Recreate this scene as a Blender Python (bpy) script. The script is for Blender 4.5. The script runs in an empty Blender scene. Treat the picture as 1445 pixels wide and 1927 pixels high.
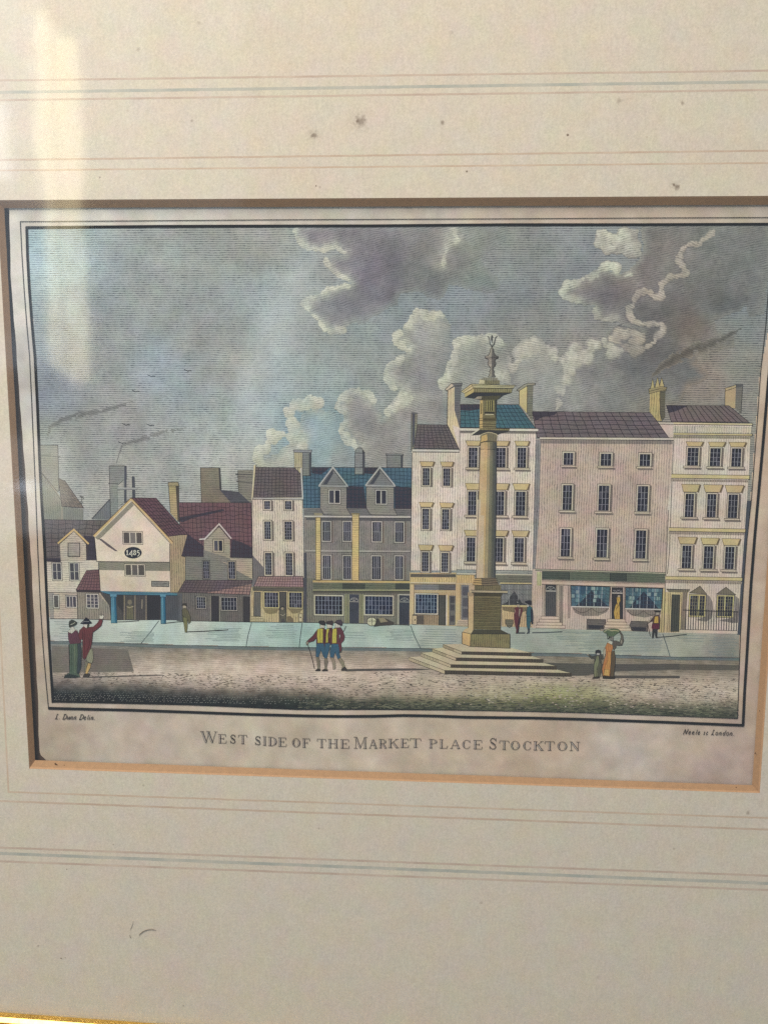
import bpy, math, random
import numpy as np
from mathutils import Matrix, Vector
from mathutils.geometry import tessellate_polygon

random.seed(7)
SC = bpy.context.scene
COL = SC.collection

# ---------------------------------------------------------------- camera
FPX = 2210.0                       # focal length in pixels of the 1445 px wide photograph
W0, H0 = 1445.0, 1927.0
DIST = 0.376
_ex = np.array([28422.0, 397.0, -2210.0]); _ex /= np.linalg.norm(_ex)
_dn = np.array([-11.0, 13087.0, 2210.0]); _dn -= _dn.dot(_ex)*_ex; _dn /= np.linalg.norm(_dn)
EZ = -_dn; EX = _ex; EY = np.cross(EZ, EX)         # world axes seen in camera space (x right, y down, z forward)
R_WI = np.array([EX, EY, EZ])                       # image vector -> world vector
FWD = R_WI @ np.array([0, 0, 1.0])
CAM = -FWD*DIST
M = Matrix.Identity(4)
for r in range(3):
    M[r][0] = R_WI[r][0]; M[r][1] = -R_WI[r][1]; M[r][2] = -R_WI[r][2]; M[r][3] = CAM[r]
cd = bpy.data.cameras.new('camera'); cam = bpy.data.objects.new('camera', cd); COL.objects.link(cam)
cam.matrix_world = M
cd.sensor_fit = 'HORIZONTAL'; cd.sensor_width = 36.0; cd.lens = FPX/W0*36.0
cd.clip_start = 0.01; cd.clip_end = 50
SC.camera = cam

# ---------------------------------------------------------------- world and light
wd = bpy.data.worlds.new('World'); SC.world = wd; wd.use_nodes = True
bg = wd.node_tree.nodes['Background']
bg.inputs['Color'].default_value = (0.80, 0.90, 1.0, 1); bg.inputs['Strength'].default_value = 0.40
SC.view_settings.view_transform = 'Standard'; SC.view_settings.look = 'None'
SC.view_settings.gamma = 1.0; SC.view_settings.exposure = 0.0; SC.view_settings.use_curve_mapping = False
SC.render.film_transparent = False
SC.cycles.use_denoising = False
SC.cycles.max_bounces = 8; SC.cycles.transparent_max_bounces = 8
SC.cycles.pixel_filter_type = 'BLACKMAN_HARRIS'; SC.cycles.filter_width = 1.5

def lamp(name, loc, target, sx, sy, radiance, color, shape='RECTANGLE', roll=0.0):
    ld = bpy.data.lights.new(name, 'AREA'); ld.shape = shape; ld.size = sx; ld.size_y = sy
    area = sx*sy*(math.pi/4 if shape == 'ELLIPSE' else 1)
    ld.energy = radiance*math.pi*area; ld.color = color
    o = bpy.data.objects.new(name, ld); COL.objects.link(o)
    z = (Vector(loc)-Vector(target)).normalized()
    x = Vector((0, 0, 1)).cross(z).normalized(); y = z.cross(x)
    if roll:
        x, y = x*math.cos(roll)+y*math.sin(roll), y*math.cos(roll)-x*math.sin(roll)
    m = Matrix.Identity(4)
    for i in range(3):
        m[i][0] = x[i]; m[i][1] = y[i]; m[i][2] = z[i]; m[i][3] = loc[i]
    o.matrix_world = m
    return o
# key: daylight from a window up and to the left of the picture
lamp('window_light', (-0.31, -0.50, 0.70), (0.0, 0, 0.02), 0.42, 0.5, 20.5, (1.0, 0.93, 0.84))

def ray(px, py):
    v = np.array([px-W0/2, py-H0/2, FPX]); w = R_WI @ v
    return w/np.linalg.norm(w)
GLASS_Y = -0.0042
def glass_reflection(x0, y0, x1, y1, radiance, color, shape='RECTANGLE', roll=0.0, D=1.15):
    """a lamp hung behind the viewer to be mirrored in the glass: window strips, added streaks and veils"""
    w = ray((x0+x1)/2, (y0+y1)/2)
    t = (GLASS_Y-CAM[1])/w[1]; G = CAM+w*t
    P = G+np.array([w[0], -w[1], w[2]])*D
    s = (t+D)/FPX
    lamp('glass_reflection_light', tuple(P), tuple(G), (x1-x0)*s, (y1-y0)*s, radiance, color, shape, roll)
CREAM = (1.0, 0.86, 0.50)
glass_reflection(80, 70, 101, 672, 3.1, CREAM)
glass_reflection(101, 90, 120, 684, 1.7, CREAM)
glass_reflection(120, 110, 158, 698, 3.0, CREAM)
glass_reflection(-60, -60, 80, 665, 0.8, (0.70, 0.84, 1.0))
glass_reflection(-20, 200, 18, 330, 2.2, (0.95, 0.98, 1.0))
glass_reflection(72, 836, 128, 948, 1.3, (1.0, 0.93, 0.75))
glass_reflection(-40, 826, 150, 1000, 0.55, (0.9, 0.95, 1.0))
glass_reflection(30, 906, 66, 926, 3.2, (0.75, 0.85, 1.0), 'ELLIPSE')
glass_reflection(462, 460, 562, 900, 0.60, (0.85, 0.95, 1.0), 'ELLIPSE', math.radians(-21))  # unseen ellipse lamps added to draw the pale streak in the glass
glass_reflection(488, 480, 534, 800, 0.75, (0.85, 0.95, 1.0), 'ELLIPSE', math.radians(-21))
glass_reflection(-250, -300, 420, 340, 0.32, (0.66, 0.84, 1.0))  # broad unseen lamps added for a faint blue veil at upper left
glass_reflection(-250, -300, 240, 300, 0.26, (0.66, 0.84, 1.0))
glass_reflection(400, 430, 740, 880, 0.16, (0.8, 0.92, 1.0), 'ELLIPSE')  # unseen lamp added for a milky haze over the middle of the glass
glass_reflection(-60, 640, 60, 1000, 0.35, (0.85, 0.92, 1.0))
glass_reflection(600, 600, 640, 760, 0.20, (0.75, 0.9, 1.0), 'ELLIPSE', math.radians(-10))
glass_reflection(262, 640, 310, 745, 0.42, (0.45, 0.75, 1.0), 'ELLIPSE')

# ---------------------------------------------------------------- measuring the picture plane
MM = DIST/FPX                       # size of one photograph pixel on the picture, in metres
def U(px, py, y=0.0):
    v = R_WI @ np.array([px-W0/2, py-H0/2, FPX])
    t = (y-CAM[1])/v[1]
    return (CAM[0]+v[0]*t, y, CAM[2]+v[2]*t)
def UN(X, Y, y=0.0):
    V = np.stack([X-W0/2, Y-H0/2, np.full_like(X, FPX)], -1) @ R_WI.T
    t = (y-CAM[1])/V[..., 1]
    P = CAM+V*t[..., None]; P[..., 1] = y
    return P
def lin(c):
    c = c/255.0
    return c/12.92 if c <= 0.04045 else ((c+0.055)/1.055)**2.4
def linn(c):
    c = np.asarray(c)/255.0
    return np.where(c <= 0.04045, c/12.92, ((c+0.055)/1.055)**2.4)
GAIN = (1.03, 1.03, 1.00)                          # pigment = seen colour divided by this, so that the lamps bring it back
VEIL = 0.022

# ---------------------------------------------------------------- materials
MATS = {}
class NT:
    def __init__(s, m):
        m.use_nodes = True; s.t = m.node_tree; s.t.nodes.clear()
    def n(s, typ, **kw):
        x = s.t.nodes.new(typ)
        for k, v in kw.items():
            if k == 'ins':
                for a, b in v.items():
                    if hasattr(b, 'is_output') or isinstance(b, bpy.types.NodeSocket): s.t.links.new(b, x.inputs[a])
                    else: x.inputs[a].default_value = b
            else: setattr(x, k, v)
        return x
    def math(s, op, a, b=0.0, c=0.0, clamp=False):
        return s.n('ShaderNodeMath', operation=op, use_clamp=clamp, ins={0: a, 1: b, 2: c}).outputs[0]
    def vm(s, op, a, b):
        return s.n('ShaderNodeVectorMath', operation=op, ins={0: a, 1: b}).outputs[0]
    def mr(s, v, a, b, c, d, smooth=False):
        return s.n('ShaderNodeMapRange', interpolation_type='SMOOTHSTEP' if smooth else 'LINEAR',
                   ins={0: v, 1: a, 2: b, 3: c, 4: d}).outputs[0]
    def noise(s, vec, scale, detail=2.0):
        return s.n('ShaderNodeTexNoise', ins={'Vector': vec, 'Scale': scale, 'Detail': detail, 'Roughness': 0.55})

def finish_print(nt, col, vec, grain=0.14, mottle=0.07, rough=0.85, bump=0.25, spots=0.0):
    g = nt.noise(vec, 0.42, 2.0).outputs['Fac']
    col = nt.vm('MULTIPLY', col, nt.mr(g, 0.25, 0.75, 1-grain, 1+grain))
    g2 = nt.noise(vec, 0.030, 4.0)
    sep = nt.n('ShaderNodeSeparateColor', ins={0: g2.outputs['Color']})
    comb = nt.n('ShaderNodeCombineXYZ', ins={0: nt.mr(sep.outputs[0], .3, .7, 1-mottle*.55, 1+mottle*.9),
                                            1: nt.mr(sep.outputs[1], .3, .7, 1-mottle*.9, 1+mottle*.45),
                                            2: nt.mr(sep.outputs[2], .3, .7, 1-mottle, 1+mottle*.7)})
    col = nt.vm('MULTIPLY', col, comb.outputs[0])
    if spots:
        v = nt.noise(vec, 0.13, 3.0).outputs['Fac']
        col = nt.vm('MULTIPLY', col, nt.mr(v, 0.66, 0.78, 1.0, 1-spots))
    pw = nt.noise(vec, 0.0165, 4.0).outputs['Fac']
    col = nt.vm('MULTIPLY', col, nt.mr(pw, .32, .68, .86, 1.10))
    b = nt.noise(vec, 0.30, 3.0).outputs['Fac']
    bl = nt.noise(vec, 0.012, 2.0).outputs['Fac']
    h = nt.math('ADD', nt.math('MULTIPLY', b, 0.00004), nt.math('MULTIPLY', bl, 0.0016))
    bn = nt.n('ShaderNodeBump', ins={'Strength': bump, 'Distance': 1.0, 'Height': h})
    p = nt.n('ShaderNodeBsdfPrincipled', ins={'Base Color': col, 'Roughness': rough, 'Normal': bn.outputs[0]})
    p.inputs['Specular IOR Level'].default_value = 0.2
    o = nt.n('ShaderNodeOutputMaterial', ins={0: p.outputs[0]})

def pxvec(nt):
    tc = nt.n('ShaderNodeTexCoord')
    return nt.n('ShaderNodeVectorMath', operation='SCALE', ins={0: tc.outputs['Object'], 3: 1/MM}).outputs[0]

def hatch(nt, col, vec, angle, pitch, strength, duty=0.5, wob=2.5):
    """engraved lines: angle 0 = horizontal lines, 90 = vertical lines"""
    a = math.radians(angle)
    sep = nt.n('ShaderNodeSeparateXYZ', ins={0: vec})
    v = nt.math('ADD', nt.math('MULTIPLY', sep.outputs[0], math.sin(a)), nt.math('MULTIPLY', sep.outputs[2], math.cos(a)))
    n1 = nt.noise(vec, 0.035, 2.0).outputs['Fac']
    v = nt.math('MULTIPLY_ADD', n1, wob*2, v)
    v = nt.math('DIVIDE', v, pitch)
    tri = nt.math('MULTIPLY', nt.math('PINGPONG', v, 0.5), 2.0)
    m = nt.mr(tri, 1-duty-.3, 1-duty+.3, 0.0, 1.0, True)
    n2 = nt.noise(vec, 0.16, 2.0).outputs['Fac']
    n3 = nt.noise(vec, 0.045, 3.0).outputs['Fac']
    m = nt.math('MULTIPLY', m, nt.mr(n2, .3, .7, 0.40, 1.25))
    m = nt.math('MULTIPLY', m, nt.mr(n3, .35, .65, 0.65, 1.2))
    comp = 1+duty*strength*.8
    f = nt.n('ShaderNodeCombineXYZ', ins={0: nt.math('MULTIPLY_ADD', m, -strength*comp, comp),
                                         1: nt.math('MULTIPLY_ADD', m, -strength*comp*.98, comp),
                                         2: nt.math('MULTIPLY_ADD', m, -strength*comp*.93, comp)})
    return nt.vm('MULTIPLY', col, f.outputs[0])

def art(rgb, *hs, grain=0.14, mottle=0.09, spots=0.0):
    mu = sum(rgb)/3; rgb = tuple(c*.88+mu*.12 for c in rgb)
    """printed colour rgb (as seen) with engraved hatching hs = (angle, pitch, strength, duty)"""
    key = (tuple(rgb), hs, grain, mottle, spots)
    if key in MATS: return MATS[key]
    m = bpy.data.materials.new('ink_wash_%d_%d_%d' % tuple(int(c) for c in rgb))
    nt = NT(m); vec = pxvec(nt)
    c = nt.n('ShaderNodeRGB'); c.outputs[0].default_value = tuple(max(0.003, (lin(k)-VEIL)/gg) for k, gg in zip(rgb, GAIN))+(1,)
    col = c.outputs[0]
    for h in hs: col = hatch(nt, col, vec, *h)
    finish_print(nt, col, vec, grain, mottle, spots=spots)
    MATS[key] = m
    return m
def art_attr(name, *hs, grain=0.14, mottle=0.05, bump=0.25, spots=0.0):
    m = bpy.data.materials.new(name); nt = NT(m); vec = pxvec(nt)
    col = nt.n('ShaderNodeAttribute', attribute_name='Wash').outputs['Color']
    for h in hs: col = hatch(nt, col, vec, *h)
    finish_print(nt, col, vec, grain, mottle, bump=bump, spots=spots)
    return m

# ---------------------------------------------------------------- mesh helpers
LV = 8e-6
def link(o, parent=None):
    COL.objects.link(o)
    if parent is not None:
        o.parent = parent; o.matrix_parent_inverse = parent.matrix_world.inverted()
    return o
def thing(name, label, cat, loc):
    o = bpy.data.objects.new(name, None); o.location = loc; o.empty_display_size = 0.02
    COL.objects.link(o); bpy.context.view_layer.update()
    o['label'] = label; o['category'] = cat
    return o

class Art:
    """one flat printed shape on the sheet, drawn with polygons and strokes; lv = how high in the stack of ink"""
    def __init__(s, name, lv, parent=None, label=None):
        s.name, s.lv, s.parent, s.label = name, lv, parent, label
        s.v, s.f, s.mi, s.m = [], [], [], []
        s.obj = None
    def mat(s, m):
        if m not in s.m: s.m.append(m)
        return s.m.index(m)
    def y(s, k): return -(s.lv*LV+k*0.5e-6)
    def poly(s, pts, m, k=0):
        if isinstance(m, tuple): m = art(m)
        s.q = getattr(s, 'q', 0)+1
        y = s.y(k+(s.q % 40)*.012); b = len(s.v)
        s.v += [U(p[0], p[1], y) for p in pts]
        i = s.mat(m)
        for t in tessellate_polygon([[Vector((p[0], p[1], 0)) for p in pts]]):
            s.f.append([b+q for q in t]); s.mi.append(i)
    def line(s, pts, w, m, k=5, closed=False, taper=False):
        if isinstance(m, tuple): m = art(m)
        P = [np.array(p, float) for p in pts]
        if closed: P = P+[P[0]]
        y = s.y(k); b = len(s.v); n = len(P); i = s.mat(m)
        for j, p in enumerate(P):
            if closed and j in (0, n-1): a, c = P[n-2], P[1]
            else: a, c = P[max(0, j-1)], P[min(n-1, j+1)]
            d1 = p-a; d2 = c-p
            l1 = np.linalg.norm(d1); l2 = np.linalg.norm(d2)
            d1 = d1/l1 if l1 > 1e-6 else (d2/l2 if l2 > 1e-6 else np.array([1., 0])); d2 = d2/l2 if l2 > 1e-6 else d1
            t = d1+d2; lt = np.linalg.norm(t); t = t/lt if lt > 1e-6 else d1
            nn = np.array([-t[1], t[0]]); cs = max(0.35, nn.dot(np.array([-d1[1], d1[0]])))
            ww = w/cs/2
            if taper: ww *= max(0.12, 1-j/(n-1))
            s.v += [U(*(p+nn*ww), y), U(*(p-nn*ww), y)]
        for j in range(n-1):
            s.f.append([b+2*j, b+2*j+1, b+2*j+3, b+2*j+2]); s.mi.append(i)
    def rect(s, x0, y0, x1, y1, m, k=0):
        s.poly(quad(x0, y0, x1, y1), m, k)
    def ell(s, cx, cy, rx, ry, m, k=0, n=20):
        s.poly([(cx+rx*math.cos(2*math.pi*j/n), cy+ry*math.sin(2*math.pi*j/n)) for j in range(n)], m, k)
    def done(s):
        me = bpy.data.meshes.new(s.name)
        me.from_pydata(s.v, [], s.f)
        for m in s.m: me.materials.append(m)
        me.polygons.foreach_set('material_index', s.mi)
        me.update()
        # all faces look at the viewer
        fl = [p.index for p in me.polygons if p.normal.y > 0]
        if fl:
            fs = [list(p.vertices) for p in me.polygons]; st = set(fl)
            fs = [list(reversed(f)) if i in st else f for i, f in enumerate(fs)]
            me2 = bpy.data.meshes.new(s.name); me2.from_pydata([tuple(v.co) for v in me.vertices], [], fs)
            for m in s.m: me2.materials.append(m)
            me2.polygons.foreach_set('material_index', s.mi); me2.update(); me = me2
        o = bpy.data.objects.new(s.name, me); link(o, s.parent)
        if s.label: o['label'] = s.label
        s.obj = o
        return o

def lean(x): return (711-x)/13000.0
def slope(y): return (y-566)/28400.0
def quad(x0, y0, x1, y1):
    """upright rectangle on the print, given by its top left corner and bottom right size, with the page's own perspective"""
    w = x1-x0; h = y1-y0; l = lean((x0+x1)/2); s = slope(y0)
    return [(x0, y0), (x1, y0+s*w), (x1+l*h, y1+s*w), (x0+l*h, y1)]
ZR = {'A': (60, 820, 4.817), 'B': (60, 1040, 4.817), 'C': (320, 820, 4.817), 'C2': (320, 1040, 4.817), 'D': (560, 820, 4.817),
      'D2': (560, 1040, 4.817), 'E': (760, 700, 4.817), 'F': (760, 980, 4.817), 'G': (980, 740, 4.817), 'G2': (980, 1040, 4.817),
      'H': (1200, 700, 5.898), 'H2': (1200, 960, 5.898), 'S1': (0, 360, 2.89), 'S2': (480, 400, 2.89), 'S3': (960, 360, 2.979),
      'P1': (110, 1150, 13.136), 'P2': (565, 1155, 13.136), 'P3': (1095, 1170, 14.45), 'P4': (950, 1120, 20.64),
      'P5': (1130, 1095, 11.115), 'P6': (860, 620, 8.377)}
def Z(r, pts):
    a, b, s = ZR[r]
    return [(a+x/s, b+y/s) for x, y in pts]
def dense(pts, step=4.0, jit=0.0):
    out = []
    for a, b in zip(pts[:-1], pts[1:]):
        n = max(1, int(math.hypot(b[0]-a[0], b[1]-a[1])/step))
        for i in range(n):
            t = i/n; out.append((a[0]+(b[0]-a[0])*t+random.uniform(-jit, jit), a[1]+(b[1]-a[1])*t+random.uniform(-jit, jit)))
    out.append(pts[-1]); return out

# noise and wash fields (pigment laid on the paper) -------------------------------------------------
def vnoise(X, Y, sc, seed=0):
    x = X/sc; y = Y/sc; xi = np.floor(x).astype(int); yi = np.floor(y).astype(int)
    fx = x-xi; fy = y-yi; fx = fx*fx*(3-2*fx); fy = fy*fy*(3-2*fy)
    def hsh(a, b):
        n = (a*374761393+b*668265263+seed*1442695041) & 0x7fffffff
        n = ((n ^ (n >> 13))*1274126177) & 0x7fffffff
        return ((n ^ (n >> 16)) & 0xffff)/65535.0
    return (hsh(xi, yi)*(1-fx)+hsh(xi+1, yi)*fx)*(1-fy)+(hsh(xi, yi+1)*(1-fx)+hsh(xi+1, yi+1)*fx)*fy
def fbm(X, Y, sc, seed=0, o=3):
    r = 0; a = 1.0; t = 0
    for i in range(o):
        r = r+a*vnoise(X, Y, sc/2**i, seed+i*17); t += a; a *= .55
    return r/t-0.5
def idw(X, Y, pts, ysc=1.0, power=3.0):
    num = np.zeros(X.shape+(3,)); den = np.zeros(X.shape)
    for (x, y, c) in pts:
        d = ((X-x)**2+((Y-y)*ysc)**2+40.0)**(power/2)
        w = 1/d; num += w[..., None]*np.array(c, float); den += w
    return num/den[..., None]
def inpoly(X, Y, poly):
    ins = np.zeros(X.shape, bool); n = len(poly)
    for i in range(n):
        x1, y1 = poly[i]; x2, y2 = poly[(i+1) % n]
        if y1 == y2: continue
        c = ((y1 > Y) != (y2 > Y)) & (X < (x2-x1)*(Y-y1)/(y2-y1)+x1)
        ins ^= c
    return ins
SKYG = np.array([0.98, 0.99, 0.96])
def patch(name, lv, bbox, step, fn, m, parent, label=None, gain=None):
    x0, y0, x1, y1 = bbox
    nx = int((x1-x0)/step)+1; ny = int((y1-y0)/step)+1
    X, Y = np.meshgrid(np.linspace(x0, x1, nx), np.linspace(y0, y1, ny))
    mask, rgb = fn(X, Y)
    P = UN(X, Y, -lv*LV)
    cm = mask[:-1, :-1] & mask[1:, :-1] & mask[:-1, 1:] & mask[1:, 1:]
    idx = np.arange(nx*ny).reshape(ny, nx)
    F = np.stack([idx[:-1, :-1], idx[1:, :-1], idx[1:, 1:], idx[:-1, 1:]], -1)[cm]
    used = np.unique(F); remap = np.full(nx*ny, -1); remap[used] = np.arange(len(used))
    V = P.reshape(-1, 3)[used]; F = remap[F]
    me = bpy.data.meshes.new(name); me.from_pydata(V.tolist(), [], F.tolist())
    c = np.maximum(0.003, (linn(np.clip(rgb.reshape(-1, 3)[used], 0, 255))-VEIL)/(np.array(GAIN) if gain is None else gain))
    ca = me.color_attributes.new('Wash', 'FLOAT_COLOR', 'POINT')
    ca.data.foreach_set('color', np.concatenate([c, np.ones((len(c), 1))], 1).astype(np.float32).ravel())
    me.materials.append(m); me.update()
    o = bpy.data.objects.new(name, me); link(o, parent)
    if label: o['label'] = label
    return o

# ================================================================= the frame, glass and mount
INK = (48, 47, 50); INK2 = (50, 46, 48)
Y_MOUNT = -0.0026
frame = thing('framed_picture', 'gilt framing with glass and backing board round the mounted engraving', 'picture frame', (0, 0.004, -0.22))
mount = thing('picture_mount', 'aged cream card mount with faint ruled lines surrounding the engraving', 'mount', (0, 0, -0.20))
eng = thing('engraving', 'hand coloured engraving of a market place with tall column and row of houses', 'print', U(745, 1470, 0.0))

def simple_mat(name, rgb, rough=0.6, metal=0.0, noise=0.12, scale=0.2):
    m = bpy.data.materials.new(name); nt = NT(m); vec = pxvec(nt)
    g = nt.noise(vec, scale, 4.0).outputs['Fac']
    c = nt.n('ShaderNodeRGB'); c.outputs[0].default_value = rgb+(1,)
    col = nt.vm('MULTIPLY', c.outputs[0], nt.mr(g, .25, .75, 1-noise, 1+noise))
    bn = nt.n('ShaderNodeBump', ins={'Strength': 0.2, 'Distance': 0.0003, 'Height': g})
    p = nt.n('ShaderNodeBsdfPrincipled', ins={'Base Color': col, 'Roughness': rough, 'Metallic': metal, 'Normal': bn.outputs[0]})
    nt.n('ShaderNodeOutputMaterial', ins={0: p.outputs[0]})
    return m
def mesh_obj(name, v, f, m, parent, label=None, smooth=False):
    me = bpy.data.meshes.new(name); me.from_pydata(v, [], f); me.materials.append(m); me.update()
    if smooth:
        me.polygons.foreach_set('use_smooth', [True]*len(me.polygons))
    o = bpy.data.objects.new(name, me); link(o, parent)
    if label: o['label'] = label
    return o

# mount board material: cream card, fibres, foxing spots where the photo has them
def mount_material():
    m = bpy.data.materials.new('mount_card'); nt = NT(m); vec = pxvec(nt)
    c = nt.n('ShaderNodeRGB'); c.outputs[0].default_value = (0.524, 0.456, 0.368, 1)
    col = c.outputs[0]
    g = nt.noise(vec, 0.30, 3.0).outputs['Fac']
    col = nt.vm('MULTIPLY', col, nt.mr(g, .25, .75, 0.90, 1.10))
    # long fibres
    mp = nt.n('ShaderNodeMapping', ins={'Vector': vec, 'Rotation': (0, 0.5, 0), 'Scale': (1.0, 1.0, 0.35)})
    g = nt.noise(mp.outputs[0], 0.22, 2.0).outputs['Fac']
    col = nt.vm('MULTIPLY', col, nt.mr(g, .3, .7, 0.965, 1.035))
    g = nt.noise(vec, 0.022, 5.0)
    sep = nt.n('ShaderNodeSeparateColor', ins={0: g.outputs['Color']})
    cb = nt.n('ShaderNodeCombineXYZ', ins={0: nt.mr(sep.outputs[0], .3, .7, .97, 1.035), 1: nt.mr(sep.outputs[1], .3, .7, .965, 1.025), 2: nt.mr(sep.outputs[2], .3, .7, .94, 1.045)})
    col = nt.vm('MULTIPLY', col, cb.outputs[0])
    # faint freckles
    v = nt.noise(vec, 0.075, 4.0).outputs['Fac']
    k = nt.mr(v, 0.67, 0.80, 0.0, 0.45, True)
    mx = nt.n('ShaderNodeMix', data_type='RGBA', ins={0: k, 6: col, 7: (0.30, 0.22, 0.15, 1)}); col = mx.outputs[2]
    wn = nt.noise(vec, 0.18, 3.0).outputs['Fac']
    for (sx, sy, r, a) in ((677, 228, 24, .16), (678, 227, 12, .6), (673, 228, 4, .85), (590, 253, 17, .15), (1270, 348, 16, .12), (590, 253, 7, .75), (833, 229, 5, .7), (1267, 346, 4, .95), (1274, 351, 6, .8),
                           (1284, 192, 4, .6), (1165, 189, 6, .4), (878, 322, 2.2, 1), (595, 349, 2, .9), (602, 352, 3, .5),
                           (1068, 253.5, 2.6, 1), (188, 333, 3, .6), (361, 227, 3, .5), (115, 1804.5, 2.0, 1), (123, 1803, 2, .5), (107, 1441, 3, .1),
                           (72, 1781, 2.5, .5), (345, 1894, 2, .6), (1407, 1530, 5, .5), (270, 1478, 3, .4), (126, 1637, 2, .7), (213, 1590, 1.6, .6), (1125, 1840, 4, .25),
                           (600, 1560, 3, .4), (905, 1700, 4, .3), (1268, 1598, 3, .45), (850, 60, 5, .25), (375, 42, 4, .25), (260, 92, 4, .3), (1430, 620, 4, .3)):
        P = U(sx, sy, Y_MOUNT)
        d = nt.n('ShaderNodeVectorMath', operation='DISTANCE', ins={0: vec, 1: tuple(q/MM for q in P)}).outputs['Value']
        d = nt.math('MULTIPLY_ADD', nt.math('SUBTRACT', wn, 0.5), r*1.8, d)
        k = nt.mr(d, r*0.15, r*1.15, a, 0.0, True)
        mx = nt.n('ShaderNodeMix', data_type='RGBA', ins={0: k, 6: col, 7: (0.17, 0.12, 0.085, 1)}); col = mx.outputs[2]
    h = nt.math('MULTIPLY', nt.noise(vec, 0.26, 3.0).outputs['Fac'], 0.00007)
    bn = nt.n('ShaderNodeBump', ins={'Strength': 0.6, 'Distance': 1.0, 'Height': h})
    p = nt.n('ShaderNodeBsdfPrincipled', ins={'Base Color': col, 'Roughness': 0.9, 'Normal': bn.outputs[0]})
    p.inputs['Specular IOR Level'].default_value = 0.2
    nt.n('ShaderNodeOutputMaterial', ins={0: p.outputs[0]})
    return m

OUT = [(-6, 376), (1504, 367.5), (1429.5, 1493), (55, 1447)]            # outer edge of the bevel (on the mount)
INN = [(8, 391), (1490, 384.5), (1415, 1478), (66, 1431)]               # inner edge of the bevel
YI = -0.00065
o3 = [U(x, y, Y_MOUNT) for x, y in OUT]
i3 = [U(x, y, YI) for x, y in INN]
BX0, BX1, BZ1 = -0.205, 0.235, 0.290
lo = U(0, 1960, Y_MOUNT)[2]-0.004
big = [(BX0, Y_MOUNT, BZ1), (BX1, Y_MOUNT, BZ1), (BX1, Y_MOUNT, lo), (BX0, Y_MOUNT, lo)]
bigb = [(x, YI, z) for x, y, z in big]
v = big+o3+bigb
f = []
for a in range(4):
    b = (a+1) % 4
    f.append((a, 4+a, 4+b, b)); f.append((a, b, 8+b, 8+a))
board = mesh_obj('mount_board', v, f, mount_material(), mount)
def wood_tan(): return simple_mat('bevel_tan', (0.375, 0.205, 0.098), 0.75, 0, 0.10, 0.12)
mt = wood_tan()
for a in range(4):
    b = (a+1) % 4
    # each bevel strip is subdivided and very slightly uneven, as cut by hand
    n = 40; vv = []; ff = []
    for j in range(n+1):
        t = j/n
        po = np.array(o3[a])*(1-t)+np.array(o3[b])*t; pi = np.array(i3[a])*(1-t)+np.array(i3[b])*t
        d = np.array(i3[a])-np.array(o3[a]); wob = 0 if j in (0, n) else random.uniform(-.00006, .00006)
        nrm = (pi-po); nrm = nrm/np.linalg.norm(nrm)
        pi = pi+nrm*wob
        po = po+nrm*0.00002; po[1] -= 0.00002
        vv += [tuple(po), tuple(pi)]
    for j in range(n): ff.append((2*j, 2*j+1, 2*j+3, 2*j+2))
    mesh_obj('bevel', vv, ff, mt, mount)
# dark specks on the lower bevel
def specks(lst):
    for (x, y, rx, ry) in lst:
        sp = Art('bevel_speck', 0, mount)
        P = U(x, y, -0.00165)
        sp.v += [(P[0]+rx*MM*math.cos(q*math.pi/4), P[1], P[2]+ry*MM*math.sin(q*math.pi/4)) for q in range(8)]
        b = len(sp.v)-8; sp.f.append([b+q for q in range(8)]); sp.mi.append(sp.mat(art((90, 62, 44)))); sp.done()
specks([(104, 1438, 1.4, 2.4), (107, 1440, 1.6, 1.8), (121, 1441, 1, 1.8), (211, 1446.5, 3.6, 1.1), (1138, 1478, 3.6, 1.0), (1421, 1418, 1.2, 1.6), (1429, 1338, .9, .9), (1385, 1482, 1, 1)])

# ruled wash lines on the mount: closed rectangles, the sides run outside the photo
def ruled(pts4, w, rgb, gapnoise=True, label=None, nm='ruled_line'):
    a = Art(nm, (-Y_MOUNT)/LV+1.0, mount, label)
    P = []
    for i in range(4): P += dense([pts4[i], pts4[(i+1) % 4]], 12, 0.25)[:-1]
    m = bpy.data.materials.new('rule_wash'); nt = NT(m); vec = pxvec(nt)
    c = nt.n('ShaderNodeRGB'); c.outputs[0].default_value = tuple(lin(k)*.92 for k in rgb)+(1,)
    col = c.outputs[0]
    g = nt.noise(vec, 0.35, 3.0).outputs['Fac']; col = nt.vm('MULTIPLY', col, nt.mr(g, .3, .7, .93, 1.06))
    g = nt.noise(vec, 0.02, 3.0).outputs['Fac']; mx = nt.n('ShaderNodeMix', data_type='RGBA', ins={0: nt.mr(g, .35, .7, 0.0, .38), 6: col, 7: (0.64, 0.535, 0.425, 1)}); col = mx.outputs[2]
    p = nt.n('ShaderNodeBsdfPrincipled', ins={'Base Color': col, 'Roughness': 0.9}); p.inputs['Specular IOR Level'].default_value = 0.2
    # ragged wash edge: a little of the card shows through
    tr = nt.n('ShaderNodeBsdfTransparent'); k = nt.mr(nt.noise(vec, 0.5, 3.0).outputs['Fac'], .30, .36, 0.0, 1.0)
    ms = nt.n('ShaderNodeMixShader', ins={0: k, 1: tr.outputs[0], 2: p.outputs[0]})
    nt.n('ShaderNodeOutputMaterial', ins={0: ms.outputs[0]})
    a.line(P, w, m, 0, closed=True)
    return a.done()
TAN = (180, 158, 142)
ruled([(-198, 153), (1640, 129.5), (1560, 1653), (-115, 1591.5)], 3.8, TAN)
ruled([(-188, 175.5), (1625, 150.5), (1545, 1667), (-105, 1602.5)], 5.6, (160, 160, 150), label='wide grey green wash line between two tan lines')
ruled([(-178, 190), (1610, 166.3), (1532, 1679), (-96, 1618)], 3.8, TAN)
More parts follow.
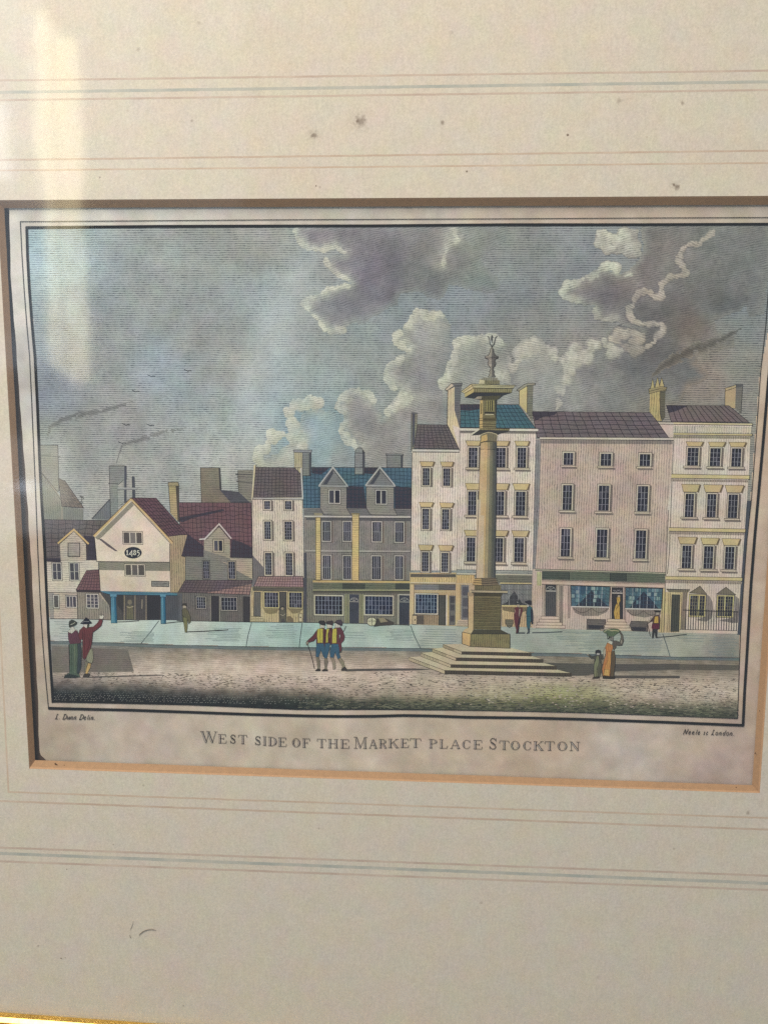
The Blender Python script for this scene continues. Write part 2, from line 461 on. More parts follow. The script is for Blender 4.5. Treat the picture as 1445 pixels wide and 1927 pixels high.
ruled([(-57, 301), (1552, 281.5), (1475, 1563), (-2, 1508)], 3.6, (182, 158, 138))
ruled([(-43, 320.5), (1535, 305), (1460, 1540.5), (16, 1491)], 3.2, (186, 162, 140))

# curly hair lying on the mount
def tube(pts, r, name, m, parent=None):
    v = []; f = []; n = 6
    for j, p in enumerate(pts):
        p = np.array(p); a = np.array(pts[max(0, j-1)]); c = np.array(pts[min(len(pts)-1, j+1)])
        t = (c-a); t /= np.linalg.norm(t); u = np.cross(t, [0, 1, 0]); u /= np.linalg.norm(u); w = np.cross(t, u)
        rr = r*(1 if 0 < j < len(pts)-1 else .3)
        for q in range(n):
            v.append(tuple(p+rr*(u*math.cos(2*math.pi*q/n)+w*math.sin(2*math.pi*q/n))))
    for j in range(len(pts)-1):
        for q in range(n): f.append((j*n+q, j*n+(q+1) % n, (j+1)*n+(q+1) % n, (j+1)*n+q))
    return mesh_obj(name, v, f, m, parent, smooth=True)
hm = simple_mat('hair_brown', (0.16, 0.12, 0.085), 0.4)
hp = []
for q in [(261, 1762), (264, 1758), (269, 1754), (274, 1751.5), (281, 1750), (288, 1750), (294, 1752)]:
    hp.append(U(q[0], q[1], Y_MOUNT-0.0002))
h1 = tube(hp, 0.00011, 'hair', hm); h1['label'] = 'short curved hair lying on the lower left of the mount'; h1['category'] = 'hair'
fb = tube([U(q[0], q[1], Y_MOUNT-0.0002) for q in [(243.5, 1760), (245.5, 1765), (247, 1766)]], 0.00010, 'fibre', hm)
fb['label'] = 'tiny dark fibre just left of the curved hair on the mount'; fb['category'] = 'fibre'
fb2 = tube([U(q[0], q[1], Y_MOUNT-0.0002) for q in [(250.5, 1734), (249.5, 1740), (246, 1748), (245, 1752)]], 0.00007, 'fibre', simple_mat('fibre_grey', (0.32, .28, .22), .6))
fb2['label'] = 'faint grey upright fibre above the tiny dark one on the mount'; fb2['category'] = 'fibre'

# backing board behind the print, seen as the dark gap at the left of the opening
bk = simple_mat('backing_brown', (0.105, 0.058, 0.036), 0.9)
mesh_obj('backing_board', [(BX0, 0.0016, lo), (BX1, 0.0016, lo), (BX1, 0.0016, BZ1), (BX0, 0.0016, BZ1),
                           (BX0, 0.005, lo), (BX1, 0.005, lo), (BX1, 0.005, BZ1), (BX0, 0.005, BZ1)],
         [(0, 1, 2, 3), (7, 6, 5, 4), (0, 4, 5, 1), (1, 5, 6, 2), (2, 6, 7, 3), (3, 7, 4, 0)], bk, frame)

# glass pane
gm = bpy.data.materials.new('picture_glass'); nt = NT(gm)
fr = nt.n('ShaderNodeFresnel', ins={'IOR': 1.5}); geo = nt.n('ShaderNodeNewGeometry')
fac = nt.math('MULTIPLY', nt.math('MULTIPLY', fr.outputs[0], 2.0), nt.math('SUBTRACT', 1.0, geo.outputs['Backfacing']))
tr = nt.n('ShaderNodeBsdfTransparent', ins={0: (0.975, 0.985, 0.975, 1)})
gl = nt.n('ShaderNodeBsdfGlossy', ins={'Color': (1, 1, 1, 1), 'Roughness': 0.055})
vec = pxvec(nt)
bnz = nt.n('ShaderNodeBump', ins={'Strength': 1.0, 'Distance': 1.0, 'Height': nt.math('MULTIPLY', nt.noise(vec, 0.006, 1.0).outputs['Fac'], 0.00006)})
nt.t.links.new(bnz.outputs[0], gl.inputs['Normal'])
ms = nt.n('ShaderNodeMixShader', ins={0: fac, 1: tr.outputs[0], 2: gl.outputs[0]})
nt.n('ShaderNodeOutputMaterial', ins={0: ms.outputs[0]})
def box(x0, y0, z0, x1, y1, z1):
    return [(x0, y0, z0), (x1, y0, z0), (x1, y0, z1), (x0, y0, z1), (x0, y1, z0), (x1, y1, z0), (x1, y1, z1), (x0, y1, z1)], \
           [(0, 1, 2, 3), (5, 4, 7, 6), (0, 4, 5, 1), (3, 2, 6, 7), (0, 3, 7, 4), (1, 5, 6, 2)]
v, f = box(BX0, GLASS_Y, lo, BX1, GLASS_Y+0.002, BZ1)
gp = mesh_obj('glass_pane', v, f, gm, frame, 'clear glass reflecting a pale curtained window at left')

# gilt frame rails: moulded profile swept round, bottom rail runs slightly off level to the mount
gold = simple_mat('gilt', (0.62, 0.40, 0.10), 0.32, 0.9, 0.18, 0.06)
pA = U(0, 1915.0, GLASS_Y-0.002); pB = U(170, 1927.5, GLASS_Y-0.002)
ang = math.atan2(pB[2]-pA[2], pB[0]-pA[0])
def onl(x): return pA[2]+(x-pA[0])*math.tan(ang)
fx0, fx1, fz1 = BX0+0.006, BX1-0.006, BZ1-0.006
inner = [(fx0, onl(fx0)), (fx1, onl(fx1)), (fx1, fz1), (fx0, fz1)]
prof = [(0.0, 0.0018), (0.0, -0.0010), (0.0012, -0.0022), (0.0024, -0.0016), (0.0034, -0.0030), (0.007, -0.0075), (0.011, -0.0125), (0.015, -0.0145), (0.019, -0.0130), (0.021, -0.006), (0.021, 0.010)]
for a in range(4):
    b = (a+1) % 4; P, Q = np.array(inner[a]), np.array(inner[b])
    def outv(i):
        p0 = np.array(inner[(i-1) % 4]); p1 = np.array(inner[i]); p2 = np.array(inner[(i+1) % 4])
        d1 = (p1-p0)/np.linalg.norm(p1-p0); d2 = (p2-p1)/np.linalg.norm(p2-p1)
        n1 = np.array([d1[1], -d1[0]]); n2 = np.array([d2[1], -d2[0]]); s_ = n1+n2
        return s_/(1+n1.dot(n2))
    vv = []; ff = []
    for (c, d) in ((P, outv(a)), (Q, outv(b))):
        for (u, w) in prof:
            q = c+d*u; vv.append((q[0], GLASS_Y+w-0.001, q[1]))
    n = len(prof)
    for j in range(n-1): ff.append((j, j+1, n+j+1, n+j))
    mesh_obj('frame_rail', vv, ff, gold, frame)

# ================================================================= the engraving
PAP = (196, 184, 172)
def paper_fn(X, Y):
    poly = [(16, 380), (18, 430), (20, 520), (26, 600), (35, 720), (45, 860), (58, 1040), (65, 1180), (71, 1300), (74, 1400), (78, 1426), (90, 1445), (800, 1480), (1470, 1520), (1520, 375)]
    m = inpoly(X, Y, poly)
    base = idw(X, Y, [(200, 400, (205, 203, 200)), (700, 400, (196, 190, 184)), (1000, 398, (193, 178, 166)), (1300, 400, (196, 183, 172)), (1440, 400, (190, 178, 166)),
                      (40, 560, (212, 210, 208)), (40, 700, (188, 186, 186)), (60, 900, (214, 208, 200)), (70, 1100, (196, 180, 166)), (80, 1350, (186, 172, 158)),  # bluish-white left margin: glass reflection put into the paper colour
                      (250, 1400, (202, 190, 180)), (500, 1400, (204, 192, 178)), (800, 1440, (200, 184, 168)), (700, 1380, (206, 192, 178)), (1000, 1400, (202, 184, 168)),
                      (1200, 1430, (208, 196, 188)), (1350, 1450, (194, 174, 166)), (1300, 1380, (204, 188, 174)), (1430, 1100, (204, 184, 168)), (1440, 800, (208, 190, 174)), (1415, 1300, (200, 180, 166))])
    n = fbm(X, Y, 60, 3)[..., None]*np.array([10, 14, 16]); n2 = fbm(X, Y, 14, 8)[..., None]*9
    # foxing wash near top edge: pinkish band outside border
    return m, base*np.array([1, .985, .955])+n*1.8+n2*1.8
def paper_sheet():
    ys = np.linspace(379, 1512, 190)
    lx = np.interp(ys, [380, 392, 430, 520, 600, 720, 860, 1040, 1180, 1300, 1400, 1415, 1425, 1431, 1512], [16, 17, 18, 20, 26, 35, 45, 58, 65, 71, 74, 75, 79, 90, 90])
    lx = lx+fbm(ys, ys*0+3, 40, 4, 2)*2.5
    us = np.linspace(0, 1, 240); X = lx[:, None]+(1512-lx[:, None])*us[None, :]; Y = np.repeat(ys[:, None], 240, 1)
    rgb = paper_fn(X, Y)[1]
    P = UN(X, Y, 0.0).reshape(-1, 3)
    idx = np.arange(190*240).reshape(190, 240)
    F = np.stack([idx[:-1, :-1], idx[1:, :-1], idx[1:, 1:], idx[:-1, 1:]], -1).reshape(-1, 4)
    me = bpy.data.meshes.new('paper_sheet'); me.from_pydata(P.tolist(), [], F.tolist())
    c = np.maximum(0.003, (linn(np.clip(rgb.reshape(-1, 3), 0, 255))-VEIL)/np.array(GAIN))
    ca = me.color_attributes.new('Wash', 'FLOAT_COLOR', 'POINT'); ca.data.foreach_set('color', np.concatenate([c, np.ones((len(c), 1))], 1).astype(np.float32).ravel())
    me.materials.append(art_attr('old_paper', grain=.11, spots=.10)); me.update()
    return link(bpy.data.objects.new('paper_sheet', me), eng)
paper_sheet()

IMG = [(50, 427), (500, 425), (960, 421), (1462, 420.5), (1447, 620), (1431, 700), (1412, 960), (1405, 1014), (1393, 1197), (1387.5, 1352.5),
       (1100, 1342), (860, 1337), (560, 1336), (360, 1327), (99, 1322), (91, 1180), (85, 1050), (75, 860), (66, 671), (56, 543)]
# ---- sky
SKY = [(300, 470, (152, 158, 156)), (100, 480, (158, 176, 180)), (480, 470, (150, 154, 152)), (220, 600, (150, 155, 154)), (400, 620, (150, 153, 150)), (300, 700, (152, 160, 162)),
       (90, 740, (142, 148, 156)), (100, 830, (158, 160, 152)), (220, 800, (154, 154, 152)), (250, 900, (168, 168, 162)), (440, 700, (158, 160, 154)), (430, 800, (166, 170, 163)), (420, 870, (174, 174, 166)),
       (560, 720, (155, 165, 163)), (600, 620, (152, 157, 155)), (700, 660, (145, 152, 150)), (800, 570, (140, 145, 143)), (950, 560, (142, 146, 146)), (1010, 480, (140, 144, 142)), (1000, 620, (143, 143, 138)),
       (1100, 640, (145, 143, 137)), (1050, 520, (140, 143, 142)), (1350, 850, (150, 145, 132)), (1400, 700, (148, 146, 136)), (1380, 780, (152, 146, 134)), (1425, 600, (136, 140, 136)), (1330, 720, (150, 138, 124)), (1400, 900, (150, 146, 134)),
       (580, 800, (140, 160, 165)), (480, 560, (155, 162, 160))]
def sky_fn(X, Y):
    m = inpoly(X, Y, IMG) & (Y < 1110)
    c = idw(X, Y, SKY)
    c = c+fbm(X, Y, 70, 5)[..., None]*np.array([12, 10, 13])+fbm(X, Y, 190, 9)[..., None]*np.array([-8, 2, 16])
    return m, c
patch('printed_sky', 2, (45, 418, 1464, 1110), 2.6, sky_fn, art_attr('sky_wash', (0, 4.05, 0.62, 0.45, 1.6)), eng, None, SKYG)
# ---- smoke streaks
def smoke(pts, w, dark, lv, label=None, seed=1):
    P = dense(pts, 3); n = len(P)
    xs = [p[0] for p in P]; ys = [p[1] for p in P]
    def fn(X, Y):
        best = np.full(X.shape, 9.0)
        Xw = X+fbm(X, Y, 9, seed)*7; Yw = Y+fbm(X, Y, 9, seed+7)*6
        for j, (x, y) in enumerate(P):
            t = j/(n-1); r = w*(.22+math.sin(math.pi*min(1, t*1.05))**.8)/2
            best = np.minimum(best, np.hypot((Xw-x)*.8, Yw-y)/r)
        m = (best < 1) & (fbm(X*.5, Y, 5, seed+3, 2) > -.30+best*.12)
        c = idw(X, Y, SKY)*(dark+(1-dark)*np.clip(best, 0, 1)[..., None]**2)+fbm(X, Y, 6, seed+9)[..., None]*14
        return m, c
    patch('printed_smoke', lv, (min(xs)-16, min(ys)-16, max(xs)+16, max(ys)+16), 1.4, fn, art_attr('smoke_wash', (22, 4.2, .35, .5, 3)), eng, label, SKYG)
smoke(Z('S1', [(262, 1330), (270, 1285), (330, 1245), (430, 1215), (520, 1200), (610, 1180), (700, 1150), (745, 1132)]), 12, .80, 3, 'dark smoke trailing from the far left chimney')
smoke(Z('S1', [(655, 1440), (660, 1385), (720, 1360), (800, 1340), (880, 1310), (960, 1300), (1050, 1272)]), 10, .80, 3, 'dark smoke trailing from the chimney behind the 1485 house', 5)
for (bx, by) in ((1020, 973), (822, 1003), (737, 1086), (684, 1268), (816, 1270), (663, 1367)):
    b = Art('printed_bird', 9, eng)
    b.line(Z('S1', [(bx-20, by-6), (bx-6, by), (bx+2, by+4), (bx+10, by), (bx+22, by+2)]), 1.1, (70, 72, 76), 0)
    b.done()

# ---- clouds
CREAMC = np.array([190, 191, 176.])
def pdist(X, Y, poly):
    d = np.full(X.shape, 1e9)
    for i in range(len(poly)):
        x1, y1 = poly[i]; x2, y2 = poly[(i+1) % len(poly)]
        L = (x2-x1)**2+(y2-y1)**2+1e-9
        t = np.clip(((X-x1)*(x2-x1)+(Y-y1)*(y2-y1))/L, 0, 1)
        d = np.minimum(d, np.hypot(X-x1-t*(x2-x1), Y-y1-t*(y2-y1)))
    return d
def cloud(name, lv, body, rims, grey, cream=CREAMC, step=1.5, seed=1, ang=12, label=None, rr=6.0, greyfn=None, glow_a=.55, glow_w=9.0, fade=16.0):
    rng = random.Random(seed)
    blobs = []
    for r in rims:
        rad = rr
        pts = r
        if isinstance(r[0], (int, float)): rad = r[0]; pts = r[1:]
        dd = dense(list(pts), rad*0.36)
        ph = rng.uniform(0, 6)
        for j, (x, y) in enumerate(dd):
            e = min(1.0, .45+min(j, len(dd)-1-j)/4)
            mod = (1.02+.30*math.sin(ph+j*.27)+.12*math.sin(j*.8))*e
            blobs.append((x+rng.uniform(-.38, .38)*rad, y+rng.uniform(-.38, .38)*rad, rad*rng.uniform(.62, 1.12)*mod))
    xs = [p[0] for p in body]+[b[0] for b in blobs]; ys = [p[1] for p in body]+[b[1] for b in blobs]
    bb = (min(xs)-14, max(424, min(ys)-14), max(xs)+14, max(ys)+14)
    g = np.array(grey, float)
    def fn(X, Y):
        Xw = X+fbm(X, Y, 18, seed)*12+fbm(X, Y, 5, seed+3)*4; Yw = Y+fbm(X, Y, 18, seed+40)*12+fbm(X, Y, 5, seed+60)*4
        ins = inpoly(Xw, Yw, body) if body else np.zeros(X.shape, bool)
        best = np.full(X.shape, 9.0); glow = np.full(X.shape, 1e9); tone = np.zeros(X.shape)
        for (x, y, r) in blobs:
            d = np.hypot(X-x+(Xw-X)*.30, Y-y+(Yw-Y)*.30)
            q = d/r
            tone = np.where(q < best, (Y-y)/r*.5+(X-x)/r*.35, tone)
            best = np.minimum(best, q); glow = np.minimum(glow, d-r)
        mask = ((best < (1.0 if body else 1.3)) | ins) & inpoly(X, Y, IMG)
        c = (greyfn(X, Y) if greyfn else np.ones(X.shape+(3,))*g)
        lump = np.abs(fbm(X+fbm(X, Y, 20, seed+2)*25, Y, 34, seed+5))
        c = c+(fbm(X, Y, 60, seed+6)*20+(lump-.10)*34)[..., None]*np.array([1, .98, .94])+fbm(X, Y, 8, seed+8)[..., None]*12
        if body:
            sk = idw(X, Y, SKY)
            f = np.clip(pdist(Xw, Yw, body)/fade, .0, 1)[..., None]
            c = sk*(1-f)*.97+c*f if fade > 0 else c
        t = np.clip(np.exp(-np.maximum(glow, 0)/glow_w), 0, 1)*np.clip(.8+fbm(X, Y, 14, seed+9)*1.6, 0, 1.1)*glow_a
        bb_ = best+fbm(X, Y, 6, seed+21)*.35
        k_ = np.clip((1.18-bb_)/.55, 0, 1); k_ = k_*k_*(3-2*k_)
        t = np.maximum(t, k_*np.clip(.84+fbm(X, Y, 30, seed+15)*1.3, .3, 1))
        cr = cream+fbm(X, Y, 11, seed+11)[..., None]*34+fbm(X, Y, 5, seed+13)[..., None]*20-(np.clip(tone, -.6, .9)*20)[..., None]
        cr = cr-(np.clip((best-.80)/.20, 0, 1)*(best < 1)*16)[..., None]
        return mask, c*(1-t[..., None])+cr*t[..., None]
    return patch(name, lv, bb, step, fn, art_attr('cloud_wash_%d' % seed, (ang, 3.9, 0.40, 0.5, 5.0)), eng, label, SKYG*np.array([.98, .99, 1.0]))

body1 = Z('S2', [(205, 60), (225, 140), (290, 190), (380, 205), (440, 190), (490, 220), (385, 245), (400, 290), (440, 340), (525, 372), (440, 400), (350, 445), (280, 460), (265, 495), (300, 550), (350, 600), (400, 640), (480, 640), (510, 605),
                 (600, 600), (660, 560), (720, 530), (780, 500), (800, 440), (860, 430), (930, 460), (1000, 480), (1040, 440), (1060, 395), (1180, 420), (1290, 440), (1335, 405), (1300, 310), (1240, 265), (1290, 200), (1360, 150), (1370, 60)])
cloud('printed_cloud', 4, body1, [[5] + Z('S2', [(210, 85), (222, 125), (245, 160), (290, 190), (345, 200), (385, 200), (430, 185), (488, 215)]),
      [4.5] + Z('S2', [(378, 240), (392, 280), (430, 325), (470, 345), (515, 370)]), [5] + Z('S2', [(515, 395), (450, 400), (400, 415), (360, 440)]),
      [7] + Z('S2', [(330, 460), (290, 465), (275, 490), (290, 530)]), [5] + Z('S2', [(310, 550), (345, 580)]), [7] + Z('S2', [(350, 600), (380, 635), (430, 650), (490, 640)]),
      [5] + Z('S2', [(1075, 85), (1085, 115), (1105, 150), (1060, 165), (1040, 200), (1030, 240), (1025, 285)])],
      (128, 125, 130), seed=11, ang=-14, label='large dark mauve grey cloud at the top centre of the sky',
      greyfn=lambda X, Y: idw(X, Y, [(600, 460, (132, 128, 132)), (700, 520, (122, 118, 126)), (650, 580, (126, 126, 130)), (830, 480, (134, 132, 130)), (900, 470, (138, 142, 136)), (900, 540, (128, 136, 132)), (800, 540, (118, 120, 120))]))
body2 = Z('S2', [(850, 540), (1010, 545), (1075, 605), (1055, 710), (1080, 760), (1040, 830), (1015, 920), (1050, 960), (1060, 1190), (870, 1150), (850, 1430), (600, 1430), (540, 1290), (470, 1180), (480, 1090), (440, 1050), (490, 980), (590, 965),
                 (650, 1010), (690, 1110), (750, 1020), (780, 970), (720, 920), (700, 860), (780, 790), (840, 740), (745, 690), (795, 640)])
cloud('printed_cloud', 5, body2, [[9] + Z('S2', [(1030, 570), (1000, 550), (940, 560), (880, 535), (865, 560), (845, 600), (815, 625)]), [9] + Z('S2', [(800, 650), (765, 670), (760, 700), (800, 725), (835, 750)]),
      [8] + Z('S2', [(800, 790), (770, 810), (730, 840), (705, 870), (725, 920), (760, 955)]), [9] + Z('S2', [(790, 990), (830, 1015), (800, 1040), (740, 1070), (715, 1100)]),
      [6] + Z('S2', [(655, 1030), (620, 985), (560, 965), (500, 985), (460, 1020), (445, 1060), (475, 1090)]), [7] + Z('S2', [(480, 1140), (465, 1180), (490, 1220), (535, 1260), (580, 1300)])],
      (148, 146, 142), seed=23, ang=10, glow_a=.7, glow_w=14, label='tall billowing cloud left of the monument', greyfn=lambda X, Y: idw(X, Y, [(820, 620, (156, 157, 154)), (790, 700, (142, 142, 142)), (800, 790, (148, 146, 143)), (680, 760, (142, 140, 140)), (670, 800, (136, 134, 134)), (720, 850, (152, 150, 146)), (830, 850, (150, 148, 144))]))
body3 = Z('S2', [(240, 1110), (330, 1060), (440, 1090), (470, 1180), (540, 1290), (560, 1400), (200, 1420), (0, 1400), (60, 1330), (150, 1280), (250, 1230)])
cloud('printed_cloud', 4.5, body3, [[10] + Z('S2', [(365, 1050), (325, 1035), (270, 1045), (215, 1035), (180, 1070), (195, 1110), (210, 1160), (225, 1210), (260, 1250)]),
      [12] + Z('S2', [(145, 1205), (100, 1215), (75, 1260), (40, 1290), (10, 1330), (30, 1370)]), [9] + Z('S2', [(180, 1220), (230, 1245), (280, 1275)])],
      (155, 172, 175), seed=31, ang=-8, glow_a=.7, glow_w=14, label='small pale cloud low in the sky above the tall cream house', greyfn=lambda X, Y: idw(X, Y, [(580, 790, (150, 170, 176)), (600, 850, (146, 166, 172)), (530, 860, (182, 184, 172)), (640, 870, (150, 156, 154)), (510, 840, (180, 184, 172))]))
body4 = Z('S2', [(1075, 720), (1110, 690), (1170, 672), (1260, 678), (1340, 700), (1385, 760), (1400, 830), (1470, 800), (1470, 1150), (1050, 1190), (1010, 960), (1030, 860), (1070, 800)])
cloud('printed_cloud', 6, body4, [[8] + Z('S2', [(1080, 730), (1110, 695), (1165, 680), (1230, 680), (1290, 690), (1340, 720)]), [7] + Z('S2', [(1075, 760), (1085, 800), (1050, 840), (1055, 880), (1020, 930), (1030, 960)]),
      [7] + Z('S2', [(1310, 870), (1340, 900), (1380, 860), (1420, 830), (1445, 780)])],
      (148, 150, 144), seed=43, ang=12, glow_a=.7, glow_w=14, label='rounded cloud behind the top of the monument')
bodyD = Z('S3', [(740, 190), (1460, 150), (1435, 690), (1350, 705), (1310, 655), (1230, 710), (1150, 725), (1160, 790), (1250, 800), (1260, 870), (1060, 920), (1040, 970), (1125, 1015), (1110, 1060), (1010, 1090), (960, 1180), (870, 1215), (780, 1270), (120, 1270),
                 (60, 1120), (0, 1080), (0, 960), (60, 890), (130, 855), (230, 870), (270, 940), (320, 870), (440, 900), (560, 780), (740, 790), (620, 740), (500, 700), (460, 640), (340, 630), (280, 570), (340, 520), (480, 430), (620, 460), (700, 400), (740, 340)])
DK = [(1060, 620, (140, 136, 134)), (1130, 560, (122, 118, 120)), (1210, 590, (114, 112, 112)), (1250, 460, (128, 124, 120)), (1350, 450, (126, 128, 124)), (1400, 520, (120, 122, 120)), (1350, 560, (114, 114, 112)), (1240, 660, (112, 110, 108)),
      (1300, 620, (124, 116, 108)), (1200, 700, (120, 120, 120)), (1120, 710, (138, 137, 135)), (1030, 720, (158, 160, 156)), (1020, 680, (164, 163, 156)), (1150, 750, (134, 134, 131)), (1080, 745, (146, 146, 142)), (1300, 700, (118, 118, 116)), (1220, 770, (130, 128, 120)), (1180, 520, (128, 120, 118)), (980, 700, (162, 162, 156)), (1370, 580, (112, 114, 114))]
cloud('printed_cloud', 7, bodyD, [[9] + Z('S3', [(490, 235), (500, 280), (530, 310), (580, 330), (620, 340), (680, 340), (720, 330)]), [14] + Z('S3', [(520, 240), (590, 270), (640, 300), (690, 310), (640, 250), (700, 230)]),
      [8] + Z('S3', [(610, 450), (590, 425), (545, 420), (505, 440), (480, 475), (440, 485)]), [8] + Z('S3', [(410, 495), (370, 510), (320, 530), (295, 550), (300, 590), (340, 610), (390, 620)]),
      [5] + Z('S3', [(465, 660), (485, 700), (530, 720), (590, 718)]), [3.5] + Z('S3', [(645, 475), (685, 460)])],
      (124, 122, 120), seed=57, ang=-10, label='great dark storm cloud filling the upper right of the sky', greyfn=lambda X, Y: idw(X, Y, DK))
cloud('printed_cloud', 8, [], [[6] + Z('S3', [(1138, 230), (1105, 250), (1080, 275), (1060, 300), (1030, 300)]), [6] + Z('S3', [(1030, 290), (1000, 298), (975, 315), (950, 345), (945, 380), (965, 415), (975, 445), (1000, 458), (950, 468)]),
      [5.5] + Z('S3', [(950, 468), (905, 475), (870, 500), (845, 525), (845, 560), (855, 590), (825, 592), (800, 585)]), [6] + Z('S3', [(800, 580), (785, 565), (750, 555), (715, 570), (700, 600), (690, 630), (665, 650), (662, 690), (690, 725), (730, 742), (770, 742)]),
      [5.5] + Z('S3', [(770, 742), (820, 740), (860, 745), (855, 790), (820, 815), (800, 850), (755, 880)]),
      [9] + Z('S3', [(740, 890), (700, 900), (660, 870), (620, 880), (580, 830), (600, 800), (650, 790), (700, 800), (750, 810), (720, 850), (680, 840)])],
      (124, 122, 120), cream=np.array([176, 168, 155.]), seed=71, ang=15, greyfn=lambda X, Y: idw(X, Y, DK), glow_a=0, label='winding cream edge of lit cloud across the dark storm cloud')
cloud('printed_cloud', 8.6, [], [[12] + Z('S3', [(450, 900), (470, 860), (520, 850), (550, 870), (570, 900), (620, 890)]), [12] + Z('S3', [(350, 880), (385, 880), (330, 910), (410, 915), (440, 930), (350, 945), (300, 945)]),
      [9] + Z('S3', [(310, 970), (335, 1000), (325, 1040), (300, 1075), (280, 1110), (290, 1140)]), [6] + Z('S3', [(255, 1160), (275, 1190), (260, 1215)]), [11] + Z('S3', [(50, 920), (75, 885), (130, 870), (190, 880), (235, 905), (265, 940)]), [8]+Z('S3', [(0, 1000), (30, 970), (60, 940)])],
      (150, 150, 146), cream=np.array([186, 184, 170.]), seed=83, ang=8, greyfn=lambda X, Y: idw(X, Y, DK), glow_a=0.3, label='row of cream billows above the teal and purple roofs')
smoke(Z('S3', [(795, 1045), (830, 1000), (900, 950), (1000, 900), (1100, 860), (1190, 825), (1290, 770)]), 20, .70, 9.3, 'dark smoke drifting right from the tall chimney pots', 9)

# ---- road
ROAD = []
def row(y, lst): ROAD.append((y, [a_ for a_, b_ in lst], np.array([b_ for a_, b_ in lst], float)))
row(1214, [(110, (122, 122, 116)), (400, (118, 114, 106)), (700, (126, 124, 114)), (1100, (112, 110, 98)), (1380, (122, 118, 106))])
row(1232, [(110, (120, 116, 110)), (300, (150, 136, 120)), (450, (158, 142, 126)), (700, (150, 136, 120)), (900, (140, 128, 112)), (1100, (130, 120, 102)), (1380, (130, 120, 104))])
row(1252, [(120, (125, 118, 112)), (300, (170, 156, 140)), (450, (186, 168, 152)), (700, (182, 162, 146)), (1100, (112, 106, 94)), (1380, (138, 126, 110))])
row(1272, [(120, (160, 146, 134)), (300, (184, 168, 154)), (500, (186, 168, 152)), (700, (182, 164, 148)), (900, (176, 160, 142)), (1100, (178, 160, 142)), (1250, (176, 158, 138)), (1380, (172, 156, 138))])
row(1290, [(120, (110, 102, 96)), (250, (130, 120, 110)), (400, (160, 145, 132)), (600, (172, 154, 140)), (800, (170, 152, 136)), (950, (172, 158, 132)), (1060, (148, 146, 104)), (1180, (178, 162, 144)), (1300, (184, 168, 150)), (1380, (178, 164, 148))])
row(1304, [(120, (50, 54, 54)), (250, (56, 58, 56)), (400, (84, 78, 72)), (560, (116, 106, 92)), (700, (148, 134, 116)), (900, (158, 146, 118)), (1040, (142, 142, 96)), (1110, (150, 146, 104)), (1200, (170, 154, 136)), (1380, (166, 152, 134))])
row(1316, [(120, (33, 37, 42)), (300, (36, 40, 44)), (450, (44, 48, 48)), (600, (66, 70, 58)), (750, (92, 92, 70)), (900, (110, 110, 78)), (1050, (114, 116, 80)), (1200, (126, 120, 96)), (1380, (132, 124, 106))])
row(1332, [(200, (34, 39, 42)), (450, (36, 41, 43)), (600, (42, 48, 46)), (750, (54, 60, 50)), (900, (72, 78, 62)), (1050, (82, 88, 66)), (1200, (84, 90, 70)), (1380, (90, 92, 76))])
row(1348, [(900, (50, 56, 54)), (1200, (72, 78, 68)), (1380, (66, 72, 66))])
KERB = [(94, 1207), (238, 1211), (320, 1214.4), (464, 1217.5), (563, 1219), (680, 1219.5), (791, 1220.6), (1000, 1229), (1100, 1231), (1279, 1237), (1391, 1238)]
road_poly = KERB+[(1393, 1245), (1387.5, 1352.5), (1100, 1342), (860, 1337), (560, 1336), (360, 1327), (99, 1322), (94, 1210)]
def road_fn(X, Y):
    m = inpoly(X, Y, road_poly)
    SC_ = 1.13
    Yt = Y-(X-240)*.010+fbm(X, Y, 60, 77)*10+fbm(X, Y, 12, 78)*7
    rows = [np.stack([np.interp(X, xs, cc[:, q]) for q in range(3)], -1) for (y, xs, cc) in ROAD]
    ys = [r[0] for r in ROAD]; c = rows[0].copy()
    for q in range(1, len(ys)):
        t = np.clip((Yt-ys[q-1])/(ys[q]-ys[q-1]), 0, 1)[..., None]; c = c*(1-t)+rows[q]*t
    lit = c.mean(-1, keepdims=True)
    c = c*(1+.13*np.clip((lit-70)/60, 0, 1))
    c = c*.82+c.mean(-1, keepdims=True)*np.array([1.05, 1.0, .93])*.18
    n = fbm(X, Y*2.6, 14, 21)[..., None]*(26+lit*.10)+fbm(X, Y*2.2, 40, 29)[..., None]*np.array([20, 17, 16])
    return m, c+n
road = patch('printed_road', 10, (88, 1203, 1395, 1356), 1.7, road_fn, art_attr('road_wash', (1.5, 4.2, .30, .42, 3.5), grain=.14), eng, 'pinkish earth road with a nearly black foreground at left and green weeds at right')
eg = Art('printed_foreground_edge', 9.9, eng)
for (p0, p1, c) in (((99, 1322), (360, 1327), (33, 37, 42)), ((360, 1327), (560, 1336), (38, 43, 45)), ((560, 1336), (860, 1337), (62, 68, 56)), ((860, 1337), (1100, 1342), (78, 84, 66)), ((1100, 1342), (1387.5, 1352.5), (84, 88, 76))):
    eg.poly([(p0[0], p0[1]-8), (p1[0], p1[1]-8), p1, p0], art(c), 0)
eg.done()
dk = Art('printed_cobbles', 10.3, eng)
rng = random.Random(5)
md = [art((104, 92, 80)), art((84, 76, 70)), art((128, 114, 98))]
def inside_road(x, y):
    return True
kk = 0
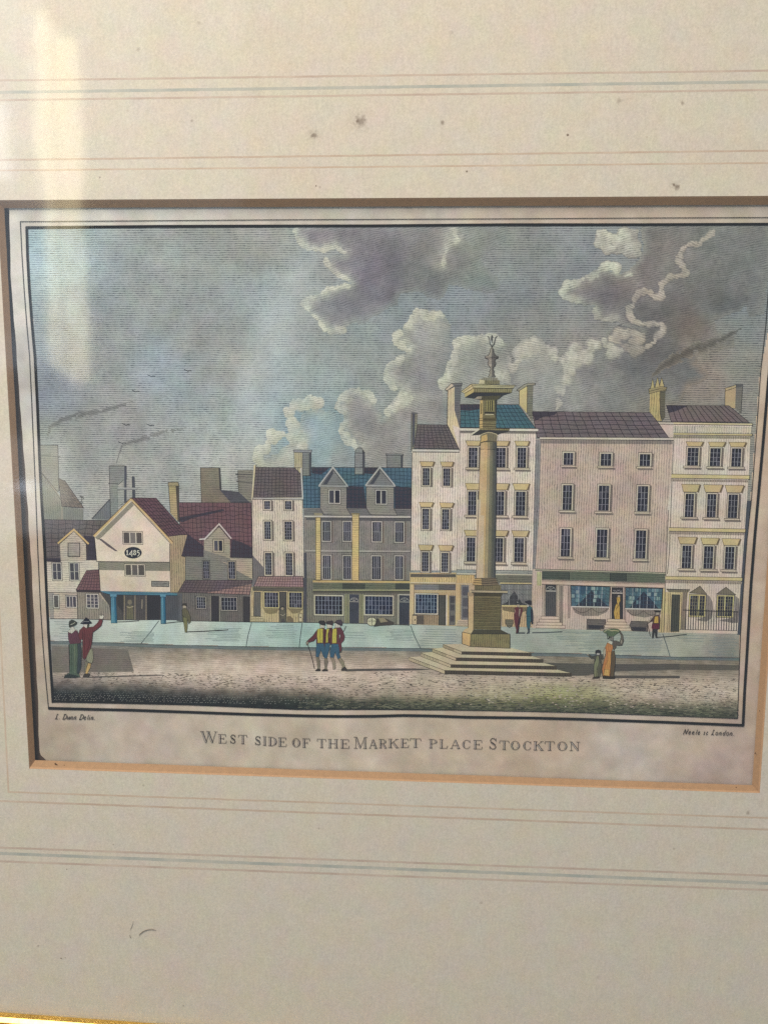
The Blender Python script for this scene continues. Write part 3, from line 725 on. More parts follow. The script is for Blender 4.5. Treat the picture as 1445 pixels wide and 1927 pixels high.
for i in range(2300):
    x = rng.uniform(110, 1384)
    yb = 1322+(x-99)*.0215
    t = rng.random()
    y = yb-4-(t**0.8)*(68 if x > 700 else 56)
    if x < 640 and y > 1296+(x-300)*.05 and x < 560: continue
    l = rng.uniform(2.5, 6.5)*(1 if y > 1280 else .8)
    if 880 < x < 1075 and y < 1274: continue
    kk = (kk+1) % 12
    dk.line([(x, y), (x+l*.5, y+rng.uniform(-.6, 1.0)), (x+l, y+rng.uniform(-.3, .6))], rng.uniform(.5, 1.25), md[rng.randrange(3)], kk*.5)
ml = [art((150, 150, 140)), art((112, 116, 112))]
for r_ in range(9):           # the rows of pale ticks in the black foreground
    for i in range(170):
        x = 101+i*4.9+rng.uniform(-1.2, 1.2)+(r_ % 2)*2.4
        y = 1317.5+(x-99)*.0175-r_*3.4+rng.uniform(-.5, .5)
        if x > 640 or rng.random() < .18+max(0, (x-350)/700): continue
        if r_ > 5 and rng.random() < .6: continue
        dk.line([(x, y), (x+2.3, y-.5)], .75, ml[0 if r_ < 4 else 1], 6.5)
mg = [art((56, 60, 54)), art((72, 76, 62)), art((96, 98, 80)), art((130, 130, 104))]
for i in range(1300):
    x = rng.uniform(560, 1384); yb = 1335.5 if x < 860 else 1336+(x-860)*.0305
    y = yb-2-abs(rng.gauss(0, 10)); 
    if y < yb-30: continue
    kk = (kk+1) % 12
    dk.line([(x, y), (x+rng.uniform(4, 10), y+rng.uniform(-.6, .6))], rng.uniform(.6, 1.2), mg[rng.randrange(4)], 7+kk*.3)
mcr = art((190, 176, 156))
for i in range(260):
    x = rng.uniform(860, 1382); y = 1288+(x-860)*.02+rng.uniform(-8, 38)
    if y > 1332+(x-860)*.01: continue
    kk = (kk+1) % 12
    dk.line([(x, y), (x+rng.uniform(2, 5), y+rng.uniform(-.4, .8))], rng.uniform(.9, 2.2), mcr, 7+kk*.3)
dk.done()
sh = Art('printed_shadow', 10.7, eng)
sh.poly(Z('B', [(180, 848), (870, 880), (925, 1080), (190, 1090)]), art((122, 114, 104), (0, 4, .3, .5)), 0)
sh.done()
sh = Art('printed_shadow', 10.7, eng)
sh.poly(Z('G2', [(200, 1000), (640, 1008), (1100, 1012), (1440, 1008), (1440, 1062), (1100, 1070), (860, 1080), (560, 1118), (440, 1120)]), art((94, 90, 82), (0, 4, .25, .5)), 0)
sh.poly([(1279, 1250), (1391, 1252), (1391, 1262), (1279, 1260.5)], art((106, 100, 88), (0, 4, .25, .5)), 0)
sh.done()
for p in ([(651, 1259.5), (700, 1258.5), (780, 1258), (812, 1259.5), (790, 1262), (700, 1263), (651, 1264)], [(160, 1274), (230, 1271.5), (306, 1270), (310, 1271.5), (240, 1274), (165, 1276)], [(1155, 1271.5), (1279, 1272), (1279, 1277), (1155, 1277)]):
    sh = Art('printed_shadow', 10.7, eng); sh.poly(p, art((92, 86, 80), (0, 4, .2, .5)), 0); sh.done()
def kerb():
    a = Art('printed_kerb', 10.8, eng)
    lo_ = [(x, y+5.5) for x, y in KERB]
    a.poly(KERB+lo_[::-1], art((112, 122, 120), (0, 3.9, .3, .5)), 0)
    a.line(KERB, 1.1, art((74, 84, 86)), 3)
    a.done()
kerb()
# ---- pavement
def pav_fn(X, Y):
    m = inpoly(X, Y, [(91, 1160), (1391, 1185)]+KERB[::-1])
    c = idw(X, Y, [(110, 1185, (166, 176, 172)), (200, 1190, (172, 186, 180)), (240, 1180, (176, 190, 182)), (300, 1195, (168, 192, 188)), (420, 1195, (166, 192, 186)), (500, 1195, (156, 186, 180)), (600, 1195, (150, 190, 184)), (680, 1190, (158, 182, 174)), (740, 1200, (162, 184, 176)),
                   (830, 1195, (160, 172, 162)), (900, 1190, (150, 164, 156)), (1040, 1200, (150, 162, 150)), (1100, 1215, (158, 168, 152)), (1180, 1215, (158, 168, 154)), (1290, 1210, (158, 162, 146)), (1370, 1210, (148, 146, 134)), (1370, 1230, (136, 136, 126)), (380, 1170, (176, 190, 182))])
    c = (c*.70+(c.mean(-1, keepdims=True)+6)*.30)*np.array([1.09, 1.07, 1.045])
    return m, c+fbm(X, Y, 22, 33)[..., None]*20+fbm(X, Y*2, 9, 35)[..., None]*10
patch('printed_pavement', 10.5, (88, 1158, 1394, 1240), 1.8, pav_fn, art_attr('pavement_wash', (1, 4.4, .16, .4, 3), grain=.08), eng, 'pale blue green pavement in front of the houses')
a = Art('pavement_joint', 11.2, eng)
for p in ([(298.7, 1168.7), (282, 1191), (265.5, 1211)], [(473.6, 1171.8), (467, 1195), (463, 1217.5)], [(568.7, 1173), (565.5, 1196), (563, 1219)], [(772.8, 1178), (780, 1198), (791.5, 1220.6)], [(1246.8, 1192.6), (1254, 1214), (1261, 1237)]):
    a.line(p, 1.5, art((84, 96, 98)), 0)
mk = art((118, 136, 134))
for (x0, x1, y0, y1, n) in ((225, 292, 1188, 1207, 9), (385, 455, 1182, 1205, 9), (500, 560, 1176, 1200, 8), (640, 690, 1190, 1200, 3), (725, 780, 1185, 1204, 8), (770, 860, 1184, 1215, 8), (1040, 1250, 1190, 1226, 14), (1330, 1388, 1200, 1234, 13), (100, 150, 1170, 1206, 9), (1270, 1330, 1196, 1206, 3)):
    for i in range(n):
        y = y0+(y1-y0)*i/max(1, n-1); j = rng.uniform(0, (x1-x0)*.35)
        a.line([(x0+j, y), ((x0+x1)/2, y+.7), (x1-rng.uniform(0, 8), y+1.2)], .8, mk, 3)
a.line([(212, 1171), (240, 1170), (262, 1168.5)], 1.6, INK2, 4); a.line([(313, 1173), (335, 1170.5), (352, 1169.5)], 1.6, INK2, 4)
a.line([(351, 1189.5), (390, 1188), (430, 1185.5)], 1.8, INK2, 4)
a.line([(971, 1191.5), (988, 1191.5)], 3, (84, 90, 92), 4); a.line([(1001, 1191), (1030, 1190.5), (1058, 1189)], 2.2, (84, 90, 92), 4)
a.line([(1234, 1200), (1262, 1198), (1292, 1194)], 1.9, (72, 76, 76), 4)
a.done()

# ================================================================= printed houses
VH = 90
GL = (50, 49, 60)
def outline(a, pts, w=1.0, col=INK2, k=4): a.line(pts, w, art(col), k, closed=True)
def window(parent, lv, x0, y0, x1, y1, cols, rows, frame=(206, 194, 172), lintel=None, sill=None, fw=2.6, shadow=True, glass=GL, name='window', bars=(158, 158, 166), fr_sides=None, barw=.8):
    a = Art(name, lv, parent)
    if shadow:
        a.poly(quad(x1-1, y0+2, x1+3.6, y1+1), art((128, 116, 106), (0, 3.8, .3, .5)), 0)
    q = quad(x0, y0, x1, y1)
    a.poly(q, art(frame), 1); outline(a, q, .9, INK2, 2)
    g = quad(x0+fw, y0+fw, x1-fw, y1-(fw if sill is None else 1))
    a.poly(g, art(glass, (VH, 4.1, .22, .5), grain=.2), 3)
    def bl(u, v):
        p = np.array(g[0])*(1-u)*(1-v)+np.array(g[1])*u*(1-v)+np.array(g[2])*u*v+np.array(g[3])*(1-u)*v
        return (p[0], p[1])
    for q in range(max(1, cols*rows//4)):
        i, j = random.randrange(cols), random.randrange(rows); dl = random.choice((-14, 12, 24, 34))
        u0, u1, v0, v1 = i/cols, (i+1)/cols, j/rows, (j+1)/rows
        a.poly([bl(u0, v0), bl(u1, v0), bl(u1, v1), bl(u0, v1)], art(tuple(max(20, c+dl) for c in glass)), 4)
    mb = art(bars); mb2 = art(tuple(c*.86 for c in bars))
    for i in range(1, cols):
        u = i/cols+random.uniform(-.012, .012)
        a.line([bl(u, 0.02), bl(u+random.uniform(-.01, .01), .5), bl(u, 0.98)], barw, mb, 5)
    for j in range(1, rows):
        v_ = j/rows+random.uniform(-.01, .01)
        a.line([bl(0.02, v_), bl(.5, v_+random.uniform(-.01, .01)), bl(.98, v_)], barw*.8, mb2, 6)
    if lintel:
        lx0, ly0, lx1, ly1 = lintel
        ins = (lx1-lx0)*.13; s = slope(ly0)*(lx1-lx0); l = lean(lx0)*(ly1-ly0)
        pts = [(lx0, ly0), (lx1, ly0+s), (lx1-ins+l, ly1+s), (lx0+ins+l, ly1)]
        a.poly([pts[1], (pts[1][0]+2.6, pts[1][1]+1), (pts[2][0]+3, pts[2][1]+1.5), pts[2]], art((120, 104, 82)), 7)
        a.poly(pts, art((206, 184, 134)), 8); outline(a, pts, .85, (92, 78, 58), 9)
    if sill:
        sx0, sy0, sx1, sy1 = sill
        a.poly(quad(sx0+2, sy1-.3, sx1+3, sy1+3.2), art((130, 118, 110), (VH, 4, .3, .5)), 7)
        q = quad(sx0, sy0, sx1, sy1); a.poly(q, art((206, 190, 166)), 8); outline(a, q, .85, (84, 74, 64), 9)
    return a.done()
def roof(parent, lv, tl, tr, br, bl_, col, rows, cols, name='roof', dark=None, label=None, hs=((VH, 4.3, .28, .5),), grid=(58, 48, 54), gw=1.1):
    a = Art(name, lv, parent, label)
    a.poly([tl, tr, br, bl_], art(col, *hs, grain=.14, mottle=.12), 0)
    tl, tr, br, bl_ = [np.array(p, float) for p in (tl, tr, br, bl_)]
    def B(u, v): return tuple((tl*(1-u)+tr*u)*(1-v)+(bl_*(1-u)+br*u)*v)
    mg_ = art(grid)
    for j in range(1, rows):
        a.line([B(i/12, min(1, max(0, j/rows+random.uniform(-.022, .022)))) for i in range(13)], gw*.85, mg_, 3)
    for i in range(1, cols):
        a.line([B(i/cols+random.uniform(-.25, .25)/cols*.3, j/6) for j in range(7)], gw*.8, mg_, 4)
    outline(a, [tuple(tl), tuple(tr), tuple(br), tuple(bl_)], 1.0, (56, 48, 52), 5)
    if dark:
        for p in dark: a.poly(p, art((70, 64, 74), (VH, 4.3, .25, .5)), 1)
    return a.done()
def part(name, lv, parent, polys, label=None, lines=()):
    """polys: (pts, colour, hatch tuple or None)"""
    a = Art(name, lv, parent, label)
    for i, (pts, col, h) in enumerate(polys):
        a.poly(pts, art(col, h) if h else art(col), i*.8)
        outline(a, pts, .9, INK2, i*.8+.4)
    for (pts, w, col) in lines: a.line(pts, w, art(col), 9)
    return a.done()
V4 = (VH, 4.6, .44, .5); V4s = (VH, 4.4, .30, .5); H4 = (0, 4.3, .38, .5); V4d = (VH, 4.2, .48, .55)

# -- dim building at the far left
h = Art('printed_house', 11.4, eng, 'dim grey building with tall chimney at the left edge behind the white house')
h.poly(Z('A', [(85, 320), (272, 580), (275, 765), (110, 765)]), art((138, 138, 122), V4s), 0)
h.poly(Z('A', [(275, 640), (465, 665), (465, 765), (275, 765)]), art((128, 130, 118), V4s), 1)
h.line(Z('A', [(85, 320), (272, 580), (275, 765)]), 2.2, (158, 152, 132), 3); h.line(Z('A', [(80, 326), (268, 588)]), .9, (84, 82, 76), 4)
ho = h.done()
part('chimney', 11.9, ho, [(Z('A', [(75, 85), (235, 85), (245, 500), (230, 505), (85, 330)]), (142, 142, 128), H4)], lines=[(Z('A', [(85, 175), (258, 190)]), 1.2, (96, 96, 90))])
roof(ho, 11.6, *Z('A', [(240, 385), (300, 410), (470, 655), (272, 640)]), (120, 110, 98), 7, 5, hs=((40, 4, .3, .5),), grid=(86, 80, 76), gw=.9)
a = Art('weeds', 12, ho); 
for q in range(9):
    x, y = Z('A', [(440+rng.uniform(-15, 40), 620+rng.uniform(-60, 20))])[0]
    a.line([(x, y), (x+rng.uniform(-3, 3), y-3), (x+rng.uniform(-4, 4), y-4)], .8, (80, 80, 74), 1+q*.3)
a.done()
# -- dim roof and chimney behind the 1485 house
h = Art('printed_house', 11.4, eng, 'grey gable and chimney stack rising behind the 1485 house')
h.poly(Z('A', [(540, 755), (705, 575), (715, 760)]), art((118, 122, 124), V4s), 0)
h.line(Z('A', [(545, 752), (705, 578)]), 1.8, (78, 80, 86), 3)
ho = h.done()
a = Art('chimney', 11.9, ho)
a.poly(Z('A', [(700, 272), (838, 272), (838, 500), (780, 560), (780, 680), (715, 740)]), art((138, 142, 136), H4), 0)
a.poly(Z('A', [(838, 272), (858, 278), (860, 600), (838, 610)]), art((84, 86, 94), V4s), 1)
a.poly(Z('A', [(780, 445), (800, 425), (828, 405), (838, 600), (782, 645)]), art((166, 166, 158), H4), 1)
a.poly(Z('A', [(858, 405), (905, 368), (912, 560), (858, 590)]), art((166, 166, 158), H4), 1)
a.poly(Z('A', [(908, 366), (930, 368), (938, 562), (910, 566)]), art((80, 82, 90), V4s), 2)
a.poly(Z('A', [(775, 468), (958, 472), (955, 488), (778, 486)]), art((160, 162, 160)), 3)
a.line(Z('A', [(690, 430), (780, 432)]), 1.2, (88, 90, 90), 5); a.line(Z('A', [(775, 487), (955, 489)]), .9, (80, 80, 84), 5)
a.line(Z('A', [(700, 272), (838, 272), (858, 278)]), 1, INK2, 5); a.line(Z('A', [(700, 272), (715, 740)]), .9, INK2, 5); a.line(Z('A', [(780, 445), (828, 405)]), .9, INK2, 5)
a.line(Z('A', [(765, 245), (790, 160), (815, 80)]), 1.2, (140, 140, 140), 6)
a.done()

# -- white house with dormer, far left
h = Art('printed_house', 12, eng, 'small white house with dormer at the left edge')
h.poly(Z('A', [(135, 1125), (600, 1125), (605, 1420), (145, 1420)]), art((204, 194, 176), H4), 0)
h.poly(Z('B', [(145, 350), (410, 350), (415, 600), (165, 600)]), art((190, 176, 156), H4), 1)
h.poly(Z('B', [(150, 365), (200, 365), (200, 600), (165, 600)]), art((150, 146, 138), H4), 2)
h.poly(Z('B', [(410, 335), (720, 345), (720, 610), (415, 600)]), art((142, 134, 120), V4), 2)
h.poly(Z('B', [(608, 365), (640, 355), (835, 560), (830, 612), (640, 420)]), art((176, 160, 138), V4s), 3)
h.line(Z('B', [(145, 352), (405, 356)]), 2.0, (204, 194, 176), 4); h.line(Z('B', [(145, 362), (405, 366)]), 1.0, INK2, 4)
h.line(Z('B', [(165, 600), (415, 602), (720, 612)]), 1.1, INK2, 5); h.line(Z('B', [(410, 350), (415, 600)]), 1, INK2, 5)
ho = h.done()
roof(ho, 12.3, *Z('A', [(115, 760), (690, 770), (600, 1125), (132, 1135)]), (108, 100, 98), 9, 9, dark=[Z('A', [(470, 905), (575, 915), (600, 1125), (500, 1125), (485, 985)]), Z('A', [(130, 1110), (262, 1110), (262, 1150), (135, 1140)])], grid=(62, 58, 62), label='grey brown tiled main roof')
a = Art('dormer', 12.7, ho)
a.poly(Z('A', [(253, 985), (380, 858), (490, 985), (492, 1132), (262, 1132)]), art((192, 180, 158), H4), 0)
a.poly(Z('A', [(488, 985), (515, 985), (498, 1120)]), art((76, 66, 70)), 1)
a.line(Z('A', [(235, 977), (380, 850), (515, 982)]), 3.2, (208, 178, 118), 2); a.line(Z('A', [(248, 985), (380, 868), (503, 985)]), .9, (92, 76, 60), 4)
a.poly(Z('A', [(328, 972), (435, 972), (435, 1096), (328, 1096)]), art((166, 158, 142), H4), 5); outline(a, Z('A', [(328, 972), (435, 972), (435, 1096), (328, 1096)]), 1.4, INK2, 6)
a.done()
for (x0, y0, x1, y1, c, r_) in ((97, 1058.3, 116, 1092.4, 2, 2), (129.5, 1058, 149, 1093, 2, 2), (99.4, 1119, 111, 1145, 1, 1), (123, 1120.5, 144.5, 1144, 3, 1), (161.3, 1117, 185.6, 1145.5, 3, 4)):
    window(ho, 12.9, x0, y0, x1, y1, c, r_, shadow=False, frame=(212, 206, 192), fw=1.8, barw=1.3, bars=(196, 190, 180), glass=(78, 76, 84) if x1 != 111 else (108, 104, 100))
roof(ho, 12.8, *Z('A', [(495, 1222), (605, 1215), (622, 1402), (400, 1398)]), (124, 90, 92), 7, 7, name='porch_roof', grid=(74, 56, 62), label='reddish lean-to roof')
a = Art('porch_eaves', 13.2, ho); a.poly(Z('A', [(400, 1398), (625, 1403), (640, 1425), (405, 1418)]), art((66, 56, 60)), 0); a.done()

# -- red tiled house
h = Art('printed_house', 11.9, eng, 'low grey boarded house with large red tiled roof and one dormer')
h.poly(Z('C', [(130, 1090), (745, 1100), (745, 1320), (135, 1320)]), art((128, 126, 116), H4), 0)
h.poly(Z('C', [(300, 1035), (560, 1110), (745, 1115), (745, 1300), (600, 1220)]), art((178, 164, 142), H4), 1)
h.poly(Z('C2', [(-10, 340), (725, 385), (725, 628), (-60, 612)]), art((112, 106, 100), V4d), 0)
h.poly(Z('C2', [(-20, 350), (110, 370), (110, 615), (-60, 612)]), art((98, 98, 102), V4s), 1)
h.line(Z('C2', [(60, 618), (725, 630)]), 1.1, INK2, 5)
ho = h.done()
a_dark = [Z('C', [(80, 740), (200, 720), (350, 690), (480, 664), (495, 680), (360, 712), (210, 745), (110, 785), (80, 770)]), Z('C', [(160, 890), (305, 1000), (305, 1095), (105, 1090), (130, 990)]), Z('C', [(560, 940), (650, 965), (745, 1015), (745, 1110), (545, 1105)])]
roof(ho, 12.3, *Z('C', [(78, 605), (735, 608), (747, 1108), (105, 1092)]), (116, 86, 90), 13, 17, dark=a_dark, grid=(66, 50, 58), label='large dusky red tiled roof')
a = Art('dormer', 12.8, ho)
a.poly(Z('C', [(308, 940), (445, 820), (543, 935), (543, 1112), (308, 1060)]), art((164, 154, 134), H4), 0)
a.poly(Z('C', [(305, 1035), (543, 1112), (560, 1160), (305, 1110)]), art((134, 130, 120), H4), 1)
a.line(Z('C', [(265, 940), (315, 935), (445, 800), (555, 932)]), 2.6, (200, 192, 182), 2); a.line(Z('C', [(325, 945), (446, 822), (543, 940)]), 1, INK2, 4)
a.done()
window(ho, 13.2, 400.5, 1014.7, 420.7, 1039, 2, 1, shadow=False, frame=(190, 178, 152), barw=1.6, bars=(190, 178, 152))
window(ho, 13.2, 380.6, 1054.6, 394.7, 1090, 3, 5, frame=(134, 130, 122), fw=1.6, shadow=False)
window(ho, 13.2, 428, 1055, 444, 1091, 3, 5, frame=(176, 164, 142), fw=1.8, shadow=False)
roof(ho, 12.8, *Z('C', [(130, 1310), (745, 1310), (722, 1442), (65, 1418)]), (108, 92, 94), 5, 20, name='pent_roof', grid=(72, 60, 66), label='long pent roof over the shop, pink at its right end')
a = Art('roof_patch', 12.85, ho); a.poly(Z('C', [(745, 1345), (560, 1380), (330, 1425), (722, 1440)]), art((160, 126, 116), V4s), 0); a.done()
a = Art('chimney', 12.2, ho, 'broad brown chimney')
a.poly(Z('C', [(275, 290), (440, 290), (450, 490), (555, 610), (285, 607)]), art((130, 120, 104), H4), 0); a.poly(Z('C', [(440, 290), (456, 295), (466, 490), (450, 492)]), art((76, 72, 74)), 1)
a.poly(Z('C', [(450, 490), (620, 508), (732, 612), (555, 610)]), art((86, 84, 90), H4), 1); a.line(Z('C', [(285, 607), (275, 290), (440, 290), (456, 295)]), 1, INK2, 5); a.done()
a = Art('chimney', 12.15, ho)
a.poly(Z('C', [(615, 312), (752, 312), (735, 610), (732, 612), (620, 505)]), art((134, 130, 116), H4), 0)
a.line(Z('C', [(592, 350), (750, 352)]), 1.6, (84, 82, 80), 3); a.line(Z('C', [(605, 372), (750, 375)]), 1.2, (96, 94, 90), 3); a.line(Z('C', [(600, 412), (745, 428)]), 1.4, (92, 90, 84), 3); a.line(Z('C', [(615, 312), (620, 505)]), .9, INK2, 3); a.done()
window(ho, 12.9, 368, 1122, 388, 1146.5, 4, 4, frame=(160, 152, 140), shadow=False, fw=1.8)
window(ho, 12.9, 414.5, 1122.4, 447, 1150, 5, 3, frame=(166, 158, 148), shadow=False, fw=2, name='shop_window')
part('door', 12.9, ho, [(Z('C2', [(375, 395), (442, 398), (442, 622), (378, 620)]), (62, 58, 62), V4s)], lines=[(Z('C2', [(450, 395), (450, 625)]), 1.8, (150, 142, 128)), (Z('C2', [(365, 392), (368, 620)]), 1.2, (140, 132, 120))])
part('door', 12.9, ho, [(Z('C2', [(665, 400), (722, 402), (722, 625), (667, 625)]), (66, 62, 64), V4s)], lines=[(Z('C2', [(655, 400), (658, 625)]), 1.1, (92, 86, 80))])

# -- the 1485 gabled house on teal columns
h = Art('printed_house', 15, eng, 'cream gabled house dated 1485 on two teal blue columns')
h.poly(Z('A', [(900, 572), (1250, 975), (1250, 1146), (588, 1140), (568, 915)]), art((222, 207, 186), mottle=.09, spots=.07), 0)
h.poly(Z('A', [(605, 1146), (1252, 1150), (1258, 1416), (622, 1408)]), art((216, 200, 178), mottle=.09, spots=.07), 0)
h.poly(Z('A', [(605, 1146), (1252, 1150), (1253, 1228), (610, 1218)]), art((136, 132, 116), (10, 4, .25, .5)), 1)
h.poly(Z('A', [(572, 925), (900, 598), (925, 630), (640, 915), (600, 945)]), art((146, 140, 122), (45, 4, .2, .5)), 1)
h.poly(Z('A', [(900, 598), (915, 598), (1262, 985), (1250, 975)]), art((120, 104, 84)), 1)
h.poly(Z('A', [(598, 930), (632, 935), (700, 985), (780, 1048), (755, 1046), (690, 1005)]), art((104, 94, 96)), 2)
h.line(Z('A', [(568, 918), (588, 1140), (1250, 1147), (1250, 980)]), 1.1, INK2, 4)
h.line(Z('A', [(605, 1150), (622, 1408)]), .9, INK2, 4); h.line(Z('A', [(1252, 1150), (1258, 1416)]), 1.0, INK2, 4)
h.poly(Z('B', [(615, 360), (1180, 385), (1175, 612), (720, 615), (700, 480)]), art((82, 78, 76), V4s), 0)
h.poly(Z('B', [(770, 385), (835, 385), (835, 555), (775, 480)]), art((64, 62, 62), V4s), 1)
h.poly(Z('B', [(1040, 385), (1165, 390), (1160, 612), (1042, 612)]), art((58, 56, 60), V4s), 1)
h.poly(Z('B', [(1210, 395), (1330, 385), (1330, 612), (1215, 612)]), art((86, 86, 90), V4s), 0)
for x in (838, 935, 1036): h.line(Z('B', [(x, 385), (x, 610)]), 1.9, (140, 128, 108), 3)
ho = h.done()
roof(ho, 15.4, *Z('A', [(903, 563), (1125, 565), (1412, 892), (1240, 912)]), (106, 78, 84), 11, 7, label='purple red roof slope', grid=(58, 46, 54), hs=((55, 4.2, .3, .5),))
a = Art('side_wall', 14.9, ho); a.poly(Z('A', [(1225, 905), (1408, 900), (1355, 1090), (1392, 1100), (1390, 1310), (1325, 1420), (1258, 1420), (1248, 985)]), art((170, 150, 118), V4), 0)
a.line(Z('A', [(1355, 1090), (1392, 1100), (1390, 1310), (1325, 1420)]), .9, INK2, 4); a.done()
a = Art('bargeboard', 15.8, ho, 'yellow bargeboard along the gable')
a.line(Z('A', [(562, 913), (730, 745), (900, 572)]), 4.3, (212, 184, 128), 0); a.line(Z('A', [(901, 574), (1090, 770), (1275, 975)]), 4.3, (210, 180, 128), 1)
a.line(Z('A', [(556, 903), (728, 733), (900, 562), (1094, 762), (1282, 968)]), 1.0, (110, 82, 52), 3)
a.done()
window(ho, 15.9, 230.6, 1000, 268.3, 1024, 3, 1, frame=(214, 202, 182), bars=(206, 196, 178), barw=2.0, fw=1.9, shadow=False, glass=(92, 84, 80))
window(ho, 15.9, 234, 1061, 273, 1084, 3, 1, frame=(210, 198, 176), bars=(204, 194, 172), barw=2.0, fw=1.9, shadow=False, glass=(90, 84, 78))
a = Art('date_plaque', 15.9, ho, 'dark oval plaque reading 1485')
a.ell(250.4, 1040.2, 16.4, 11, art((50, 52, 62)), 0, 28)
CRM = art((214, 208, 196))
def dig(pts, w=1.5): a.line([(250.4+x, 1040.2+y) for x, y in pts], w, CRM, 3)
dig([(-12.6, -2.6), (-10.8, -4), (-10.8, 3.4)], 1.7); dig([(-13, 3.9), (-8.4, 3.9)], 1.1)
dig([(-2.2, 7.2), (-2.2, -3.6), (-7, 3.0)], 1.5); dig([(-7, 3.2), (-.2, 3.2)], 1.3)
dig([(3.2, -.6), (1.4, -2.2), (2.0, -4.4), (4.2, -4.4), (4.8, -2.4), (3.2, -.6), (1.0, 1.4), (1.4, 3.6), (4.0, 4), (5.4, 2.2), (4.6, .4), (3.2, -.6)], 1.25)
dig([(12, -3.8), (8.4, -3.8), (8.0, -.2), (10.6, -.6), (12, 1.2), (11.4, 3.8), (9.6, 6), (8.0, 6.6)], 1.35)
a.done()
a = Art('wall_sign', 15.9, ho, 'small grey lettered board at lower right of the gable wall'); q = Z('A', [(1085, 1318), (1243, 1322), (1243, 1370), (1085, 1366)]); a.poly(q, art((134, 132, 124), H4), 0); outline(a, q, 1)
a.line(Z('A', [(1100, 1336), (1225, 1338)]), .8, (84, 82, 80), 5); a.line(Z('A', [(1105, 1352), (1200, 1354)]), .8, (84, 82, 80), 5); a.done()
a = Art('beam', 16, ho, 'teal beam over the columns'); a.poly(Z('B', [(618, 347), (700, 352), (1230, 362), (1320, 372), (1318, 390), (1230, 388), (710, 380), (660, 372)]), art((82, 130, 148)), 0); a.line(Z('B', [(640, 362), (710, 382), (1230, 388), (1318, 390)]), 1.2, (44, 66, 82), 3); a.line(Z('B', [(705, 364), (1230, 372)]), .8, (54, 90, 112), 3); a.done()
for dx, (p0, p1) in enumerate((((710, 768), (718, 772)), ((1163, 1214), (1170, 1215)))):
    a = Art('column', 16.4, ho, 'teal blue timber column')
    x0, x1 = p0; b0, b1 = p1; yb = 638 if dx == 0 else 645
    a.poly(Z('B', [(x0+6, 400), (x1-6, 400), (b1, yb), (b0, yb)]), art((88, 142, 162), V4s), 0); a.poly(Z('B', [(x1-24, 400), (x1-6, 400), (b1, yb), (b1-20, yb)]), art((50, 104, 132)), 1)
    a.poly(Z('B', [(x0, 377), (x1, 379), (x1, 402), (x0, 400)]), art((96, 148, 168)), 2); a.line(Z('B', [(x0, 402), (x1, 404)]), 1, (40, 72, 92), 3); a.line(Z('B', [(x0+6, 400), (b0, yb), (b1, yb), (x1-6, 400)]), .8, (40, 66, 84), 4); a.done()
a = Art('doorway_figure', 16.2, ho, 'faint sketched figure in the doorway'); a.ell(*Z('B', [(888, 450)])[0], 4.2, 4.8, (122, 114, 98), 0); a.poly(Z('B', [(862, 480), (915, 480), (925, 605), (855, 605)]), art((104, 100, 78), V4s), 1); a.line(Z('B', [(860, 490), (885, 500), (920, 488)]), 1.5, (160, 148, 120), 3); a.line(Z('B', [(1000, 425), (998, 510)]), 1.6, (158, 146, 122), 3); a.done()
a = Art('chimney', 15.2, ho, 'narrow yellow brick chimney'); a.poly(Z('A', [(1240, 430), (1305, 430), (1322, 775), (1255, 700)]), art((176, 158, 116), H4), 0); a.poly(Z('A', [(1302, 425), (1332, 440), (1338, 780), (1322, 775)]), art((84, 76, 70)), 1); a.poly(Z('A', [(1236, 422), (1325, 420), (1334, 455), (1236, 455)]), art((166, 150, 118)), 2); outline(a, Z('A', [(1236, 422), (1325, 420), (1334, 455), (1236, 455)]), .9); a.line(Z('A', [(1240, 455), (1255, 700)]), .9, INK2, 5); a.done()

# -- tall narrow cream house
h = Art('printed_house', 12.1, eng, 'tall narrow cream house with two columns of windows and small shop')
h.poly(Z('C', [(738, 560), (1200, 560), (1212, 1290), (748, 1290)]), art((210, 196, 176), V4), 0)
h.poly(Z('C', [(745, 1080), (850, 1195), (890, 1370), (748, 1370)]), art((116, 110, 112), V4s), 1)
h.poly(Z('C2', [(735, 310), (1210, 312), (1205, 632), (725, 628)]), art((190, 172, 128), V4), 0)
h.poly(Z('C2', [(750, 312), (1210, 316), (1210, 350), (750, 348)]), art((96, 92, 78), H4), 1)
h.poly(Z('C2', [(745, 500), (845, 505), (845, 630), (728, 630)]), art((200, 184, 140), V4s), 1)
for x in (738, 760, 822, 838): h.line(Z('C2', [(x, 350), (x-4 if x < 800 else x, 575)]), 1.3, (184, 170, 128), 3)
for j in range(4): h.line(Z('C2', [(735-j*2, 578+j*16), (840+j*8, 582+j*15)]), 1.0, (104, 92, 66), 4)
h.poly(Z('C2', [(848, 512), (990, 512), (960, 550), (905, 560), (865, 545)]), art((138, 124, 92), V4s), 2); h.poly(Z('C2', [(1072, 512), (1200, 512), (1180, 545), (1110, 555)]), art((138, 124, 92), V4s), 2)
h.line(Z('C', [(742, 585), (750, 1290)]), 1, INK2, 5); h.line(Z('C2', [(725, 630), (1205, 636)]), 1.1, INK2, 5)
ho = h.done()
roof(ho, 12.5, *Z('C', [(770, 285), (1188, 290), (1198, 556), (748, 560)]), (108, 98, 98), 10, 13, grid=(60, 54, 60), label='grey brown pantile roof')
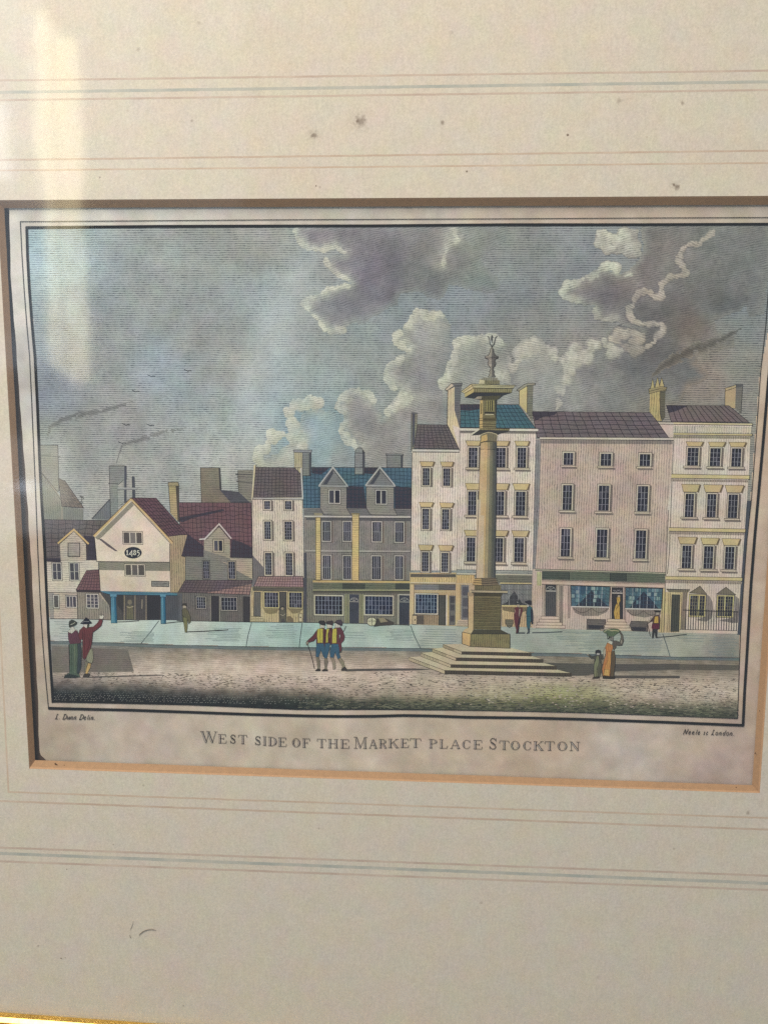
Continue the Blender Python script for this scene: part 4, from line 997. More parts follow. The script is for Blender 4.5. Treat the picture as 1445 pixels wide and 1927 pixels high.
a = Art('parapet', 12.9, ho); a.line(Z('C', [(768, 265), (745, 575)]), 3.2, (206, 196, 158), 0); a.line(Z('C', [(1188, 290), (1203, 575)]), 2.2, (200, 196, 190), 0); a.line(Z('C', [(742, 566), (1202, 572)]), 2.6, (176, 172, 164), 2); a.line(Z('C', [(742, 576), (1202, 582)]), 1.0, INK2, 4); a.line(Z('C', [(778, 265), (752, 575)]), .8, INK2, 4); a.done()
for (x0, y0, x1, y1, c, r_) in ((494.8, 940.4, 510.6, 960.7, 3, 3), (533.8, 940.4, 550.6, 961, 3, 3), (495, 978.8, 511.6, 1017, 3, 6), (533, 979, 551.2, 1018, 3, 6), (496.5, 1038, 513, 1084, 3, 7), (535, 1038.6, 552.3, 1084.7, 3, 7)):
    window(ho, 12.7, x0, y0, x1, y1, c, r_, fw=2.4)
roof(ho, 12.9, *Z('C', [(800, 1275), (1205, 1275), (1210, 1372), (760, 1366)]), (164, 134, 128), 4, 18, name='pent_roof', grid=(92, 70, 72), label='pink tiled pent roof over the shop')
window(ho, 12.9, 495.2, 1112.7, 525.5, 1144.8, 5, 4, frame=(208, 194, 140), shadow=False, fw=2, name='shop_window')
window(ho, 12.9, 542, 1112.9, 570, 1145.5, 5, 4, frame=(208, 194, 140), shadow=False, fw=2, name='shop_window')
part('door', 12.9, ho, [(Z('C2', [(762, 358), (820, 358), (820, 578), (758, 575)]), (106, 104, 96), V4s)])
part('door', 12.9, ho, [(Z('C2', [(990, 358), (1055, 358), (1055, 632), (990, 630)]), (84, 80, 76), V4s)])
a = Art('printed_person', 22, eng, 'man sitting on the step of the cream shop')
a.ell(*Z('C2', [(1018, 506)])[0], 2.6, 3.0, (160, 148, 122), 1); a.poly(Z('C2', [(990, 530), (1005, 516), (1035, 516), (1050, 540), (1052, 590), (1062, 635), (1045, 635), (1035, 600), (1015, 600), (1005, 636), (988, 636), (992, 590)]), art((98, 94, 80), V4s), 0); a.line(Z('C2', [(1000, 498), (1020, 490), (1038, 500)]), 1.6, INK, 3); a.line(Z('C2', [(1000, 560), (1022, 572), (1045, 556)]), 1.1, (170, 160, 134), 3)
a.poly(Z('C2', [(1060, 580), (1090, 575), (1115, 600), (1118, 630), (1062, 628)]), art((122, 108, 84)), 0); a.done()

# -- grey twin dormered house
h = Art('printed_house', 12, eng, 'grey house with blue slate roof, two pedimented dormers and a double shop')
h.poly(Z('D', [(55, 735), (1025, 740), (1020, 1330), (1015, 1445), (55, 1445)]), art((136, 130, 122), V4d), 0)
h.poly(Z('D2', [(55, 230), (1018, 250), (1015, 658), (52, 632)]), art((126, 122, 108), V4), .7)
h.poly(Z('D2', [(55, 0), (82, 0), (82, 632), (52, 632)]), art((82, 82, 88), V4s), 1)
h.poly(Z('D', [(75, 740), (1025, 748), (1025, 775), (75, 765)]), art((94, 92, 92), V4s), 1)
h.poly(Z('D', [(55, 655), (1028, 660), (1025, 730), (55, 728)]), art((114, 112, 110), H4), 1)
h.line(Z('D', [(55, 658), (1028, 664)]), 1.4, (156, 152, 146), 2)
h.poly(Z('D', [(60, 724), (1025, 728), (1025, 744), (60, 740)]), art((192, 186, 176)), 3); h.line(Z('D', [(60, 742), (1025, 747)]), 1.1, INK2, 5)
h.poly(Z('D', [(68, 1036), (1022, 1042), (1022, 1058), (68, 1052)]), art((170, 164, 154)), 3); h.line(Z('D', [(68, 1053), (1022, 1060)]), 1.0, INK2, 5)
h.line(Z('D2', [(52, 634), (640, 645), (1015, 660)]), 1.1, INK2, 6)
ho = h.done()
roof(ho, 12.4, *Z('D', [(45, 285), (1032, 290), (1030, 662), (48, 655)]), (78, 108, 124), 11, 27, grid=(42, 58, 72), label='blue slate roof',
     dark=[Z('D', [(125, 290), (290, 290), (215, 350), (130, 340)]), Z('D', [(448, 455), (600, 460), (622, 640), (622, 660), (450, 652)]), Z('D', [(875, 455), (1030, 470), (1030, 660), (880, 660)]), Z('D', [(600, 290), (740, 292), (690, 350), (600, 340)])])
for (pk, l, r_, wl, wr, wb, win) in (((320, 285), (195, 452), (452, 455), 205, 445, [(238, 716), (485, 722), (445, 655)], (617.7, 920.7, 641, 948.3)), ((745, 285), (618, 448), (882, 452), 622, 872, [(660, 716), (905, 724), (872, 655)], (705.7, 921, 728.6, 949.8))):
    a = Art('dormer', 12.9, ho, None)
    a.poly(Z('D', [(wl, 455), (wr, 458), wb[2], wb[1], wb[0], (wl, 655)]), art((142, 138, 128), H4), 0)
    a.poly(Z('D', [pk, r_, l]), art((124, 124, 122), H4), 1)
    a.poly(Z('D', [(pk[0], pk[1]+22), (l[0]+32, l[1]-10), (l[0]+70, l[1]-10), (pk[0]+2, pk[1]+60)]), art((74, 76, 84)), 2)
    a.line(Z('D', [l, pk, r_]), 2.8, (176, 176, 172), 3); a.line(Z('D', [(l[0]-6, l[1]+4), (r_[0]+6, r_[1]+4)]), 2.0, (172, 172, 168), 4); a.line(Z('D', [(l[0]+20, l[1]-12), (pk[0], pk[1]+20), (r_[0]-20, r_[1]-12)]), .9, INK2, 5)
    a.line(Z('D', [(wl, 462), (wl, 655), wb[0], wb[1], (wr, 655), (wr, 462)]), .9, INK2, 6); a.line(Z('D', [(wl, 463), (wr, 466)]), 1.2, (70, 70, 74), 6)
    a.done()
    window(ho, 13.4, *win, 2, 1, frame=(198, 194, 184), bars=(198, 194, 184), barw=2.0, fw=2.0, shadow=False)
part('chimney', 12.7, ho, [(Z('C', [(1125, 145), (1200, 145), (1198, 360), (1128, 290)]), (180, 172, 134), V4), (Z('C', [(1200, 145), (1262, 145), (1262, 362), (1200, 362)]), (128, 130, 126), H4), (Z('C', [(1262, 145), (1278, 150), (1276, 365), (1262, 362)]), (84, 86, 94), None), (Z('C', [(1118, 128), (1285, 130), (1280, 152), (1124, 150)]), (146, 148, 146), None)], 'grey and cream chimney at the left end')
part('chimney', 12.7, ho, [(Z('D', [(520, 155), (525, 130), (545, 108), (575, 108), (598, 135), (600, 350), (518, 350)]), (132, 136, 132), H4), (Z('D', [(590, 135), (607, 150), (606, 352), (592, 350)]), (84, 86, 92), None)], 'round topped chimney', lines=[(Z('D', [(518, 155), (605, 157)]), 1.0, INK2)])
part('chimney', 12.3, ho, [(Z('D', [(806, 170), (950, 172), (948, 290), (808, 288)]), (128, 130, 126), H4), (Z('D', [(938, 172), (952, 172), (950, 290), (938, 290)]), (80, 82, 92), None), (Z('D', [(800, 163), (958, 165), (956, 177), (802, 175)]), (140, 142, 140), None)], 'square grey chimney')
for (x0, y0, x1, y1) in ((604.6, 979.4, 623.9, 1020.3), (643.5, 979.4, 662.8, 1020.3), (698.7, 979.9, 719.6, 1021.4), (741.2, 980.5, 761.6, 1022.4), (605, 1043, 624.6, 1092), (643.5, 1043.8, 662.8, 1092), (697.4, 1044.2, 719, 1092.4), (741.2, 1044.2, 760.6, 1092.4)):
    window(ho, 12.6, x0, y0, x1, y1, 4, 2, frame=(178, 172, 160), fw=2.6, bars=(176, 176, 180))
a = Art('pilaster', 13, ho, 'yellow brick pilaster'); a.poly(Z('D', [(165, 740), (207, 740), (209, 1312), (165, 1312)]), art((206, 184, 126), H4), 0); a.poly(Z('D', [(150, 700), (225, 702), (228, 725), (152, 722)]), art((150, 142, 116)), 1); outline(a, Z('D', [(165, 740), (207, 740), (209, 1312), (165, 1312)]), .9, (96, 78, 50)); a.done()
a = Art('pilaster', 13, ho, 'yellow brick pilaster'); a.poly(Z('D', [(495, 705), (556, 705), (554, 1312), (492, 1312)]), art((206, 182, 122), H4), 0); a.poly(Z('D', [(488, 700), (562, 702), (560, 722), (490, 722)]), art((164, 150, 112)), 1); outline(a, Z('D', [(495, 705), (556, 705), (554, 1312), (492, 1312)]), .9, (96, 78, 50)); a.done()
a = Art('shop_fascia', 12.9, ho, 'yellow edged green shop fascia')
a.poly(Z('D2', [(138, 250), (1018, 258), (1018, 276), (138, 270)]), art((206, 180, 118)), 0); a.line(Z('D2', [(138, 249), (1018, 256)]), 1, INK2, 3)
a.poly(Z('D2', [(140, 276), (1018, 280), (1018, 332), (140, 330)]), art((108, 112, 90), H4), 0)
a.poly(Z('D2', [(405, 278), (612, 279), (612, 332), (405, 331)]), art((74, 78, 68), H4), 1); a.poly(Z('D2', [(885, 279), (1016, 281), (1016, 334), (885, 333)]), art((72, 76, 70), H4), 1)
a.poly(Z('D2', [(138, 334), (1018, 336), (1018, 348), (138, 346)]), art((160, 160, 118)), 2); a.line(Z('D2', [(138, 349), (1018, 352)]), 1.1, INK2, 3); a.poly(Z('D2', [(138, 352), (1018, 354), (1018, 372), (138, 370)]), art((96, 92, 80), V4s), 1)
a.done()
window(ho, 13, 590, 1118.5, 647, 1158.8, 8, 4, frame=(196, 190, 164), shadow=False, fw=3, name='shop_window', bars=(150, 160, 176))
window(ho, 13, 684, 1119, 741.7, 1158.8, 8, 4, frame=(196, 190, 164), shadow=False, fw=3, name='shop_window', bars=(150, 160, 176), glass=(48, 54, 74))
def fanlight(a, cx, cy, r, k=6, col=(164, 164, 158)):
    a.line([(cx+r*math.cos(t*math.pi/8), cy-r*.8*math.sin(t*math.pi/8)) for t in range(9)], .9, art(col), k)
    for t in (2, 4, 6): a.line([(cx, cy), (cx+r*math.cos(t*math.pi/8), cy-r*.8*math.sin(t*math.pi/8))], .8, art(col), k+1)
a = Art('door', 13, ho, 'dark door with fanlight between the two shop windows'); a.poly(Z('D2', [(470, 378), (555, 380), (553, 642), (470, 640)]), art((70, 72, 82), V4d), 0); a.line(Z('D2', [(472, 445), (553, 447)]), 1.0, (180, 178, 166), 4); fanlight(a, *Z('D2', [(512, 440)])[0], 7.6)
for x in (432, 444, 462, 566, 580, 594): a.line(Z('D2', [(x, 378), (x, 640)]), 1.5, (158, 158, 118), 4)
for x in (438, 453, 573, 587): a.line(Z('D2', [(x, 378), (x, 640)]), .9, (80, 78, 66), 5)
a.done()
a = Art('door', 13, ho, 'dark door with fanlight at the right end'); a.poly(Z('D2', [(922, 385), (1014, 388), (1012, 655), (920, 652)]), art((66, 68, 78), V4d), 0); a.line(Z('D2', [(922, 447), (1012, 449)]), 1.0, (180, 178, 170), 4); fanlight(a, *Z('D2', [(968, 442)])[0], 8.2)
a.line(Z('D2', [(914, 380), (912, 652)]), 1.8, (196, 190, 172), 4); a.line(Z('D2', [(914, 381), (1014, 384)]), 1.8, (196, 190, 172), 5); a.done()
a = Art('shop_sign_lettering', 13.3, ho)
for q in range(6): a.line(Z('D2', [(420+q*30+(30 if q > 2 else 0), 360), (425+q*30+(30 if q > 2 else 0), 372)]), .9, (70, 68, 60), q*.3)
a.done()
a = Art('printed_barrel', 21.5, eng, 'round barrel end lying on the pavement by the grey shop'); a.ell(699.5, 1170, 9.2, 8.2, art((204, 200, 162)), 0); a.line([(690.5, 1169), (708, 1169)], .9, INK2, 3); a.line([(699.5, 1162), (700, 1178)], .9, INK2, 4)
a.line([(699.5+9.2*math.cos(t*.5), 1170+8.2*math.sin(t*.5)) for t in range(13)], .9, INK2, 5)
a.poly([(708, 1166), (716, 1162), (730, 1166), (742, 1172), (738, 1176.5), (715, 1178), (703, 1180), (706, 1174)], art((78, 72, 66), (0, 4, .2, .5)), 1); a.poly([(712, 1163), (722, 1163), (730, 1170), (716, 1172)], art((150, 140, 110)), 2); a.done()

# -- cream house E
h = Art('printed_house', 12.2, eng, 'narrow cream house with yellow lintels left of the monument')
h.poly(Z('E', [(72, 715), (505, 715), (500, 1000), (488, 1430), (475, 1800), (60, 1800), (66, 1400)]), art((216, 203, 184), V4), 0)
h.poly(Z('F', [(55, 470), (475, 470), (468, 955), (50, 940)]), art((196, 172, 126), V4s), 0)
h.poly(Z('F', [(60, 482), (472, 484), (472, 513), (60, 511)]), art((98, 92, 82), H4), 1)
h.poly(Z('F', [(60, 516), (472, 518), (470, 560), (60, 558)]), art((206, 182, 128), V4), 1); h.line(Z('F', [(58, 562), (472, 566)]), 1.8, (212, 198, 170), 2); h.line(Z('F', [(58, 572), (472, 576)]), 1.0, INK2, 3)
h.poly(Z('F', [(95, 578), (315, 578), (315, 630), (95, 628)]), art((124, 122, 122), H4), 2); h.poly(Z('F', [(315, 578), (472, 580), (470, 632), (315, 630)]), art((98, 96, 96), H4), 2)
h.line(Z('F', [(95, 640), (470, 645)]), 1.8, (196, 176, 136), 3)
h.poly(Z('F', [(100, 850), (310, 855), (310, 945), (100, 940)]), art((158, 136, 106), V4), 2); h.poly(Z('F', [(120, 858), (180, 858), (178, 942), (120, 940)]), art((100, 90, 80), V4s), 3)
h.poly(Z('F', [(56, 575), (94, 575), (92, 940), (52, 938)]), art((210, 186, 142)), 3); h.line(Z('F', [(94, 575), (92, 940)]), .9, INK2, 5); h.line(Z('E', [(74, 735), (66, 1400), (60, 1800)]), 1.1, INK2, 5)
h.line(Z('E', [(505, 715), (498, 1100), (488, 1430), (478, 1800)]), 1.2, (96, 88, 84), 5)
ho = h.done()
roof(ho, 12.4, *Z('E', [(122, 475), (392, 480), (497, 695), (92, 690)]), (108, 98, 98), 9, 9, grid=(58, 52, 58), label='dark grey tiled roof', hs=((70, 4.3, .28, .5),))
a = Art('chimney', 12.7, ho, 'slim grey chimney'); a.poly(Z('E', [(70, 378), (122, 378), (120, 475), (92, 690), (68, 715)]), art((134, 130, 112), H4), 0); a.poly(Z('E', [(76, 378), (100, 378), (98, 640), (74, 700)]), art((84, 84, 90), V4s), 1); a.line(Z('E', [(66, 370), (126, 372)]), 2, (104, 104, 106), 3); a.line(Z('E', [(68, 380), (66, 712)]), .9, INK2, 5); a.done()
a = Art('cornice', 12.9, ho); a.poly(Z('E', [(75, 700), (500, 705), (502, 722), (78, 720)]), art((206, 200, 188)), 0); a.line(Z('E', [(76, 724), (502, 727)]), 1.7, (84, 80, 80), 2); a.line(Z('E', [(75, 698), (500, 703)]), .9, INK2, 3); a.done()
for w_, l_ in (((793.2, 878.5, 810.6, 915.7), (789.7, 868.4, 816.7, 877.4)), ((831.6, 879, 849.5, 916.5), (828.5, 869, 853, 877.9)), ((792.6, 955, 809.6, 998.2), (788.4, 945, 815, 954)), ((829.5, 956, 847.4, 998.7), (826.8, 946, 853.4, 955)),
               ((791.5, 1036.8, 808.6, 1078), (787, 1025.3, 814.6, 1035.8)), ((828.5, 1038, 845.7, 1078.6), (824.4, 1026, 852.4, 1036.6))):
    window(ho, 12.7, *w_, 3, 6 if w_[3]-w_[1] > 39 else 5, lintel=l_, fw=2.3)
window(ho, 12.8, 779.7, 1116, 824.8, 1156.5, 7, 5, frame=(214, 206, 182), shadow=False, fw=2.4, name='shop_window', bars=(150, 168, 188), glass=(46, 56, 76))
part('door', 12.8, ho, [(Z('F', [(316, 675), (376, 677), (376, 947), (314, 945)]), (84, 84, 76), V4s)])
a = Art('door', 12.8, ho, 'grey panelled door'); a.poly(Z('F', [(410, 678), (470, 680), (466, 950), (408, 948)]), art((112, 108, 102), V4s), 0)
for yy in (690, 760, 860): a.poly(Z('F', [(420, yy), (458, yy), (457, yy+55), (420, yy+55)]), art((82, 78, 78), V4s), 1)
a.line(Z('F', [(387, 670), (385, 948)]), 2, (222, 214, 196), 3); a.line(Z('F', [(400, 670), (398, 948)]), 2, (208, 186, 130), 3); a.line(Z('F', [(378, 670), (378, 948)]), .9, INK2, 4); a.done()
a = Art('crate', 13.2, ho, 'small cream crate with a dark dot'); q = Z('F', [(78, 858), (118, 860), (115, 942), (76, 940)]); a.poly(q, art((206, 184, 144)), 0); outline(a, q, .9); a.poly(Z('F', [(78, 850), (118, 850), (120, 862), (76, 860)]), art((80, 76, 76)), 3); a.ell(*Z('F', [(100, 900)])[0], 1.3, 1.6, INK, 6, 8); a.done()
a = Art('crate', 13.2, eng, 'small cream crate by the yellow shop'); 
q = Z('C2', [(1168, 555), (1200, 556), (1199, 628), (1165, 626)]); a.poly(q, art((206, 192, 152)), 0); outline(a, q, .9); a.ell(*Z('C2', [(1182, 588)])[0], 1.3, 1.6, INK, 6, 8); a.done()

# -- house F with teal roof, behind the monument
h = Art('printed_house', 14, eng, 'cream house with teal roof standing behind the monument')
h.poly(Z('E', [(505, 520), (1197, 525), (1180, 1100), (1165, 1800), (478, 1790), (488, 1430), (505, 715)]), art((216, 201, 184), V4), 0)
h.poly(Z('E', [(510, 537), (1197, 542), (1197, 560), (510, 555)]), art((128, 120, 112), V4s), 1)
h.poly(Z('F', [(470, 488), (640, 488), (640, 965), (465, 955)]), art((200, 178, 134), V4s), 1); h.poly(Z('F', [(480, 494), (640, 494), (640, 565), (478, 565)]), art((210, 178, 122), V4), 2)
h.line(Z('F', [(480, 482), (650, 484)]), 2, (214, 202, 180), 3); h.line(Z('F', [(478, 490), (650, 492)]), .9, INK2, 4); h.line(Z('F', [(474, 570), (640, 574)]), 1.6, (212, 190, 150), 3)
h.poly(Z('F', [(475, 575), (514, 575), (510, 900), (470, 900)]), art((208, 182, 132)), 3); h.line(Z('F', [(514, 578), (512, 890)]), .9, INK2, 5)
h.poly(Z('F', [(885, 770), (1165, 775), (1165, 965), (885, 960)]), art((200, 172, 128), V4), 1); h.poly(Z('F', [(885, 780), (1160, 785), (1150, 805), (1040, 840), (900, 815)]), art((128, 112, 84), V4s), 2)
h.poly(Z('F', [(825, 490), (1162, 493), (1160, 562), (825, 558)]), art((116, 114, 98), H4), 2); h.line(Z('F', [(825, 486), (1162, 491)]), 2, (196, 186, 160), 3); h.line(Z('F', [(870, 566), (1158, 569)]), 2.2, (206, 188, 136), 3); h.line(Z('F', [(870, 574), (1158, 577)]), .9, INK2, 4)
h.line(Z('F', [(885, 770), (1130, 774)]), 2.4, (206, 192, 132), 4)
for j, (l, r_) in enumerate(((488, 590), (480, 590), (472, 590))): h.poly(Z('F', [(l, 900+j*18), (r_, 900+j*18), (r_, 918+j*18), (l, 918+j*18)]), art((202, 182, 156)), 4); h.line(Z('F', [(l, 918+j*18), (r_, 918+j*18)]), .9, (100, 86, 72), 6)
h.line(Z('E', [(506, 540), (505, 715)]), 1.0, INK2, 5)
ho = h.done()
roof(ho, 14.4, *Z('E', [(512, 293), (1037, 295), (1192, 510), (512, 502)]), (72, 108, 118), 6, 15, grid=(36, 54, 66), label='teal slate roof', hs=((60, 4.3, .25, .5),), dark=[Z('E', [(512, 293), (692, 296), (692, 335), (600, 350), (515, 345)])])
a = Art('side_gable', 14.3, ho, 'pale gable end rising to the left chimney'); a.poly(Z('E', [(398, 165), (458, 135), (460, 345), (502, 505), (503, 700), (497, 695), (392, 470)]), art((208, 190, 152), V4s), 0); a.poly(Z('E', [(440, 480), (502, 505), (503, 700), (497, 695)]), art((216, 200, 184)), 1); a.line(Z('E', [(397, 165), (390, 470), (500, 700)]), 1.0, INK2, 4); a.done()
a = Art('chimney', 14.7, ho, 'tall left chimney of the teal roofed house'); a.poly(Z('E', [(458, 130), (522, 112), (502, 350), (512, 500), (502, 500), (458, 345)]), art((108, 108, 108), H4), 0)
a.poly(Z('E', [(372, 158), (430, 105), (455, 118), (390, 168)]), art((196, 184, 160)), 2); a.poly(Z('E', [(430, 102), (526, 98), (522, 122), (455, 126)]), art((112, 112, 112)), 3); outline(a, Z('E', [(372, 158), (430, 103), (526, 98), (522, 122), (458, 126), (390, 168)]), .9, INK2, 5); a.done()
a = Art('chimney', 14.7, ho, 'yellow and grey right chimney'); a.poly(Z('E', [(1045, 165), (1118, 125), (1116, 375), (1045, 292)]), art((200, 184, 128)), 0); a.poly(Z('E', [(1118, 118), (1172, 115), (1160, 440), (1116, 375)]), art((120, 120, 104), H4), 1)
a.poly(Z('E', [(1022, 162), (1085, 115), (1120, 100), (1190, 100), (1188, 116), (1120, 122), (1040, 172)]), art((150, 146, 128)), 2); outline(a, Z('E', [(1022, 162), (1085, 115), (1120, 100), (1190, 100), (1188, 116), (1120, 122), (1040, 172)]), .9, INK2, 4); a.line(Z('E', [(1045, 170), (1045, 292)]), .9, INK2, 5); a.line(Z('E', [(1118, 125), (1116, 375)]), .9, INK2, 5); a.done()
a = Art('cornice', 14.9, ho); a.poly(Z('E', [(502, 508), (1216, 514), (1216, 536), (505, 530)]), art((212, 204, 188)), 0); a.line(Z('E', [(504, 534), (1216, 540)]), 1.1, INK2, 2); a.line(Z('E', [(502, 507), (1216, 513)]), .9, INK2, 3); a.done()
for w_, l_, s_ in (((879.4, 839.5, 901, 880.2), (876, 829.2, 905, 838.6), (876, 880, 901.6, 883.6)), ((931, 840, 954, 880.6), (928, 829.6, 958.5, 839), (928, 880.4, 957.6, 884)), ((971.3, 839.7, 992.7, 881), (968.2, 829.8, 996, 838.8), (967.2, 880.6, 996, 884.2)),
                   ((878.3, 922, 898.9, 969.8), (875.2, 909.4, 904, 921.4), (873.8, 969.4, 899, 973)), ((929, 922.2, 951.2, 970.2), (926, 909.6, 957.8, 921.6), (925, 970, 956, 974)), ((968.2, 922.5, 991.2, 971), (964.5, 909.8, 995.8, 921.8), (963.9, 970.5, 992, 974.6)),
                   ((875.8, 1009, 896.8, 1057.2), (873, 997.7, 902, 1008.3), (872.7, 1057, 896.5, 1061)), ((928, 1010, 949, 1058.2), (924, 998, 956.2, 1009), (923, 1058, 952.6, 1062.2)), ((965.5, 1010, 988.2, 1058.5), (962.4, 998.4, 995.2, 1009.8), (961.4, 1058.5, 989.4, 1062.6))):
    window(ho, 14.6, *w_, 3, 5, lintel=l_, sill=s_, fw=2.6)
a = Art('shop_window', 14.6, ho, 'large grey lattice shop window with a dark heap of goods'); g = Z('F', [(872, 578), (1158, 580), (1156, 768), (880, 765)]); a.poly(g, art((128, 128, 124), (45, 4, .25, .5)), 0)
a.poly(Z('F', [(880, 764), (940, 735), (960, 690), (1000, 640), (1035, 690), (1060, 740), (1120, 764)]), art((70, 68, 70)), 1)
for i in range(1, 7): a.line(Z('F', [(872+i*41, 580), (872+i*41, 765)]), .9, (88, 88, 90) if i % 2 else (160, 160, 156), 4)
for i in range(1, 4): a.line(Z('F', [(874, 580+i*46), (1157, 581+i*46)]), .9, (92, 92, 94), 5)
a.done()
a = Art('door', 14.6, ho, 'grey panelled door with steps'); a.poly(Z('F', [(520, 582), (592, 584), (590, 900), (518, 898)]), art((126, 124, 122), V4s), 0)
for yy in (600, 700, 800): a.poly(Z('F', [(532, yy), (582, yy), (581, yy+78), (531, yy+78)]), art((94, 92, 96), V4s), 1)
a.done()
a = Art('basket', 15.2, ho, 'round wicker basket outside the shop'); a.poly(Z('F', [(920, 897), (988, 899), (990, 930), (978, 958), (955, 968), (935, 958), (922, 930)]), art((118, 112, 92), H4), 0); outline(a, Z('F', [(920, 897), (988, 899), (990, 930), (978, 958), (955, 968), (935, 958), (922, 930)]), 1); a.done()

# -- pink house G
h = Art('printed_house', 12, eng, 'wide pink house with three columns of windows and a double shop with goods')
h.poly(Z('G', [(135, 420), (1385, 425), (1345, 1445), (1325, 1640), (110, 1600)]), art((194, 173, 156), V4), 0)
h.poly(Z('G', [(135, 422), (180, 424), (165, 1100), (130, 1600), (100, 1600)]), art((136, 134, 132), V4d), 1)
h.poly(Z('G', [(175, 424), (1385, 430), (1383, 462), (175, 455)]), art((140, 128, 120), V4), 1)
h.poly(Z('G', [(1252, 270), (1382, 275), (1386, 415), (1340, 408)]), art((214, 194, 178)), 1); h.poly(Z('G', [(1240, 258), (1384, 262), (1384, 280), (1256, 278)]), art((200, 192, 170)), 2); h.line(Z('G', [(1240, 258), (1384, 262)]), .9, INK2, 4); h.line(Z('G', [(1256, 280), (1384, 284)]), .9, INK2, 4)
h.poly(Z('G2', [(105, 148), (1310, 182), (1300, 720), (100, 685)]), art((206, 184, 166), V4s), 2)
h.poly(Z('G2', [(145, 172), (188, 174), (186, 300), (145, 298)]), art((190, 190, 138), V4), 3)
h.poly(Z('G2', [(130, 148), (1310, 182), (1310, 194), (130, 162)]), art((178, 176, 148)), 3); h.line(Z('G2', [(130, 148), (1310, 181)]), 1, INK2, 5); h.line(Z('G2', [(130, 163), (1310, 195)]), 1, INK2, 5)
h.line(Z('G', [(1385, 430), (1368, 800), (1345, 1445), (1328, 1640)]), 1.1, INK2, 5)
h.poly(Z('G2', [(462, 495), (800, 498), (780, 540), (700, 575), (560, 575), (490, 545)]), art((140, 128, 116), V4), 4); h.poly(Z('G2', [(950, 515), (1275, 520), (1270, 560), (1120, 590), (1000, 570)]), art((140, 128, 116), V4), 4)
for (x0, x1, y0) in ((475, 640, 505), (640, 795, 505), (960, 1110, 528), (1110, 1260, 528)): h.line(Z('G2', [(x0+(x1-x0)*t/6, y0+math.sin(math.pi*t/6)*40) for t in range(7)]), 1.1, (92, 82, 74), 6)
ho = h.done()
roof(ho, 12.4, *Z('G', [(102, 165), (1178, 175), (1342, 405), (148, 400)]), (116, 104, 106), 6, 15, grid=(54, 48, 56), gw=1.4, label='broad mauve grey roof', hs=((0, 4.2, .25, .5),), dark=[Z('G', [(102, 165), (330, 170), (300, 200), (200, 215), (130, 250)])])
a = Art('cornice', 12.8, ho); a.poly(Z('G', [(170, 398), (1385, 404), (1386, 424), (172, 415)]), art((212, 200, 182)), 0); a.line(Z('G', [(170, 397), (1385, 403)]), .9, INK2, 2); a.line(Z('G', [(172, 418), (1386, 427)]), 1.3, INK, 2); a.done()
for w_, s_ in (((1057.8, 849, 1081.7, 875.6), (1054.7, 875.4, 1083, 878.8)), ((1127.6, 850.6, 1153.3, 877.2), (1123.7, 877, 1154.8, 880.4)), ((1201, 851.5, 1226.6, 878), (1197.6, 878, 1226, 881.4)),
               ((1056.4, 909.8, 1079.4, 960.5), (1051, 960.5, 1081.7, 964.2)), ((1124, 910.6, 1149.4, 962), (1118.7, 962, 1151.3, 966)), ((1197.6, 911.7, 1222.7, 963.2), (1192.8, 963.2, 1222.3, 967)),
               ((1053.2, 992.2, 1076.2, 1048), (1048.7, 1048, 1077.6, 1051.6)), ((1120.5, 993.3, 1146, 1049.8), (1116, 1050, 1146.4, 1053.8)), ((1194.2, 995, 1219, 1052), (1189, 1052, 1218.7, 1055.8))):
    window(ho, 12.6, *w_, 3, 2 if w_[3]-w_[1] < 30 else 4, sill=s_, fw=3.0, bars=(170, 170, 176))
a = Art('shop_fascia', 13, ho, 'dark green shop fascia in panels'); a.poly(Z('G2', [(190, 168), (1308, 196), (1306, 276), (190, 242)]), art((98, 106, 88), H4), 0)
for (x0, x1, c) in ((190, 438, (78, 86, 76)), (810, 955, (72, 78, 70))): a.poly(Z('G2', [(x0, 170+(x0-190)*.025), (x1, 170+(x1-190)*.025), (x1, 240+(x1-190)*.03), (x0, 240+(x0-190)*.03)]), art(c, H4), 1)
for x in (438, 810, 955): a.line(Z('G2', [(x, 172+(x-190)*.025), (x, 240+(x-190)*.03)]), 1.2, INK, 3)
a.poly(Z('G2', [(188, 250), (1305, 284), (1300, 320), (188, 286)]), art((210, 186, 164)), 2); a.line(Z('G2', [(188, 247), (1305, 281)]), 1.1, INK, 4); a.line(Z('G2', [(188, 288), (1300, 322)]), 1.1, INK2, 4); a.line(Z('G2', [(188, 258), (1305, 292)]), .8, (120, 104, 90), 4); a.done()
a = Art('door', 13.2, ho, 'dark door with fanlight and cream frame'); a.poly(Z('G2', [(198, 290), (350, 294), (350, 580), (196, 580)]), art((208, 188, 168)), 0); a.poly(Z('G2', [(222, 292), (318, 294), (318, 578), (220, 576)]), art((86, 84, 84), V4d), 1)
a.poly(Z('G2', [(222, 292), (318, 294), (318, 345), (222, 343)]), art((64, 62, 64)), 2); fanlight(a, *Z('G2', [(270, 340)])[0], 8.6, 4); a.line(Z('G2', [(222, 347), (318, 349)]), 1.6, (206, 200, 186), 5)
for x in (198, 212, 222, 320, 332, 346): a.line(Z('G2', [(x, 292), (x, 576)]), .8, INK2, 7)
a.poly(Z('G2', [(352, 300), (382, 302), (380, 690), (405, 690), (352, 620)]), art((140, 126, 116), V4s), 1)
a.done()
a = Art('doorstep', 13.5, ho)
for j, (l, r_) in enumerate(((180, 345), (165, 352), (150, 375), (135, 402))): a.poly(Z('G2', [(l, 577+j*27), (r_, 580+j*27), (r_, 607+j*27), (l, 603+j*27)]), art((212, 190, 170)), 0); outline(a, Z('G2', [(l, 577+j*27), (r_, 580+j*27), (r_, 607+j*27), (l, 603+j*27)]), .8, (96, 80, 70), 2+j*.5)
